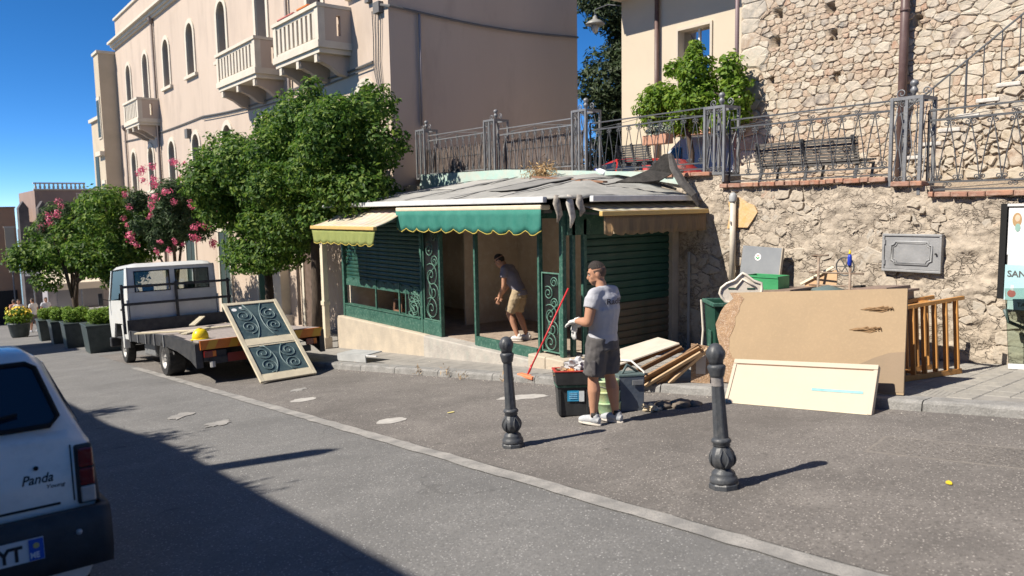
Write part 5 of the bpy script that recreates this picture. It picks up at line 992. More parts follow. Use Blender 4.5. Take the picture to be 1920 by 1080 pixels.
small_car('red_car','red car parked on the terrace behind the railing','' and None or MRED,(12.9,10.25,TG-.0),0,[(0,.8,.86,.74,.6),(.15,.88,.95,.78,.6),(.75,.9,1.36,.79,.58),(1.7,.9,1.42,.79,.6),(2.3,.88,1.28,.79,.56),(2.9,.86,.95,.79,.6),(3.5,.74,.8,.75,.6)],[[(.80,.75,.93),(.80,1.55,.93),(.645,1.6,1.33),(.645,.95,1.3)],[(.80,1.62,.93),(.80,2.55,.92),(.645,2.2,1.26),(.645,1.67,1.33)]])
small_car('grey_van','pale grey van parked on the terrace between red car and church','' and None or MGREY,(15.05,10.05,TG+.1),0,[(0,.95,1.5,.78,.66),(.2,1.0,1.82,.8,.7),(1.8,1.0,1.86,.8,.7),(2.2,.98,1.6,.8,.66),(2.7,.95,1.05,.8,.6),(3.3,.8,.86,.76,.6)],[[(.815,1.75,1.2),(.815,2.3,1.18),(.74,2.0,1.6),(.76,1.75,1.6)]])
# ------------------------------------------------------------------ building across the street that throws the foreground shade (outside the picture)
sb=thing('shade_house','plain rendered house behind the camera on the shaded side','building',(-3.6,5,gz(5)))
MB_=mat('shade_render',(.55,.48,.38),(.5,.43,.34),sc_=1,rough=.9)
loc(MB().slab([(-9,-26,gz(-26)-2),(-9,24,gz(24)-2),(-9,24,gz(24)+5.7),(-9,13,gz(13)+5.95),(-9,11,gz(11)+6.2),(-9,-26,gz(-26)+6.25)],(5.4,0,0)).build('wall',MB_,sb),-3.6,5,gz(5))
c=loc(MB().box(-3.85,-3.62,9.25,9.5,gz(9)+6,gz(9)+7.25).build('chimney',MB_,sb),-3.6,5,gz(5)); MB().lathe([(.15,0),(.12,.12),(.01,.3)],8,(-3.735,9.37,gz(9)+7.25)).build('chimney_cap',MB_,c)
C=[];q=np.random.default_rng(77)
for y,h_,n in ((8.3,.22,120),(10.3,.3,160),(11.6,.5,220),(14.5,.5,250)):
    p=q.normal(size=(n,3))*np.array([.12,.22,h_*.42]); p[:,2]=np.abs(p[:,2]); C.append(p+np.array([-3.75,y,gz(y)+6.15]))
C=np.concatenate(C); N=q.normal(size=C.shape); N/=np.linalg.norm(N,axis=1,keepdims=True); o=ob('roof_plants',leaf_mesh('roof_plants',C,N,.14,LORANGE,.4,q),sb); loc(o,-3.6,5,gz(5)); o['kind']='stuff'
s2=thing('shade_house','taller rendered house further down the shaded side','building',(-3,35,gz(35))); loc(MB().box(-9,-2.9,29.5,36,-6,gz(33)+7.3).build('wall',MB_,s2),-3,35,gz(35)); loc(MB().box(-9,-2.7,29.4,36.1,gz(33)+7.3,gz(33)+7.5).build('cornice',MTRIM,s2),-3,35,gz(35))
# ------------------------------------------------------------------ bollards
MBOL=mat('bollard_paint',(.062,.068,.078),(.045,.05,.058),sc_=7,rough=.45,bump=.15,bsc=40,c3=(.16,.155,.15),sc3=18,a3=.35); MWORN=mat('worn_paint',(.33,.30,.28),(.12,.12,.125),sc_=22,rough=.7,bump=.2)
def bollard(label,base,tilt,worn=False):
    t=thing('bollard',label,'bollard',base,tilt,group='cast iron bollards at the parking strip')
    MB().lathe([(.112,-.03),(.112,.035),(.104,.045)],8).build('foot',MBOL,t)
    MB().lathe([(.10,.04),(.104,.06),(.10,.085),(.086,.098),(.088,.11),(.08,.128),(.06,.142),(.056,.152)],24).build('base_ring',MBOL,t,True)
    def leafy(a,z,i): return 1+.055*math.cos(4*a)*math.sin(PI*min(1,max(0,(z-.15)/.17)))+.03*math.cos(12*a)
    MB().lathe([(.055,.15)]+[(.056+.034*math.sin(PI*(k/12)**.85),.152+.165*k/12) for k in range(13)],48,fn=leafy).build('leaf_bulb',MBOL,t,True)
    for k in range(4):
        a=PI/4+PI/2*k
        for s_ in (-1,1):
            MB().tube([((.060+.035*math.sin(PI*(j/8)**.85))*math.cos(a+s_*.33*math.sin(PI*j/8)),(.060+.035*math.sin(PI*(j/8)**.85))*math.sin(a+s_*.33*math.sin(PI*j/8)),.155+.15*j/8) for j in range(9)],[.004,.007,.008,.008,.008,.007,.006,.005,.003],5).build('leaf_rib',MBOL,t,True)
    MB().lathe([(.054,.315),(.066,.322),(.058,.335),(.072,.345),(.074,.36),(.066,.372),(.056,.378)],24).build('lower_collar',MBOL,t,True)
    MB().lathe([(.053-.011*(k/10),.376+.45*k/10) for k in range(11)],60,fn=lambda a,z,i:1+.045*math.copysign(abs(math.cos(6*a))**.5,math.cos(6*a))).build('fluted_shaft',MBOL,t,False)
    if worn: MB().lathe([(.0462,.765),(.0456,.80),(.0454,.83)],22,cap=False).build('worn_band',MWORN,t,True)
    MB().lathe([(.043,.826),(.052,.835),(.056,.848),(.06,.87),(.066,.89),(.069,.905),(.064,.917),(.052,.925)],24).build('upper_collar',MBOL,t,True)
    MB().lathe([(.05,.922)]+[(.066*math.sin(PI*(.28+.70*k/10)),.985-.078*math.cos(PI*(.28+.70*k/10))+.02) for k in range(11)],48,fn=lambda a,z,i:1+(.09*abs(math.sin(5*a))**.7 if .95<z<1.02 else 0)+(.04*math.cos(10*a) if z<.96 else 0)).build('leaf_head',MBOL,t,True)
    return t
bollard('right and nearer of the two dark cast iron bollards',(4.63,3.40,gz(3.4)),(R(-6.),R(1),0),True); bollard('left and farther of the two dark cast iron bollards',(4.46,5.73,gz(5.73)),(R(-3.5),R(2),R(40)))
# ------------------------------------------------------------------ people
def rings(mb,L_,n=16):
    """loft through horizontal ellipses (x,y,z,rx,ry)"""
    v=[];f=[];m=len(L_)
    for x,y,z,rx,ry in L_:
        for k in range(n): a=2*PI*k/n; v.append((x+rx*math.cos(a),y+ry*math.sin(a),z))
    for i in range(m-1):
        for k in range(n): f.append((i*n+k,i*n+(k+1)%n,(i+1)*n+(k+1)%n,(i+1)*n+k))
    f+=[tuple(range(n))[::-1],tuple(range((m-1)*n,m*n))]; return mb.add(v,f)
CLOUD=bpy.data.textures.new('folds','CLOUDS'); CLOUD.noise_scale=.11; CLOUD.noise_depth=2
def skinned(mb,name,m,par,vox=.011,it=4,disp=0):
    o=mb.build(name,m,par,True); r=o.modifiers.new('remesh','REMESH'); r.mode='VOXEL'; r.voxel_size=vox; r.use_smooth_shade=True
    s_=o.modifiers.new('smooth','SMOOTH'); s_.iterations=it; s_.factor=.5
    if disp: d=o.modifiers.new('folds','DISPLACE'); d.texture=CLOUD; d.strength=disp; d.mid_level=.5; d.texture_coords='LOCAL'
    return o
def hand(mb,wrist,d,nrm,thumb,add=0,curl=.25,spread=.12,s=1.):
    w_=Vector(wrist); d=Vector(d).normalized(); nrm=Vector(nrm); nrm=(nrm-d*nrm.dot(d)).normalized(); side=d.cross(nrm)*thumb
    mb.tube([w_-d*.02,w_+d*.01*s,w_+d*.05*s,w_+d*.088*s],[.026+add,.032+add,.042+add,.040+add],10,True,None if 0 else (.55,1.0) if abs(nrm.z)>.5 else (1.0,.55))
    for k in range(4):
        o_=(k-1.5)*.021*s; L_=(.068,.078,.074,.058)[3-k] if thumb<0 else (.068,.078,.074,.058)[k]
        p=w_+d*.085*s+side*(-o_); dd=(d+side*(-(k-1.5)*spread)).normalized(); q=[p]
        for j in range(3): dd=(dd+nrm*-curl*(.6+.5*j)).normalized(); q.append(q[-1]+dd*L_*s*(.45,.32,.25)[j])
        mb.caps(q,[.0095+add,.009+add,.0085+add,.0075+add],7)
    p=w_+d*.02*s+side*.03*s; q=[p,p+(d*.5+side*.8).normalized()*.035*s,p+(d*.8+side*.6).normalized()*.062*s,p+(d+side*.45-nrm*.2).normalized()*.085*s]; mb.caps(q,[.013+add,.012+add,.0105+add,.0085+add],7)
SKIN=mat('skin',(.46,.25,.16),(.42,.22,.14),sc_=9,rough=.5,bump=.05,spec=.3); HAIR=mat('dark_hair',(.022,.016,.013),(.04,.03,.025),sc_=60,rough=.6,bump=.6,bsc=160)
def head(mb,c,M):
    c=Vector(c)
    def P(x,y,z): return c+M@Vector((x,y,z))
    mb.ball(P(0,-.012,.025),(.077,.094,.098),16,12,M); mb.ball(P(0,.022,-.045),(.06,.066,.075),14,10,M); mb.ball(P(0,.055,-.088),(.03,.03,.026),10,8,M)
    mb.tube([P(0,.085,.02),P(0,.103,-.018),P(0,.106,-.028),P(0,.088,-.036)],[.008,.012,.013,.010],8); mb.tube([P(-.022,.082,-.062),P(0,.092,-.062),P(.022,.082,-.062)],[.006,.011,.006],6)
    mb.tube([P(-.048,.074,.028),P(-.02,.09,.032),P(.02,.09,.032),P(.048,.070,.028)],.005,6)
    for s_ in (-1,1): mb.ball(P(s_*.078,-.01,-.012),(.012,.022,.034),8,8,M@Matrix.Rotation(R(-12),3,'X')); mb.ball(P(s_*.038,.05,-.02),(.024,.028,.025),8,6,M)
def headbits(t,c,M,hair=HAIR,beard=True,bald=False):
    c=Vector(c)
    def P(x,y,z): return c+M@Vector((x,y,z))
    g=MB(); g.ball((0,0,0),(1,1,1),28,20)
    V=[Vector((x*.0785,y*.0935-.014,z*.098+.028)) for x,y,z in g.v]
    F=[f_ for f_ in g.f if all(.058>V[i].z>(-.06 if V[i].y<-.03 else .0) and V[i].y<.035 for i in f_)]
    MB().add([c+M@v for v in V],F).build('hair_sides',mat('faded_hair',(.085,.055,.042),(.14,.085,.062),sc_=80,rough=.8,bump=.4,bsc=200) if beard else hair,t,True)
    V=[Vector((x*.079,y*.0955-.013+.006*max(0,y)*max(0,z),z*.104+.028+.010*max(0,z)*max(0,y+.5)+.003*math.sin(40*x)*max(0,z))) for x,y,z in g.v]
    F=[f_ for f_ in g.f if all(V[i].z>(.075 if V[i].y>.05 else .050) for i in f_)]
    o=MB().add([c+M@v for v in V],F).build('hair',hair,t,True)
    if beard:
        g=MB(); g.ball((0,0,0),(1,1,1),20,14); V=[Vector((v[0]*.0625,v[1]*.069+.022,v[2]*.078-.046)) for v in g.v]
        F=[f_ for f_ in g.f if all(V[i].z<-.05 and V[i].y>-.03 and not(abs(V[i].x)<.026 and V[i].y>.05 and V[i].z>-.078) for i in f_)]
        MB().add([c+M@v for v in V],F).build('beard',mat('beard',(.05,.035,.028),(.2,.11,.08),sc_=70,rough=.8),t,True)
    for s_ in (-1,1):
        MB().ball(P(s_*.032,.078,.006),(.013,.008,.008),8,6,M).build('eye',mat('eye_white',(.6,.57,.53),rough=.2),t,True); MB().ball(P(s_*.032,.0845,.005),(.0055,.003,.0055),8,6,M).build('iris',mat('iris',(.02,.012,.01),rough=.1),t,True)
        MB().tube([P(s_*.05,.078,.03),P(s_*.033,.092,.037),P(s_*.014,.095,.033)],[.003,.005,.004],5).build('eyebrow',hair,t,True)
def person(label,base,rz,J,shirt,shorts,shoe,gloves=None,bulk=1.,hair=HAIR,beard=True,vox=.011,sleeve=.5,leglen=.9,group=None,hcurl=.3,sole=None,fine=True,sock=None):
    t=thing('person',label,'person',base,(0,0,rz),group); b=MB(); J={k:Vector(v) for k,v in J.items()}
    Mh=Euler(J['headrot']).to_matrix(); pv,ch,nk=J['pelvis'],J['chest'],J['neck']
    def torso(mb,g,z_=0):
        L_=[(pv,.155*bulk+g,.105*bulk+g),(pv.lerp(ch,.35),.148*bulk+g,.108*bulk+g),(pv.lerp(ch,.7),.156*bulk+g,.112*bulk+g),(ch,.172*bulk+g,.120*bulk+g),(ch.lerp(nk,.55),.168*bulk+g,.102*bulk+g),(ch.lerp(nk,.85),.118+g,.075+g)]
        up=(nk-pv).normalized(); X_=Vector((1,0,0)); Y_=up.cross(X_).normalized()*-1 if 0 else Vector((0,up.z,-up.y)).normalized(); n=18; v=[];f=[]
        for c,rx,ry in L_:
            for k in range(n): a=2*PI*k/n; v.append(c+X_*rx*math.cos(a)+Y_*ry*math.sin(a))
        for i in range(len(L_)-1):
            for k in range(n): f.append((i*n+k,i*n+(k+1)%n,(i+1)*n+(k+1)%n,(i+1)*n+k))
        f+=[tuple(range(n))[::-1],tuple(range((len(L_)-1)*n,len(L_)*n))]; mb.add(v,f)
    torso(b,-.012); hc=J['head']; b.tube([nk-Vector((0,0,.05)),nk.lerp(hc,.35),hc-Vector((0,.01,.04))],[.062,.056,.055],12); head(b,hc,Mh)
    for s_,S in ((-1,'l'),(1,'r')):
        sh_,el,wr=J['sh'+S],J['el'+S],J['wr'+S]; b.caps([sh_,sh_.lerp(el,.45),el],[.055*bulk,.052*bulk,.042*bulk],12); b.caps([el,el.lerp(wr,.3),wr],[.042*bulk,.045*bulk,.030],12)
        hand(b,wr,J['hd'+S],J['hn'+S],-s_,-.001 if gloves else 0,hcurl)
        hp,kn,an=J['hp'+S],J['kn'+S],J['an'+S]; b.caps([hp,hp.lerp(kn,.5),kn],[.085,.075,.056],12); b.caps([kn,kn.lerp(an,.3)+Vector((0,-.012,0)),an.lerp(kn,.12),an],[.056,.061*bulk,.04,.037],12); b.caps([an-Vector((0,0,.03)),an+Vector((0,.12,-.05))],[.036,.03],8)
    b.caps([J['hpl'],pv,J['hpr']],[.09,.1,.09],10); skinned(b,'body',SKIN,t,vox,3)
    sm=MB(); torso(sm,.012); sm.caps([J['shl'],ch.lerp(nk,.72),J['shr']],[.068,.088,.068],12)
    for S in 'lr': sh_,el=J['sh'+S],J['el'+S]; e=sh_.lerp(el,sleeve); sm.tube([sh_.lerp(ch,.1),sh_.lerp(e,.4),e],[.07*bulk,.074*bulk,.071*bulk],14)
    hem=pv+(pv-ch).normalized()*.05; sm.tube([hem,pv,pv.lerp(ch,.3)],[.17,.172,.155],18,True,(1,.72) if 0 else None) if 0 else rings(sm,[(hem.x,hem.y,hem.z-.02,.172*bulk,.128*bulk),(pv.x,pv.y,pv.z+.03,.168*bulk,.124*bulk)],18)
    skinned(sm,'t_shirt',shirt,t,vox,4,.022 if fine else 0)
    so_=MB(); rings(so_,[(pv.x,pv.y,pv.z-.12,.172*bulk,.14*bulk),(pv.x,pv.y,pv.z+.02,.162*bulk,.118*bulk),(pv.x,pv.y,pv.z+.05,.155*bulk,.11*bulk)],18)
    for S in 'lr':
        hp,kn=J['hp'+S],J['kn'+S]; e=hp.lerp(kn,leglen); so_.tube([hp+Vector((0,0,.05)),hp.lerp(e,.5),e],[.105*bulk,.106*bulk,.100*bulk],14)
    o=skinned(so_,'shorts',shorts,t,vox,4,.03 if fine else 0)
    for S in 'lr':
        an=J['an'+S]; f=MB(); z0=an.z-.085; f.tube([(an.x,an.y-.075,z0+.05),(an.x,an.y-.03,z0+.058),(an.x,an.y+.05,z0+.055),(an.x,an.y+.13,z0+.04),(an.x,an.y+.185,z0+.032)],[.035,.044,.047,.043,.026],12); f.caps([(an.x,an.y-.02,z0+.05),(an.x,an.y-.025,z0+.1)],[.043,.042],10)
        o=skinned(f,'shoe',shoe,t,.008,3); q=MB(); q.slab([(an.x+.040*math.sin(2*PI*k/20)*(1+.15*math.cos(2*PI*k/20)),an.y+.05+.145*math.cos(2*PI*k/20),z0) for k in range(20)],(0,0,.028)); q.build('sole',sole or mat('sole_white',(.62,.58,.52),rough=.8),o,bevel=.006)
        if sock: MB().tube([an+Vector((0,-.01,-.0)),an+Vector((0,-.012,.05))],.043,10).build('sock',sock,t,True)
    if gloves:
        for S,s_ in (('l',-1),('r',1)): g=MB(); hand(g,J['wr'+S],J['hd'+S],J['hn'+S],-s_,.0045,hcurl); g.tube([J['wr'+S]-J['hd'+S].normalized()*.05,J['wr'+S]+J['hd'+S].normalized()*.01],[.036,.036],10); skinned(g,'glove',gloves,t,.006,2)
    headbits(t,hc,Mh,hair,beard); return t
def cloth(n,a,b,sc_=9): return mat(n,a,b,sc_=sc_,rough=.95,bump=.12,bsc=60,spec=.2)
TEE=cloth('grey_tee',(.42,.43,.47),(.38,.39,.43)); GLV=cloth('white_glove',(.66,.66,.64),(.5,.5,.5),20)
SHO=mat('work_shorts',(.085,.08,.082),(.11,.105,.105),sc_=6,rough=.95,bump=.15); SHOE1=mat('grey_trainer',(.30,.33,.37),(.5,.5,.5),sc_=22,rough=.8)
J1=dict(pelvis=(0,-.01,.93),chest=(0,-.03,1.24),neck=(0,-.01,1.46),head=(-.01,.055,1.60),headrot=(R(-14),0,R(34)),shl=(-.185,-.02,1.40),ell=(-.255,.0,1.12),wrl=(-.13,.235,1.10),hdl=(.1,.95,-.28),hnl=(-.3,-.2,1),
 shr=(.185,-.02,1.40),elr=(.25,.05,1.13),wrr=(.05,.27,1.06),hdr=(-.75,.45,-.35),hnr=(.2,.6,.8),hpl=(-.085,-.01,.90),knl=(-.10,.05,.50),anl=(-.11,.035,.09),hpr=(.085,-.01,.90),knr=(.10,-.03,.50),anr=(.11,-.10,.09))
m1=person('man in grey T-shirt and dark shorts pulling on white gloves beside the bins','' or (5.66,5.72,gz(5.7)+.005),R(12),J1,TEE,SHO,SHOE1,GLV,1.16,beard=True,sock=mat('dark_sock',(.03,.03,.03),rough=.9))
# glove hanging from his hands, cargo pockets, belt, print on the back
g=MB(); hand(g,(-.06,.30,1.05),(-.1,.12,-1),(-.8,.5,0),1,.004,.12,.2); g.tube([(-.06,.30,1.08),(-.06,.30,1.02)],[.034,.036],10); tag(skinned(g,'loose_glove',GLV,None,.006,2),'spare white work glove dangling from the standing man’s hands','glove'); lg=bpy.data.objects['loose_glove']; lg.location=(5.66,5.72,gz(5.7)+.005); lg.rotation_euler=(0,0,R(12))
for s_ in (-1,1): MB().box(s_*.19-.02,s_*.19+.02,-.055,.085,.55,.72).build('cargo_pocket',mat('pocket',(.055,.053,.058),(.08,.075,.08),sc_=8,rough=.95),m1,bevel=.02)
MB().box(-.203,-.197,.01,.03,.56,.70).build('pocket_strap',mat('pocket',(.055,.053,.058)),m1)
me=text_mesh('shirt_print','Rad8.',.085,mat('print_grey',(.06,.05,.06),rough=.9),.0012,.001)
for v in me.vertices:
    x,y=v.co.x,v.co.y; u=(x-.115)/.165; a=max(-1.25,min(1.25,u)); v.co=Vector((.218*math.sin(a),-.03-.156*math.cos(a),1.30+y))
ob('shirt_print',me,m1)
J2=dict(pelvis=(0,-.05,.90),chest=(0,.10,1.17),neck=(0,.22,1.36),head=(0,.33,1.44),headrot=(R(-32),0,0),shl=(-.18,.17,1.30),ell=(-.22,.16,1.02),wrl=(-.17,.27,.80),hdl=(0,.35,-1),hnl=(-.9,0,0),
 shr=(.18,.17,1.30),elr=(.23,.22,1.03),wrr=(.16,.36,.83),hdr=(0,.4,-1),hnr=(.9,0,0),hpl=(-.085,-.05,.88),knl=(-.09,.12,.49),anl=(-.10,-.05,.09),hpr=(.085,-.05,.88),knr=(.09,.02,.48),anr=(.10,-.14,.09))
person('bending man in grey T-shirt and beige shorts inside the kiosk doorway',(8.55,10.8,KF+.015),R(28),J2,cloth('mauve_tee',(.24,.23,.27),(.2,.19,.23)),cloth('beige_shorts',(.42,.33,.22),(.36,.28,.18)),mat('white_trainer',(.6,.58,.55),rough=.7),None,beard=False)
JS=dict(pelvis=(0,0,.93),chest=(0,.0,1.24),neck=(0,.01,1.46),head=(0,.03,1.6),headrot=(0,0,0),shl=(-.18,0,1.40),ell=(-.24,-.02,1.13),wrl=(-.22,.1,.9),hdl=(0,.2,-1),hnl=(-1,0,0),shr=(.18,0,1.40),elr=(.24,-.02,1.13),wrr=(.22,.08,.89),hdr=(0,.2,-1),hnr=(1,0,0),hpl=(-.085,0,.9),knl=(-.09,.08,.5),anl=(-.1,.12,.09),hpr=(.085,0,.9),knr=(.09,.0,.5),anr=(.1,-.14,.12))
fars=[((4.62,45.0),40,(.62,.62,.62),(.12,.11,.12),'walker in white shirt and dark shorts in the middle of the far group'),((5.35,46.5),200,(.55,.56,.6),(.5,.45,.36),'walker in white shirt and pale shorts at the right of the far group'),((4.15,46.5),170,(.55,.52,.5),(.2,.2,.25),'walker in pale shirt just right of the flower tub'),((4.25,50.),20,(.6,.3,.2),(.12,.13,.2),'farthest walker in orange top at the end of the street')]
for k,((x,y),rz_,a,b_,lab) in enumerate(fars):
    person(lab,(x,y,gz(y)),R(rz_),JS,cloth('far_top_%d'%k,a,tuple(c*.9 for c in a)),cloth('far_shorts_%d'%k,b_,tuple(c*.8 for c in b_)),SHOE1,None,vox=.02,beard=False,group='people walking down the street',fine=False)
# ------------------------------------------------------------------ heaped scrap on the pavement
def gp(x,y): return gz(y)+KH
MPLY=mat('chipboard',(.345,.25,.153),(.315,.23,.142),sc_=1.5,rough=.8,bump=.08,c3=(.46,.33,.2),sc3=30,a3=.25); MCHIP=mat('raw_chipboard',(.38,.25,.15),(.28,.18,.11),sc_=12,rough=.95,bump=.9,bsc=60,c3=(.6,.5,.42),sc3=45,a3=.6); MDOWN=mat('board_backing',(.27,.20,.135),(.245,.185,.125),sc_=2,rough=.85,bump=.1)
BL=Vector((7.80,5.95,-.42)); BR=Vector((7.99,3.66,-.21)); TR=Vector((8.30,3.80,.87)); TL=BL+(TR-BR)
t=thing('chipboard_sheet','large tan chipboard sheet with ragged left edge leaning on the heap','board',tuple(BL))
ex=(BR-BL); ey=((TL-BL)+(TR-BR))/2; nn=ex.cross(ey).normalized()
if nn.x>0: nn=-nn
def Q(u,v,w_=0): return (BR-BL)*u*(1-v)+((TL-BL)*(1-u)+(TR-BL)*u)*v+nn*w_ if 0 else ((BR-BL)*u)*(1-v)+((TL-BL)+(TR-TL)*u)*v+nn*w_
rg=random.Random(4); lf=[(.0+.035*math.sin(v*7)+rg.uniform(0,.018)+.03*abs(v-.4),v) for v in [i/14 for i in range(15)]]; lf=[(u+.06*v*v,v) for u,v in lf]; lf[-1]=(.075,1.0); lf[-2]=(.10,.93)
out=[(1,0)]+[(1,.5),(1,1)]+lf[::-1]
MB().slab([Q(u,v,0) for u,v in out],nn*-.022).build('sheet',MPLY,t)
inn=[(u+.07+rg.uniform(0,.035)+.03*math.sin(v*11),v) for u,v in lf]; MB().slab([Q(u,v,.0015) for u,v in [lf[0]]+inn[:]+[(lf[-1])]+lf[::-1][1:-1]],nn*.003).build('raw_edge',MCHIP,t)
dn=[(1,0.02),(1,.40),(.93,.385),(.86,.33),(.8,.27),(.74,.245),(.68,.16),(.66,.1),(.70,.02)]; MB().slab([Q(u,v,.002) for u,v in dn],nn*.002).build('peeled_patch',MDOWN,t)
for u,v in ((.86,.80),(.81,.60)):
    q=MB(); 
    for k in range(5): a=rg.uniform(-.05,.05); q.tube([Q(u-.05+.02*k,v+a*.2,.006),Q(u+.0+.02*k,v+.012+a*.3,.022),Q(u+.035+.012*k,v-.01,.008)],[.006,.010,.005],5)
    q.slab([Q(u+p[0],v+p[1],.003) for p in ((-.07,.0),(-.03,.022),(.03,.012),(.06,-.01),(.03,-.028),(-.02,-.01))],nn*.004); q.build('splinter_hole',mat('splinter',(.20,.12,.06),(.3,.19,.1),sc_=20,rough=.95),t)
# white panel door
MWP=mat('ivory_paint',(.465,.395,.31),(.45,.38,.298),sc_=3,rough=.55,bump=.05,c3=(.6,.5,.36),sc3=30,a3=.12)
BL=Vector((7.22,5.32,-.475)); BR=Vector((7.42,3.70,-.33)); TL=Vector((7.60,5.45,-.04)); TR=BR+(TL-BL); t=thing('ivory_door_panel','ivory painted panel with blue stripe leaning in front of the chipboard','panel',tuple(BL))
nn=(BR-BL).cross(TL-BL).normalized(); nn=-nn if nn.x>0 else nn
def Q(u,v,w_=0): return ((BR-BL)*u)*(1-v)+((TL-BL)+(TR-TL)*u)*v+nn*w_
def qb(name,m,u0,u1,v0,v1,w0,w1,par=None): 
    q=[Q(u,v,w_) for w_ in (w0,w1) for u,v in ((u0,v0),(u1,v0),(u1,v1),(u0,v1))]; return MB().add(q,[(3,2,1,0),(4,5,6,7),(0,1,5,4),(1,2,6,5),(2,3,7,6),(3,0,4,7)]).build(name,m,par or t,bevel=.004)
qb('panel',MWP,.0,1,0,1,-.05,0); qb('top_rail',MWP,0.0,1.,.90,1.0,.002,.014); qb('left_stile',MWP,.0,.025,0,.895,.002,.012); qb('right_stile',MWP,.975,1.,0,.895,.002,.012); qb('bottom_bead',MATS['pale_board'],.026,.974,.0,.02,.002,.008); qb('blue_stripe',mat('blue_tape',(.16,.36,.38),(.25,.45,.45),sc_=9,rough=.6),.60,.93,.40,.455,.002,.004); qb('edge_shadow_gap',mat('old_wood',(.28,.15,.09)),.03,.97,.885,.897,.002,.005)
# slatted pine frame
MPINE=mat('pine',(.50,.25,.075),(.42,.20,.06),sc_=5,rough=.6,bump=.15,stretch=(3,3,.6))
def gg(x,y): return gz(y)+KH
A=Vector((8.35,4.05,0)); B=Vector((9.75,3.62,0)); 
t=thing('slatted_pine_frame','orange pine slatted bed frame standing right of the chipboard','slatted frame',(9.0,3.95,gg(9,3.95)),(math.atan(-SL),0,0))
d=Vector((.94,-.33,0)).normalized(); s2_=Vector((.33,.94,0))
for sd,off in ((0,Vector((0,0,0))),(1,s2_*.42)):
    a=-d*.62+off; b=d*.62+off
    MB().beam(a+Vector((0,0,.03)),b+Vector((0,0,.03)),.05,.06).build('bottom_rail',MPINE,t,bevel=.004); MB().beam(a*1.0+Vector((0,0,.82)),b+d*.1+Vector((0,0,.88)),.05,.045).build('top_rail',MPINE,t,bevel=.004)
    for k in range(8):
        p=a.lerp(b,.04+.92*k/7); tp=.82+.06*(k/7); MB().beam(p+Vector((0,0,.06)),p+d*.03+Vector((0,0,tp-.02)),.062,.02,(d.x,d.y,0)).build('slat',MPINE,t)
for k in (.1,.5,.9): MB().beam(-d*.62+d*1.24*k+Vector((0,0,.80+.05*k)),-d*.62+d*1.24*k+s2_*.42+Vector((0,0,.80+.05*k)),.09,.02).build('cross_board',MPINE,t)
for k in (.15,.6): MB().beam(-d*.62+d*1.24*k+Vector((0,0,.045)),-d*.62+d*1.24*k+s2_*.42+Vector((0,0,.045)),.06,.03).build('cross_board',MPINE,t)
# grey panel with round sticker
t=thing('laminate_sheet','grey board with a round white sticker leaning on the rubble wall','panel',(10.02,6.92,gg(10,6.92))); lean=Matrix.Rotation(R(7),4,'Y')@Matrix.Rotation(R(2),4,'X')
MB().box(-.03,.02,-.35,.33,0,1.66,lean).build('board',mat('slate_laminate',(.20,.215,.235),(.25,.265,.28),sc_=2.5,rough=.5,bump=.05),t,bevel=.003); MB().box(-.031,.021,-.366,-.351,0,1.66,lean).build('edge_strip',mat('edge_tan',(.42,.37,.3),rough=.6),t)
pts=[lean@Vector((-.0325,.04+.055*math.cos(2*PI*k/20),1.50+.055*math.sin(2*PI*k/20))) for k in range(20)]; st_=MB().add(pts,[tuple(range(20))]).build('sticker',mat('white_sticker',(.8,.8,.8)),t)
for k,(dy,dz,c) in enumerate(((.0,.02,(.6,.1,.05)),(.02,-.01,(.05,.3,.1)),(-.02,-.01,(.05,.3,.1)),(0,-.025,(.05,.3,.1)))): MB().add([lean@Vector((-.0335,.04+dy+.014*math.cos(2*PI*i/10),1.50+dz+.014*math.sin(2*PI*i/10))) for i in range(10)],[tuple(range(10))]).build('sticker_print',mat('ink_%d'%min(k,1),c),st_)
# brown chest with drawer, behind the chipboard
MCH=mat('brown_veneer',(.26,.19,.155),(.21,.15,.12),sc_=3,rough=.5,bump=.08,stretch=(1,5,1))
t=thing('brown_desk','brown veneered desk top showing above the right of the chipboard','desk',(9.35,4.75,gg(9,4.75)),(math.atan(-SL),0,R(-6)))
MB().box(-.32,.32,-.55,.55,.98,1.01).build('top',MCH,t,bevel=.004); MB().box(-.28,.28,-.5,.5,.78,.979).build('drawer_box',MCH,t); MB().box(-.295,-.281,-.42,.42,.80,.96).build('drawer_front',mat('tan_board',(.45,.36,.25)),t,bevel=.004); MB().box(-.2,.3,-.45,.0,1.012,1.05).build('shelf_board',MCH,t); MB().box(-.1,0,-.05,.06,1.052,1.075).build('loose_bracket',MDARK,t)
for sx in (-.25,.25):
    for sy in (-.46,.46): MB().box(sx-.03,sx+.03,sy-.03,sy+.03,0,.78).build('leg',MCH,t)
# green crate on a cupboard carcass
MGC=mat('green_plastic',(.05,.30,.12),(.04,.25,.1),sc_=6,rough=.5); 
t=thing('old_cupboard','dark low cupboard carcass hidden behind the chipboard sheet','cupboard',(9.25,6.25,gg(9,6.25)),(math.atan(-SL),0,0)); MB().box(-.3,.3,-.75,.25,0,1.03).build('carcass',MCH,t); MB().box(-.33,.33,-.78,.28,1.03,1.06).build('top',MCH,t); MB().box(-.315,-.301,-.02,.02,.1,.9).build('door_gap',MDARK,t)
cz=gg(9,6.25)+1.06
def tray(t,w_,l,h,m,th=.012):
    MB().box(-w_/2,w_/2,-l/2,l/2,0,th).build('base',m,t)
    for b in ((-w_/2,-w_/2+th,-l/2,l/2),(w_/2-th,w_/2,-l/2,l/2),(-w_/2+th,w_/2-th,-l/2,-l/2+th),(-w_/2+th,w_/2-th,l/2-th,l/2)): MB().box(*b,th,h).build('side',m,t,bevel=.003)
    return t
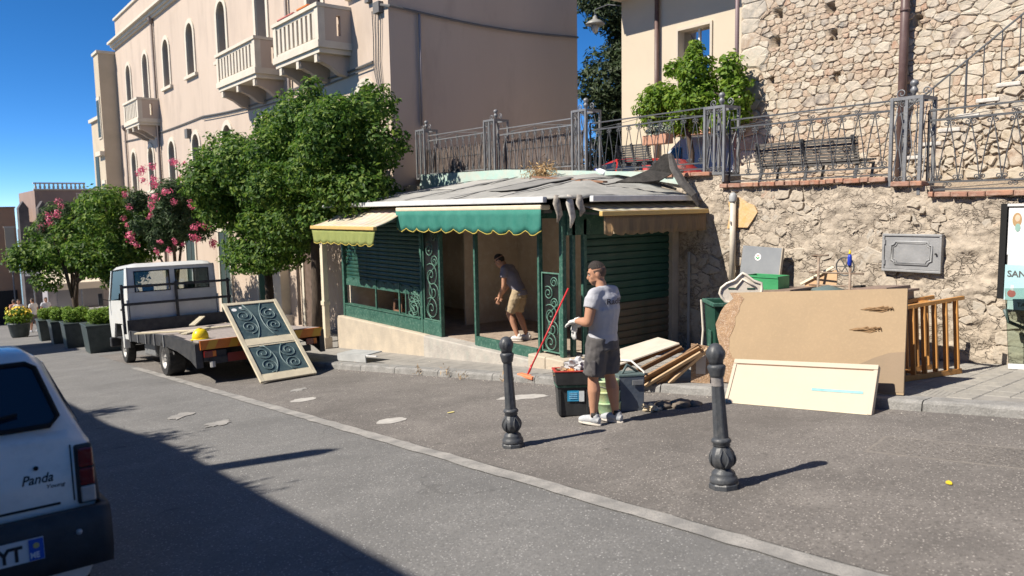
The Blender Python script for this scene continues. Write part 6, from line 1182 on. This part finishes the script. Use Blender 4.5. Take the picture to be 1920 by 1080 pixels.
t=thing('green_crate','small bright green plastic crate beside the grey board','crate',(9.2,6.10,cz+.02),(0,0,R(4))); tray(t,.3,.5,.19,MGC); MB().box(-.16,-.151,-.25,.25,.165,.19).build('rim',MGC,t)
# tan offcut, hand trolley with wheel and blue handle
t=thing('tan_offcut','tan board offcut leaning behind the tubular trolley','board',(9.55,5.55,cz-.1),(0,R(12),R(5))); MB().slab([(0,.2,-.05),(0,-.25,-.05),(0,-.22,.40),(0,-.02,.36),(0,.2,.22)],(.018,0,0)).build('board',mat('tan_offcut',(.50,.33,.19),(.44,.29,.17),sc_=4,rough=.8),t); MB().beam((-.02,.25,.18),(-.02,-.18,.44),.03,.03).build('batten',MCREAM,t)
t=thing('tube_trolley','rusty tubular trolley frame with spoked wheel and blue handle','trolley',(9.5,5.2,gg(9,5.2)))
MRT=mat('rusty_tube',(.34,.28,.22),(.2,.13,.09),sc_=14,rough=.7,metal=.2); MBL=mat('blue_plastic',(.02,.05,.42),rough=.4)
for y in (.32,-.12): MB().tube([(0,y,0),(0,y,1.42)],.018,8).build('upright',MRT,t,True)
for z_ in (1.05,1.22): MB().tube([(0,.45,z_),(0,-.3,z_+.02)],.012,6).build('cross_tube',MRT,t,True)
MB().tube([(0,.32,1.40),(0,.42,1.44),(0,.18,1.46)],.014,6).build('brace',MRT,t,True); MB().tube([(0,.12*math.cos(2*PI*k/20)-.05,1.32+.12*math.sin(2*PI*k/20)) for k in range(20)],.009,6,closed=True).build('wheel_ring',MIR,t,True)
for k in range(3): a=PI*k/3; MB().tube([(0,-.05-.12*math.cos(a),1.32-.12*math.sin(a)),(0,-.05+.12*math.cos(a),1.32+.12*math.sin(a))],.006,5).build('spoke',MIR,t)
MB().lathe([(.018,0),(.027,.02),(.027,.12),(.018,.15)],10,(-.02,-.12,1.33)).build('handle',MBL,t,True); MB().lathe([(.012,0),(.016,.02),(.004,.06)],8,(-.02,-.12,1.48)).build('handle_tip',mat('yellow_plastic',(.85,.62,.02)),t,True)
MB().lathe([(.0,.0),(.01,.0),(.2,-.05),(.22,-.08)],14,(-.05,.15,1.07)).build('dark_dish',mat('slate_dish',(.10,.14,.14),rough=.5),t,True)
# white chair back and green wheeled bin at the left of the heap
MWPL=mat('white_lacquer',(.72,.66,.57),(.66,.6,.52),sc_=5,rough=.35)
t=thing('white_headboard','white lobed wooden bed headboard on top of the green bin','headboard',(8.62,6.12,.55),(0,0,R(38)))
o_=[(-.23,.0),(-.26,.06),(-.24,.13),(-.17,.19),(-.06,.235),(-.0,.30),(.03,.33),(.07,.31),(.17,.23),(.27,.20),(.28,.12),(.26,.02),(.15,-.03),(.05,.0),(-.02,-.06),(-.12,-.07),(-.19,-.05)]
MB().slab([(0,-x,z) for x,z in o_],(.03,0,0)).build('plate',MWPL,t,bevel=.01); MB().tube([(-.004,-x,z) for x,z in o_],.018,6,closed=True).build('rim',MWPL,t,True); MB().tube([(-.004,.06,.13),(-.004,-.03,.25),(-.004,-.2,.14)],.014,6).build('moulding',MWPL,t,True)
for a in ((-.06,.05),(-.08,-.19)): MB().box(-.006,.001,min(a[0],a[0]-.09) if 0 else a[1],a[1]+.1,.115,.135).build('slot',mat('dark_green_slot',(.02,.07,.05)),t)
t=thing('green_bin','dark green plastic bin with open rim under the white headboard','bin',(8.72,6.42,gg(8.72,6.42)),(0,0,R(-38)))
MDG2=mat('dark_green_plastic',(.012,.055,.038),(.02,.075,.05),sc_=5,rough=.45)
b=MB(); n=4
def ringq(s_,z): return [(-.22*s_,-.27*s_,z),(.22*s_,-.27*s_,z),(.22*s_,.27*s_,z),(-.22*s_,.27*s_,z)]
b.add(ringq(.8,.03)+ringq(1,.92)+ringq(.95,.92)+ringq(.76,.06),[(0,1,5,4),(1,2,6,5),(2,3,7,6),(3,0,4,7),(4,5,9,8),(5,6,10,9),(6,7,11,10),(7,4,8,11),(8,9,13,12),(9,10,14,13),(10,11,15,14),(11,8,12,15),(12,13,14,15),(3,2,1,0)]); b.build('bin_body',MDG2,t)
f=MB(); 
for q in ((-.25,.25,-.30,-.26),(-.25,.25,.26,.30)): f=MB().box(*q,.90,.95).build('rim',MATS['kiosk_green'],t,bevel=.008)
for q in ((-.25,-.21,-.259,.259),(.21,.25,-.259,.259)): MB().box(*q,.90,.95).build('rim',MATS['kiosk_green'],t,bevel=.008)
MB().box(-.226,-.215,-.1,.05,.1,.55).build('side_rib',MATS['kiosk_green'],t); MB().tube([(-.26,.3,.93),(-.24,.26,.5),(-.28,.24,.0)],.014,6).build('white_leg',MWPL,t)
# planks spilled over the kerb
MOW=[mat('plank_a',(.36,.22,.11),(.26,.15,.08),sc_=5,rough=.8,bump=.25,stretch=(1,1,4)),mat('plank_b',(.22,.14,.08),(.15,.09,.05),sc_=5,rough=.85,bump=.25),mat('plank_c',(.50,.36,.22),(.42,.3,.18),sc_=5,rough=.8,bump=.2)]
PK=[((7.15,6.72,-.52),(7.62,5.98,.02),.11,0,'orange brown plank at the front of the spilled wood'),((7.3,6.62,-.5),(7.7,6.05,.03),.14,1,'dark plank second in the spilled wood'),((7.0,6.9,-.5),(7.55,6.2,.0),.12,1,'dark plank on the left of the spilled wood'),((7.38,6.45,-.48),(7.68,5.98,-.01),.10,0,'short orange plank in the spilled wood'),((7.42,6.3,-.45),(7.72,5.94,.0),.06,2,'narrow pale batten leaning at the right of the spilled wood'),((7.05,7.1,-.42),(7.6,6.3,.03),.09,0,'brown plank behind in the spilled wood'),((7.2,6.95,-.32),(7.32,6.62,-.12),.07,2,'short pale block lying on the spilled wood'),((7.25,6.55,-.5),(7.6,5.95,-.03),.07,2,'thin pale batten crossing the spilled wood')]
for a,b_,w_,k,lab in PK:
    t=thing('loose_plank',lab,'plank',a,group='planks spilled over the kerb'); d=Vector(b_)-Vector(a); MB().beam((0,0,0),d,w_,.022,(.5,.2,1)).build('plank',MOW[k],t,bevel=.003); MB().beam(d*.94,d*1.0+d.normalized()*.004,w_*.98,.018,(.5,.2,1)).build('sawn_end',MOW[2],t)
def flat_board(label,pts,m,th=.02,cat='board',nm='loose_board'):
    c=Vector(pts[0]); t=thing(nm,label,cat,tuple(c)); n_=(Vector(pts[1])-c).cross(Vector(pts[2])-c).normalized(); n_=-n_ if n_.z<0 else n_; MB().slab([Vector(p)-c for p in pts],n_*-th).build('board',m,t,bevel=.003); MB().slab([(Vector(p)-c)*.5+ (Vector(pts[2])-c)*.25 for p in pts],n_*.0015).build('stain',mat('board_stain',(.52,.46,.38),(.6,.54,.46),sc_=7,rough=.9),t); return t
flat_board('pale dusty board lying sloped behind the standing man',[(6.75,7.05,-.36),(7.55,6.25,.06),(7.95,6.95,.0),(7.1,7.9,-.42)],mat('dusty_board',(.55,.49,.41),(.47,.42,.35),sc_=4,rough=.9))
flat_board('rusty brown sheet standing between planks and chipboard',[(7.62,6.12,-.44),(7.74,5.92,-.44),(7.80,5.95,.02),(7.68,6.17,.05)],MCHIP,.02,'sheet','brown_sheet')
t=thing('white_hose','white bent plastic pipe curling over the spilled planks','pipe',(7.0,6.6,-.3)); MB().tube([(.05,.3,.12),(.1,.05,.13),(.18,-.1,.0),(.12,-.06,-.12),(.02,.1,-.2)],.014,8).build('pipe',mat('white_pvc',(.68,.66,.62),rough=.4),t,True); MB().tube([(.02,.1,-.2),(-.01,.13,-.22)],.018,8).build('pipe_end',MIRL,t,True)
t=thing('pink_disc','dusty pink round plate lying on the pale board','plate',(7.05,7.05,-.16),(R(60),R(10),0)); MB().lathe([(.01,0),(.085,.0),(.095,.02),(.09,.03),(.01,.018)],20).build('plate',mat('dusty_pink',(.32,.17,.14),rough=.8),t,True); MB().lathe([(.02,.018),(.03,.03),(.01,.034)],12).build('boss',mat('dusty_pink',(.32,.17,.14)),t,True)
t=thing('silver_pole','thin silver pole lying across the pavement by the kiosk','pole',(8.15,7.9,gg(8,7.9)+.11),(0,0,0)); MB().tube([(-.2,.55,.02),(.5,-1.15,.15)],.014,8).build('tube',mat('silver_tube',(.62,.62,.62),rough=.3,metal=.5),t,True); MB().tube([(-.2,.55,.02),(-.215,.585,.017)],.018,8).build('end_cap',MDARK,t)
# bins beside the man
MBK=mat('black_plastic',(.022,.024,.026),(.04,.042,.044),sc_=8,rough=.45,bump=.05)
def tub(t,w_,l,h,m,z0=0.,tp=.9,name='tub'):
    w2,l2=w_*tp,l*tp
    def r_(a,b,z): return [(-a/2,-b/2,z),(a/2,-b/2,z),(a/2,b/2,z),(-a/2,b/2,z)]
    V=r_(w2,l2,z0)+r_(w_,l,z0+h)+r_(w_-.03,l-.03,z0+h)+r_(w2-.03,l2-.03,z0+.03); o=MB().add(V,[(0,1,5,4),(1,2,6,5),(2,3,7,6),(3,0,4,7),(4,5,9,8),(5,6,10,9),(6,7,11,10),(7,4,8,11),(8,9,13,12),(9,10,14,13),(10,11,15,14),(11,8,12,15),(12,13,14,15),(3,2,1,0)]).build(name,m,t,bevel=.01); return o
bz=gz(6.3); t=thing('black_bin','black plastic storage bin with blue and white label','bin',(5.83,6.38,bz),(math.atan(-SL),0,R(-36))); o=tub(t,.36,.34,.34,MBK); MB().box(-.19,.19,-.18,.18,.325,.352).build('green_rim',MATS['kiosk_green'],t,bevel=.006)
MB().slab([(-.07,-.1735,.17),(.06,-.1735,.17),(.06,-.1795,.29),(-.07,-.1795,.29)],(0,.002,0)).build('blue_label',mat('label_blue',(.03,.28,.52),(.05,.35,.6),sc_=9,rough=.4),o); MB().slab([(.062,-.1735,.165),(.12,-.1735,.165),(.12,-.1795,.285),(.062,-.1795,.285)],(0,.002,0)).build('white_label',mat('label_white',(.66,.7,.72),rough=.4),o)
for k in range(4): MB().box(-.05,.04,-.1815,-.179,.20+.02*k,.206+.02*k).build('label_line',mat('label_pale',(.3,.6,.8)),o)
for x in (-.155,.155): MB().box(x-.012,x+.012,-.18,-.165,.02,.3).build('corner_rib',MBK,t)
t=thing('red_lined_tray','black tray with red rim full of rubbish on the black bin','tray',(5.83,6.38,bz+.355),(math.atan(-SL),0,R(-36))); tub(t,.42,.38,.15,MBK,0,.92,'tray'); 
for q in ((-.215,.215,-.195,-.165),(-.215,.215,.165,.195)): MB().box(*q,.15,.165).build('red_rim',mat('red_plastic',(.50,.06,.045),(.42,.05,.04),rough=.5),t,bevel=.004)
for q in ((-.215,-.185,-.164,.164),(.185,.215,-.164,.164)): MB().box(*q,.15,.165).build('red_rim',MATS['red_plastic'],t,bevel=.004)
def crumple(name,m,par,c,r,seed,amp=.35,n=18,smooth=False):
    q=np.random.default_rng(seed); b=MB(); b.ball((0,0,0),1,n,n//2+2); ph=q.random(9)*6
    V=[]
    for v in b.v:
        k=1+amp*(math.sin(v[0]*5+ph[0])*math.sin(v[1]*6+ph[1])+.6*math.sin(v[2]*9+ph[2]+v[0]*7)+.4*math.sin(v[1]*14+ph[3])); V.append((c[0]+v[0]*r[0]*k,c[1]+v[1]*r[1]*k,c[2]+v[2]*r[2]*k))
    b.v=V; return b.build(name,m,par,smooth)
crumple('white_bag',mat('white_bag',(.66,.65,.66),(.5,.5,.52),sc_=14,rough=.4,trans=.2),t,(.06,.02,.19),(.12,.1,.085),3); crumple('dark_rubbish',mat('rubbish',(.12,.09,.10),(.45,.3,.15),sc_=22,rough=.7),t,(-.09,-.02,.13),(.1,.12,.05),4); crumple('orange_scrap',mat('orange_scrap',(.6,.22,.06),rough=.6),t,(-.02,-.1,.15),(.04,.05,.025),5)
t=thing('green_buckets','stack of pale green paint buckets behind the man’s legs','bucket',(6.1,6.05,gz(6.05)),(math.atan(-SL),0,0)); MLG=mat('pale_green_plastic',(.30,.48,.30),(.45,.52,.30),sc_=7,rough=.5,c3=(.6,.5,.2),sc3=6,a3=.5)
for k in range(3): MB().lathe([(.115,.0),(.125,.02),(.135,.115),(.142,.12),(.142,.135),(.10,.135)],20,(0,0,.125*k)).build('bucket',MLG,t,True); 
MB().tube([(.14*math.cos(a),.14*math.sin(a),.33-.05*math.sin(a)**2) for a in np.linspace(PI,2*PI,12)],.004,5).build('bail',MIRL,t)
t=thing('blue_grey_bin','blue grey plastic box with clips right of the standing man','bin',(6.38,6.02,gz(6.02)),(math.atan(-SL),0,R(-30))); o=tub(t,.30,.34,.40,mat('blue_grey_plastic',(.075,.095,.13),(.11,.13,.16),sc_=5,rough=.5)); MB().box(.0,.13,-.19,-.175,.30,.36).build('clip',MIRL,t,bevel=.005); MB().box(-.155,.155,-.175,.175,.395,.425).build('lid',mat('slate_dish',(.10,.14,.14)),t,bevel=.008); MB().tube([(-.1,-.1,.42),(-.02,-.05,.52),(.12,0,.43)],.016,6).build('handle',mat('slate_dish',(.10,.14,.14)),t,True)
# rag heap, glove
t=thing('rag_heap','heap of brown rags on the road in the man’s shadow','rags',(6.63,5.72,gz(5.72))); MRAG=mat('rag',(.13,.105,.08),(.2,.17,.14),sc_=16,rough=.95,bump=.4)
for k,(x,y,r_) in enumerate(((0,0,.1),(.16,-.12,.12),(.30,-.2,.09),(.1,.04,.08))): crumple('rag',MRAG,t,(x,y,r_*.35),(r_*1.1,r_*1.0,r_*.5),20+k,.1,smooth=True)
t=thing('cream_rag','small cream cloth scrap beside the rag heap','rag',(6.42,5.72,gz(5.72))); crumple('scrap',mat('cream_rag',(.62,.53,.38),(.5,.42,.3),sc_=20,rough=.95),t,(0,0,.035),(.07,.09,.04),31); crumple('scrap_fold',MATS['cream_rag'],t,(.07,-.06,.025),(.045,.03,.02),32)
# broom
t=thing('red_broom','broom with red handle and orange head propped by the kiosk corner','broom',(7.03,8.68,gz(8.68)+.01)); tip=Vector((.62,-.25,1.36)); MB().tube([(0,0,.08),tuple(tip)],.0135,8).build('handle',mat('broom_red',(.60,.035,.045),(.55,.05,.05),rough=.4),t,True); MB().tube([tuple(tip*.05+Vector((0,0,.07))),tuple(tip*.12+Vector((0,0,.08)))],.018,8).build('socket',mat('broom_red',(.6,.035,.045)),t,True)
MB().box(-.06,.04,-.19,.16,.06,.11).build('head',mat('broom_orange',(.72,.25,.12),(.6,.2,.1),rough=.6),t,bevel=.012); q=MB()
for i in range(90): x=rg.uniform(-.055,.035); y=rg.uniform(-.18,.15); q.add([(x,y,.065),(x+.004,y,.065),(x+rg.uniform(-.02,.02),y+rg.uniform(-.02,.02),0)],[(0,1,2)])
q.build('bristles',MATS['broom_orange'],t)['kind']='stuff'
# folded metal sheet by the plinth, gravel and weeds along the kerb
t=thing('folded_sheet','folded white metal sheet lying on the kerb before the kiosk','metal sheet',(6.75,12.9,gz(12.9)+KH),(math.atan(-SL),0,R(6))); MB().slab([(-.2,0,0),(-.2,0,.14),(.18,0,.17),(.18,0,.15),(-.18,0,.125),(-.18,0,0)],(0,1.0,0)).build('sheet',mat('dull_sheet',(.42,.43,.43),(.34,.35,.35),sc_=5,rough=.5),t); MB().box(-.19,-.16,-.35,-.001,.12,.14).build('bent_strip',MALU,t)
q=MB()
for i in range(420):
    y=rg.uniform(2,15); x=kx(y)+(rg.gauss(-.08,.06) if rg.random()<.6 else rg.gauss(.9,.5)); up_=KH if x>kx(y) else 0; r_=rg.uniform(.006,.02)
    if y>9 and x>7.6 or up_ and y<8.3: continue
    q.add([(x-r_,y,gz(y)+up_),(x+r_*.4,y-r_,gz(y)+up_),(x+r_,y+r_*.6,gz(y)+up_),(x,y,gz(y)+up_+r_*.9)],[(0,1,3),(1,2,3),(2,0,3)])
for i in range(500):
    x=rg.uniform(4,7.4); y=rg.uniform(2,13); r_=rg.uniform(.003,.009)
    if x>kx(y): continue
    q.add([(x-r_,y,gz(y)+.004),(x+r_*.4,y-r_,gz(y)+.004),(x+r_,y+r_*.6,gz(y)+.004),(x,y,gz(y)+.004+r_)],[(0,1,3),(1,2,3),(2,0,3)])
o=q.build('grit',mat('grit',(.42,.38,.33),rough=.9,ramp=[(0,(.5,.46,.4)),(1,(.22,.2,.18))],island=True)); o['kind']='stuff'
q=np.random.default_rng(6); C=[]
for y in (9.0,9.9,10.3,11.0): C.append(q.normal(size=(22,3))*np.array([.04,.07,.05])+np.array([kx(y)-.03,y,gz(y)+.06]))
C=np.concatenate(C); N=q.normal(size=C.shape); N[:,2]*=.3; N/=np.linalg.norm(N,axis=1,keepdims=True); o=ob('kerb_weeds',leaf_mesh('kerb_weeds',C,N,.10,mat('dry_leaf',(.5,.33,.15)),.06,q)); o['kind']='stuff'
blob('yellow_leaf',mat('yellow_leaf',(.75,.55,.03),rough=.6),5.65,2.25,.045,.02,.012,'yellow leaf on the asphalt at the lower right','leaf',n=10,rot=.5); blob('yellow_wrapper',mat('pale_yellow',(.75,.65,.25),rough=.6),5.05,7.72,.05,.025,.012,'small yellow wrapper on the asphalt left of the bin','litter',n=8)
# ------------------------------------------------------------------ notice board and glass stand at the right edge
t=thing('notice_board','notice board with overlapping printed posters on the wall at right edge','notice board',(WX-.12,3.62,.62)); MB().box(-.03,.03,-1.4,.0,0,1.1).build('backing',MDARK,t); MB().box(-.055,-.031,-.055,.012,-.01,1.12).build('frame_side',MDARK,t); MB().box(-.055,-.031,-1.4,-.056,1.09,1.12).build('frame_top',mat('alu_frame',(.6,.6,.6),rough=.4),t)
def poster(name,m,y0,y1,z0,z1,x,words):
    p=MB().box(x,x+.002,y0,y1,z0,z1).build(name,m,t)
    for w_,sz,yy,zz,mm,bd in words: rtext(p,w_,sz,mm,x-.003,yy,zz,bd,rz=-PI/2)
    return p
MPW=mat('poster_white',(.70,.70,.72),rough=.6); MPC=mat('poster_cyan',(.38,.60,.64),(.45,.64,.66),sc_=4,rough=.6); INK=mat('grey_ink',(.10,.10,.10),rough=.8)
p=poster('poster',MPW,-1.3,-.07,.52,1.07,-.040,[('RO',.11,-.33,.86,MTX,.003)])
for k in range(6): MB().box(-.042,-.0405,-1.2,-.24-.03*(k%3),.79-.024*k-(.05 if k>3 else 0),.796-.024*k-(.05 if k>3 else 0)).build('text_line',INK,p)
MB().ball((-.041,-.16,.93),(.002,.05,.085),12,8).build('portrait_hair',mat('print_brown',(.40,.26,.13),rough=.8),p); MB().ball((-.043,-.165,.95),(.002,.028,.04),10,8).build('portrait_face',mat('print_skin',(.65,.45,.33),rough=.8),p); MB().ball((-.042,-.17,.84),(.002,.03,.05),10,8).build('portrait_cloak',mat('print_green',(.25,.4,.35),rough=.8),p)
poster('poster',mat('poster_grey',(.60,.62,.62),rough=.6),-1.3,-.08,.38,.519,-.0395,[('GA',.10,-.30,.42,MTX,.003)])
p=poster('poster',MPC,-1.3,-.06,-.02,.40,-.045,[('SANTO',.105,-.085,.26,INK,.002)])
for k in range(8): MB().box(-.047,-.0455,-1.2,-.28,.19-.022*k,.195-.022*k).build('text_line',mat('cyan_ink',(.2,.35,.38),rough=.8),p)
MB().ball((-.046,-.14,.06),(.002,.045,.045),12,8).build('red_flower',mat('print_red',(.5,.15,.14),rough=.8),p); MB().box(-.047,-.0455,-.16,-.13,.09,.16).build('flower_stem',MPW,p)
poster('poster',mat('poster_pale',(.55,.68,.70),rough=.6),-1.3,-.1,-.13,-.021,-.040,[('TANI',.07,-.2,-.09,INK,.001)])
t=thing('glass_stand','clear glass panel stand with white foot below the notice board','glass stand',(WX-.3,3.42,gg(10,3.4)),(math.atan(-SL),0,0)); MB().box(-.006,.006,-1.2,0,.0,.95).build('glass',glass('green_glass',(.78,.86,.82),.04),t); MB().box(-.03,.03,-1.2,0,-.0,.06).build('foot',mat('white_frame',(.7,.7,.7)),t,bevel=.004); MB().tube([(0.02,.02,.7),(.06,.0,.55),(.1,-.25,.42),(.1,-.6,.38)],.022,8).build('bent_tube',mat('slate_dish',(.10,.14,.14)),t,True)
# ------------------------------------------------------------------ planters, flower tub, far shop, road sign
MPLT=mat('planter_metal',(.035,.05,.05),(.06,.075,.075),sc_=5,rough=.5,bump=.05); LSH=leafmat('shrub_leaf',(.10,.20,.02),(.17,.29,.03),(.26,.37,.06))
labs=['nearest square dark planter with bright green shrub left of the truck','second dark planter with bright shrub behind the nearest one','third dark planter with bright shrub down the street','farthest dark planter with bright shrub beside the walkers']
for k,(x,y,w_) in enumerate(((4.35,25.6,1.0),(4.22,29.2,.9),(4.25,32.6,.9),(4.2,35.7,.9))):
    t=thing('planter',labs[k],'planter',(x,y,gz(y)),group='dark planters along the roadway'); b=MB()
    V=[(-w_*.42,-w_*.42,0),(w_*.42,-w_*.42,0),(w_*.42,w_*.42,0),(-w_*.42,w_*.42,0),(-w_/2,-w_/2,.82),(w_/2,-w_/2,.82),(w_/2,w_/2,.82),(-w_/2,w_/2,.82)]; b.add(V,[(3,2,1,0),(4,5,6,7),(0,1,5,4),(1,2,6,5),(2,3,7,6),(3,0,4,7)]).build('box',MPLT,t,bevel=.015)
    MB().box(-w_/2-.02,w_/2+.02,-w_/2-.02,w_/2+.02,.82,.87).build('rim',MPLT,t,bevel=.01); q=np.random.default_rng(60+k); C,N=crown_points([((0,0,1.05),(.42,.42,.28)),((.2,.15,1.15),(.25,.25,.22)),((-.2,-.1,1.12),(.25,.25,.22))],2600,q,.3); ob('shrub',leaf_mesh('shrub',C,N,.075,LSH,.5,q),t)
t=thing('flower_tub','round dark tub of yellow flowers far left in the street','flower tub',(3.62,41.,gz(41.))); MB().lathe([(.3,0),(.36,.1),(.45,.6),(.48,.62),(.48,.68),(.4,.68)],18).build('tub',MPLT,t,True); q=np.random.default_rng(70); C,N=crown_points([((0,0,.95),(.55,.55,.4))],1800,q,.3); ob('foliage',leaf_mesh('foliage',C,N,.12,LLIGHT,.5,q),t); C,N=crown_points([((0,0,1.15),(.5,.5,.3))],160,q,.8); ob('blossom',leaf_mesh('blossom',C,N,.12,mat('yellow_bloom',(.75,.55,.05),rough=.6),.8,q),t)['kind']='stuff'
t=thing('cafe_pavilion','low far cafe pavilion with cream awning behind the planters','pavilion',(7.2,48.5,gz(48.5))); MB().box(-1.4,1.6,.4,3,0,2.6).build('wall',mat('cafe_wall',(.34,.32,.33),(.28,.26,.27),sc_=2,rough=.8),t); MB().slab([(-1.7,-1.2,2.45),(1.9,-1.2,2.45),(1.9,.4,3.1),(-1.7,.4,3.1)],(0,0,.06)).build('awning',mat('cafe_awning',(.62,.55,.44),rough=.9),t); MB().slab([(-1.7,-1.2,2.15),(1.9,-1.2,2.15),(1.9,-1.2,2.45),(-1.7,-1.2,2.45)],(0,.03,0)).build('valance',mat('cafe_awning',(.62,.55,.44)),t)
for x in (-1.6,0,1.8): MB().tube([(x,-1.15,0),(x,-1.15,2.4)],.04,6).build('post',MIRL,t)
MB().box(-1.2,1.4,-.3,.2,0,.95).build('counter',mat('white_frame',(.7,.7,.7)),t); MB().box(-1.0,1.3,.36,.399,1.0,2.2).build('window',mat('cafe_glass',(.2,.2,.22),rough=.2),t)
t=thing('road_sign','small orange and white sign on a post far left','road sign',(4.95,47.,gz(47))); MB().tube([(0,0,0),(0,0,3.3)],.04,8).build('post',MIRL,t); MB().box(-.35,.35,-.03,0,2.9,3.4).build('white_plate',mat('label_white',(.66,.7,.72)),t); MB().box(-.35,.35,-.04,-.0,3.4,3.85).build('orange_plate',MORB,t)
# small things on the terrace
t=thing('white_bottle','white plastic bottle lying on the terrace edge by the railing','bottle',(10.36,10.35,2.40),(0,R(75),R(80))); MB().lathe([(.03,0),(.055,.02),(.055,.2),(.03,.26),(.022,.28),(.022,.31)],12).build('bottle',mat('white_plastic',(.75,.78,.8),rough=.4),t,True); MB().lathe([(.025,.31),(.025,.34)],10).build('cap',MBL,t,True)
t=thing('potted_flowers','pale flowers in a terracotta trough hung on the terrace railing','flower box',(10.75,9.42,3.0)); MB().box(-.1,.1,-.28,.28,-.12,.05).build('trough',MATS['terracotta'],t,bevel=.01); q=np.random.default_rng(80); C,N=crown_points([((0,0,.12),(.13,.3,.12))],700,q,.3); ob('flowers',leaf_mesh('flowers',C,N,.05,mat('pale_flower',(.5,.5,.5),ramp=[(0,(.6,.58,.55)),(.6,(.25,.33,.2)),(1,(.5,.45,.42))],island=True),.6,q),t)
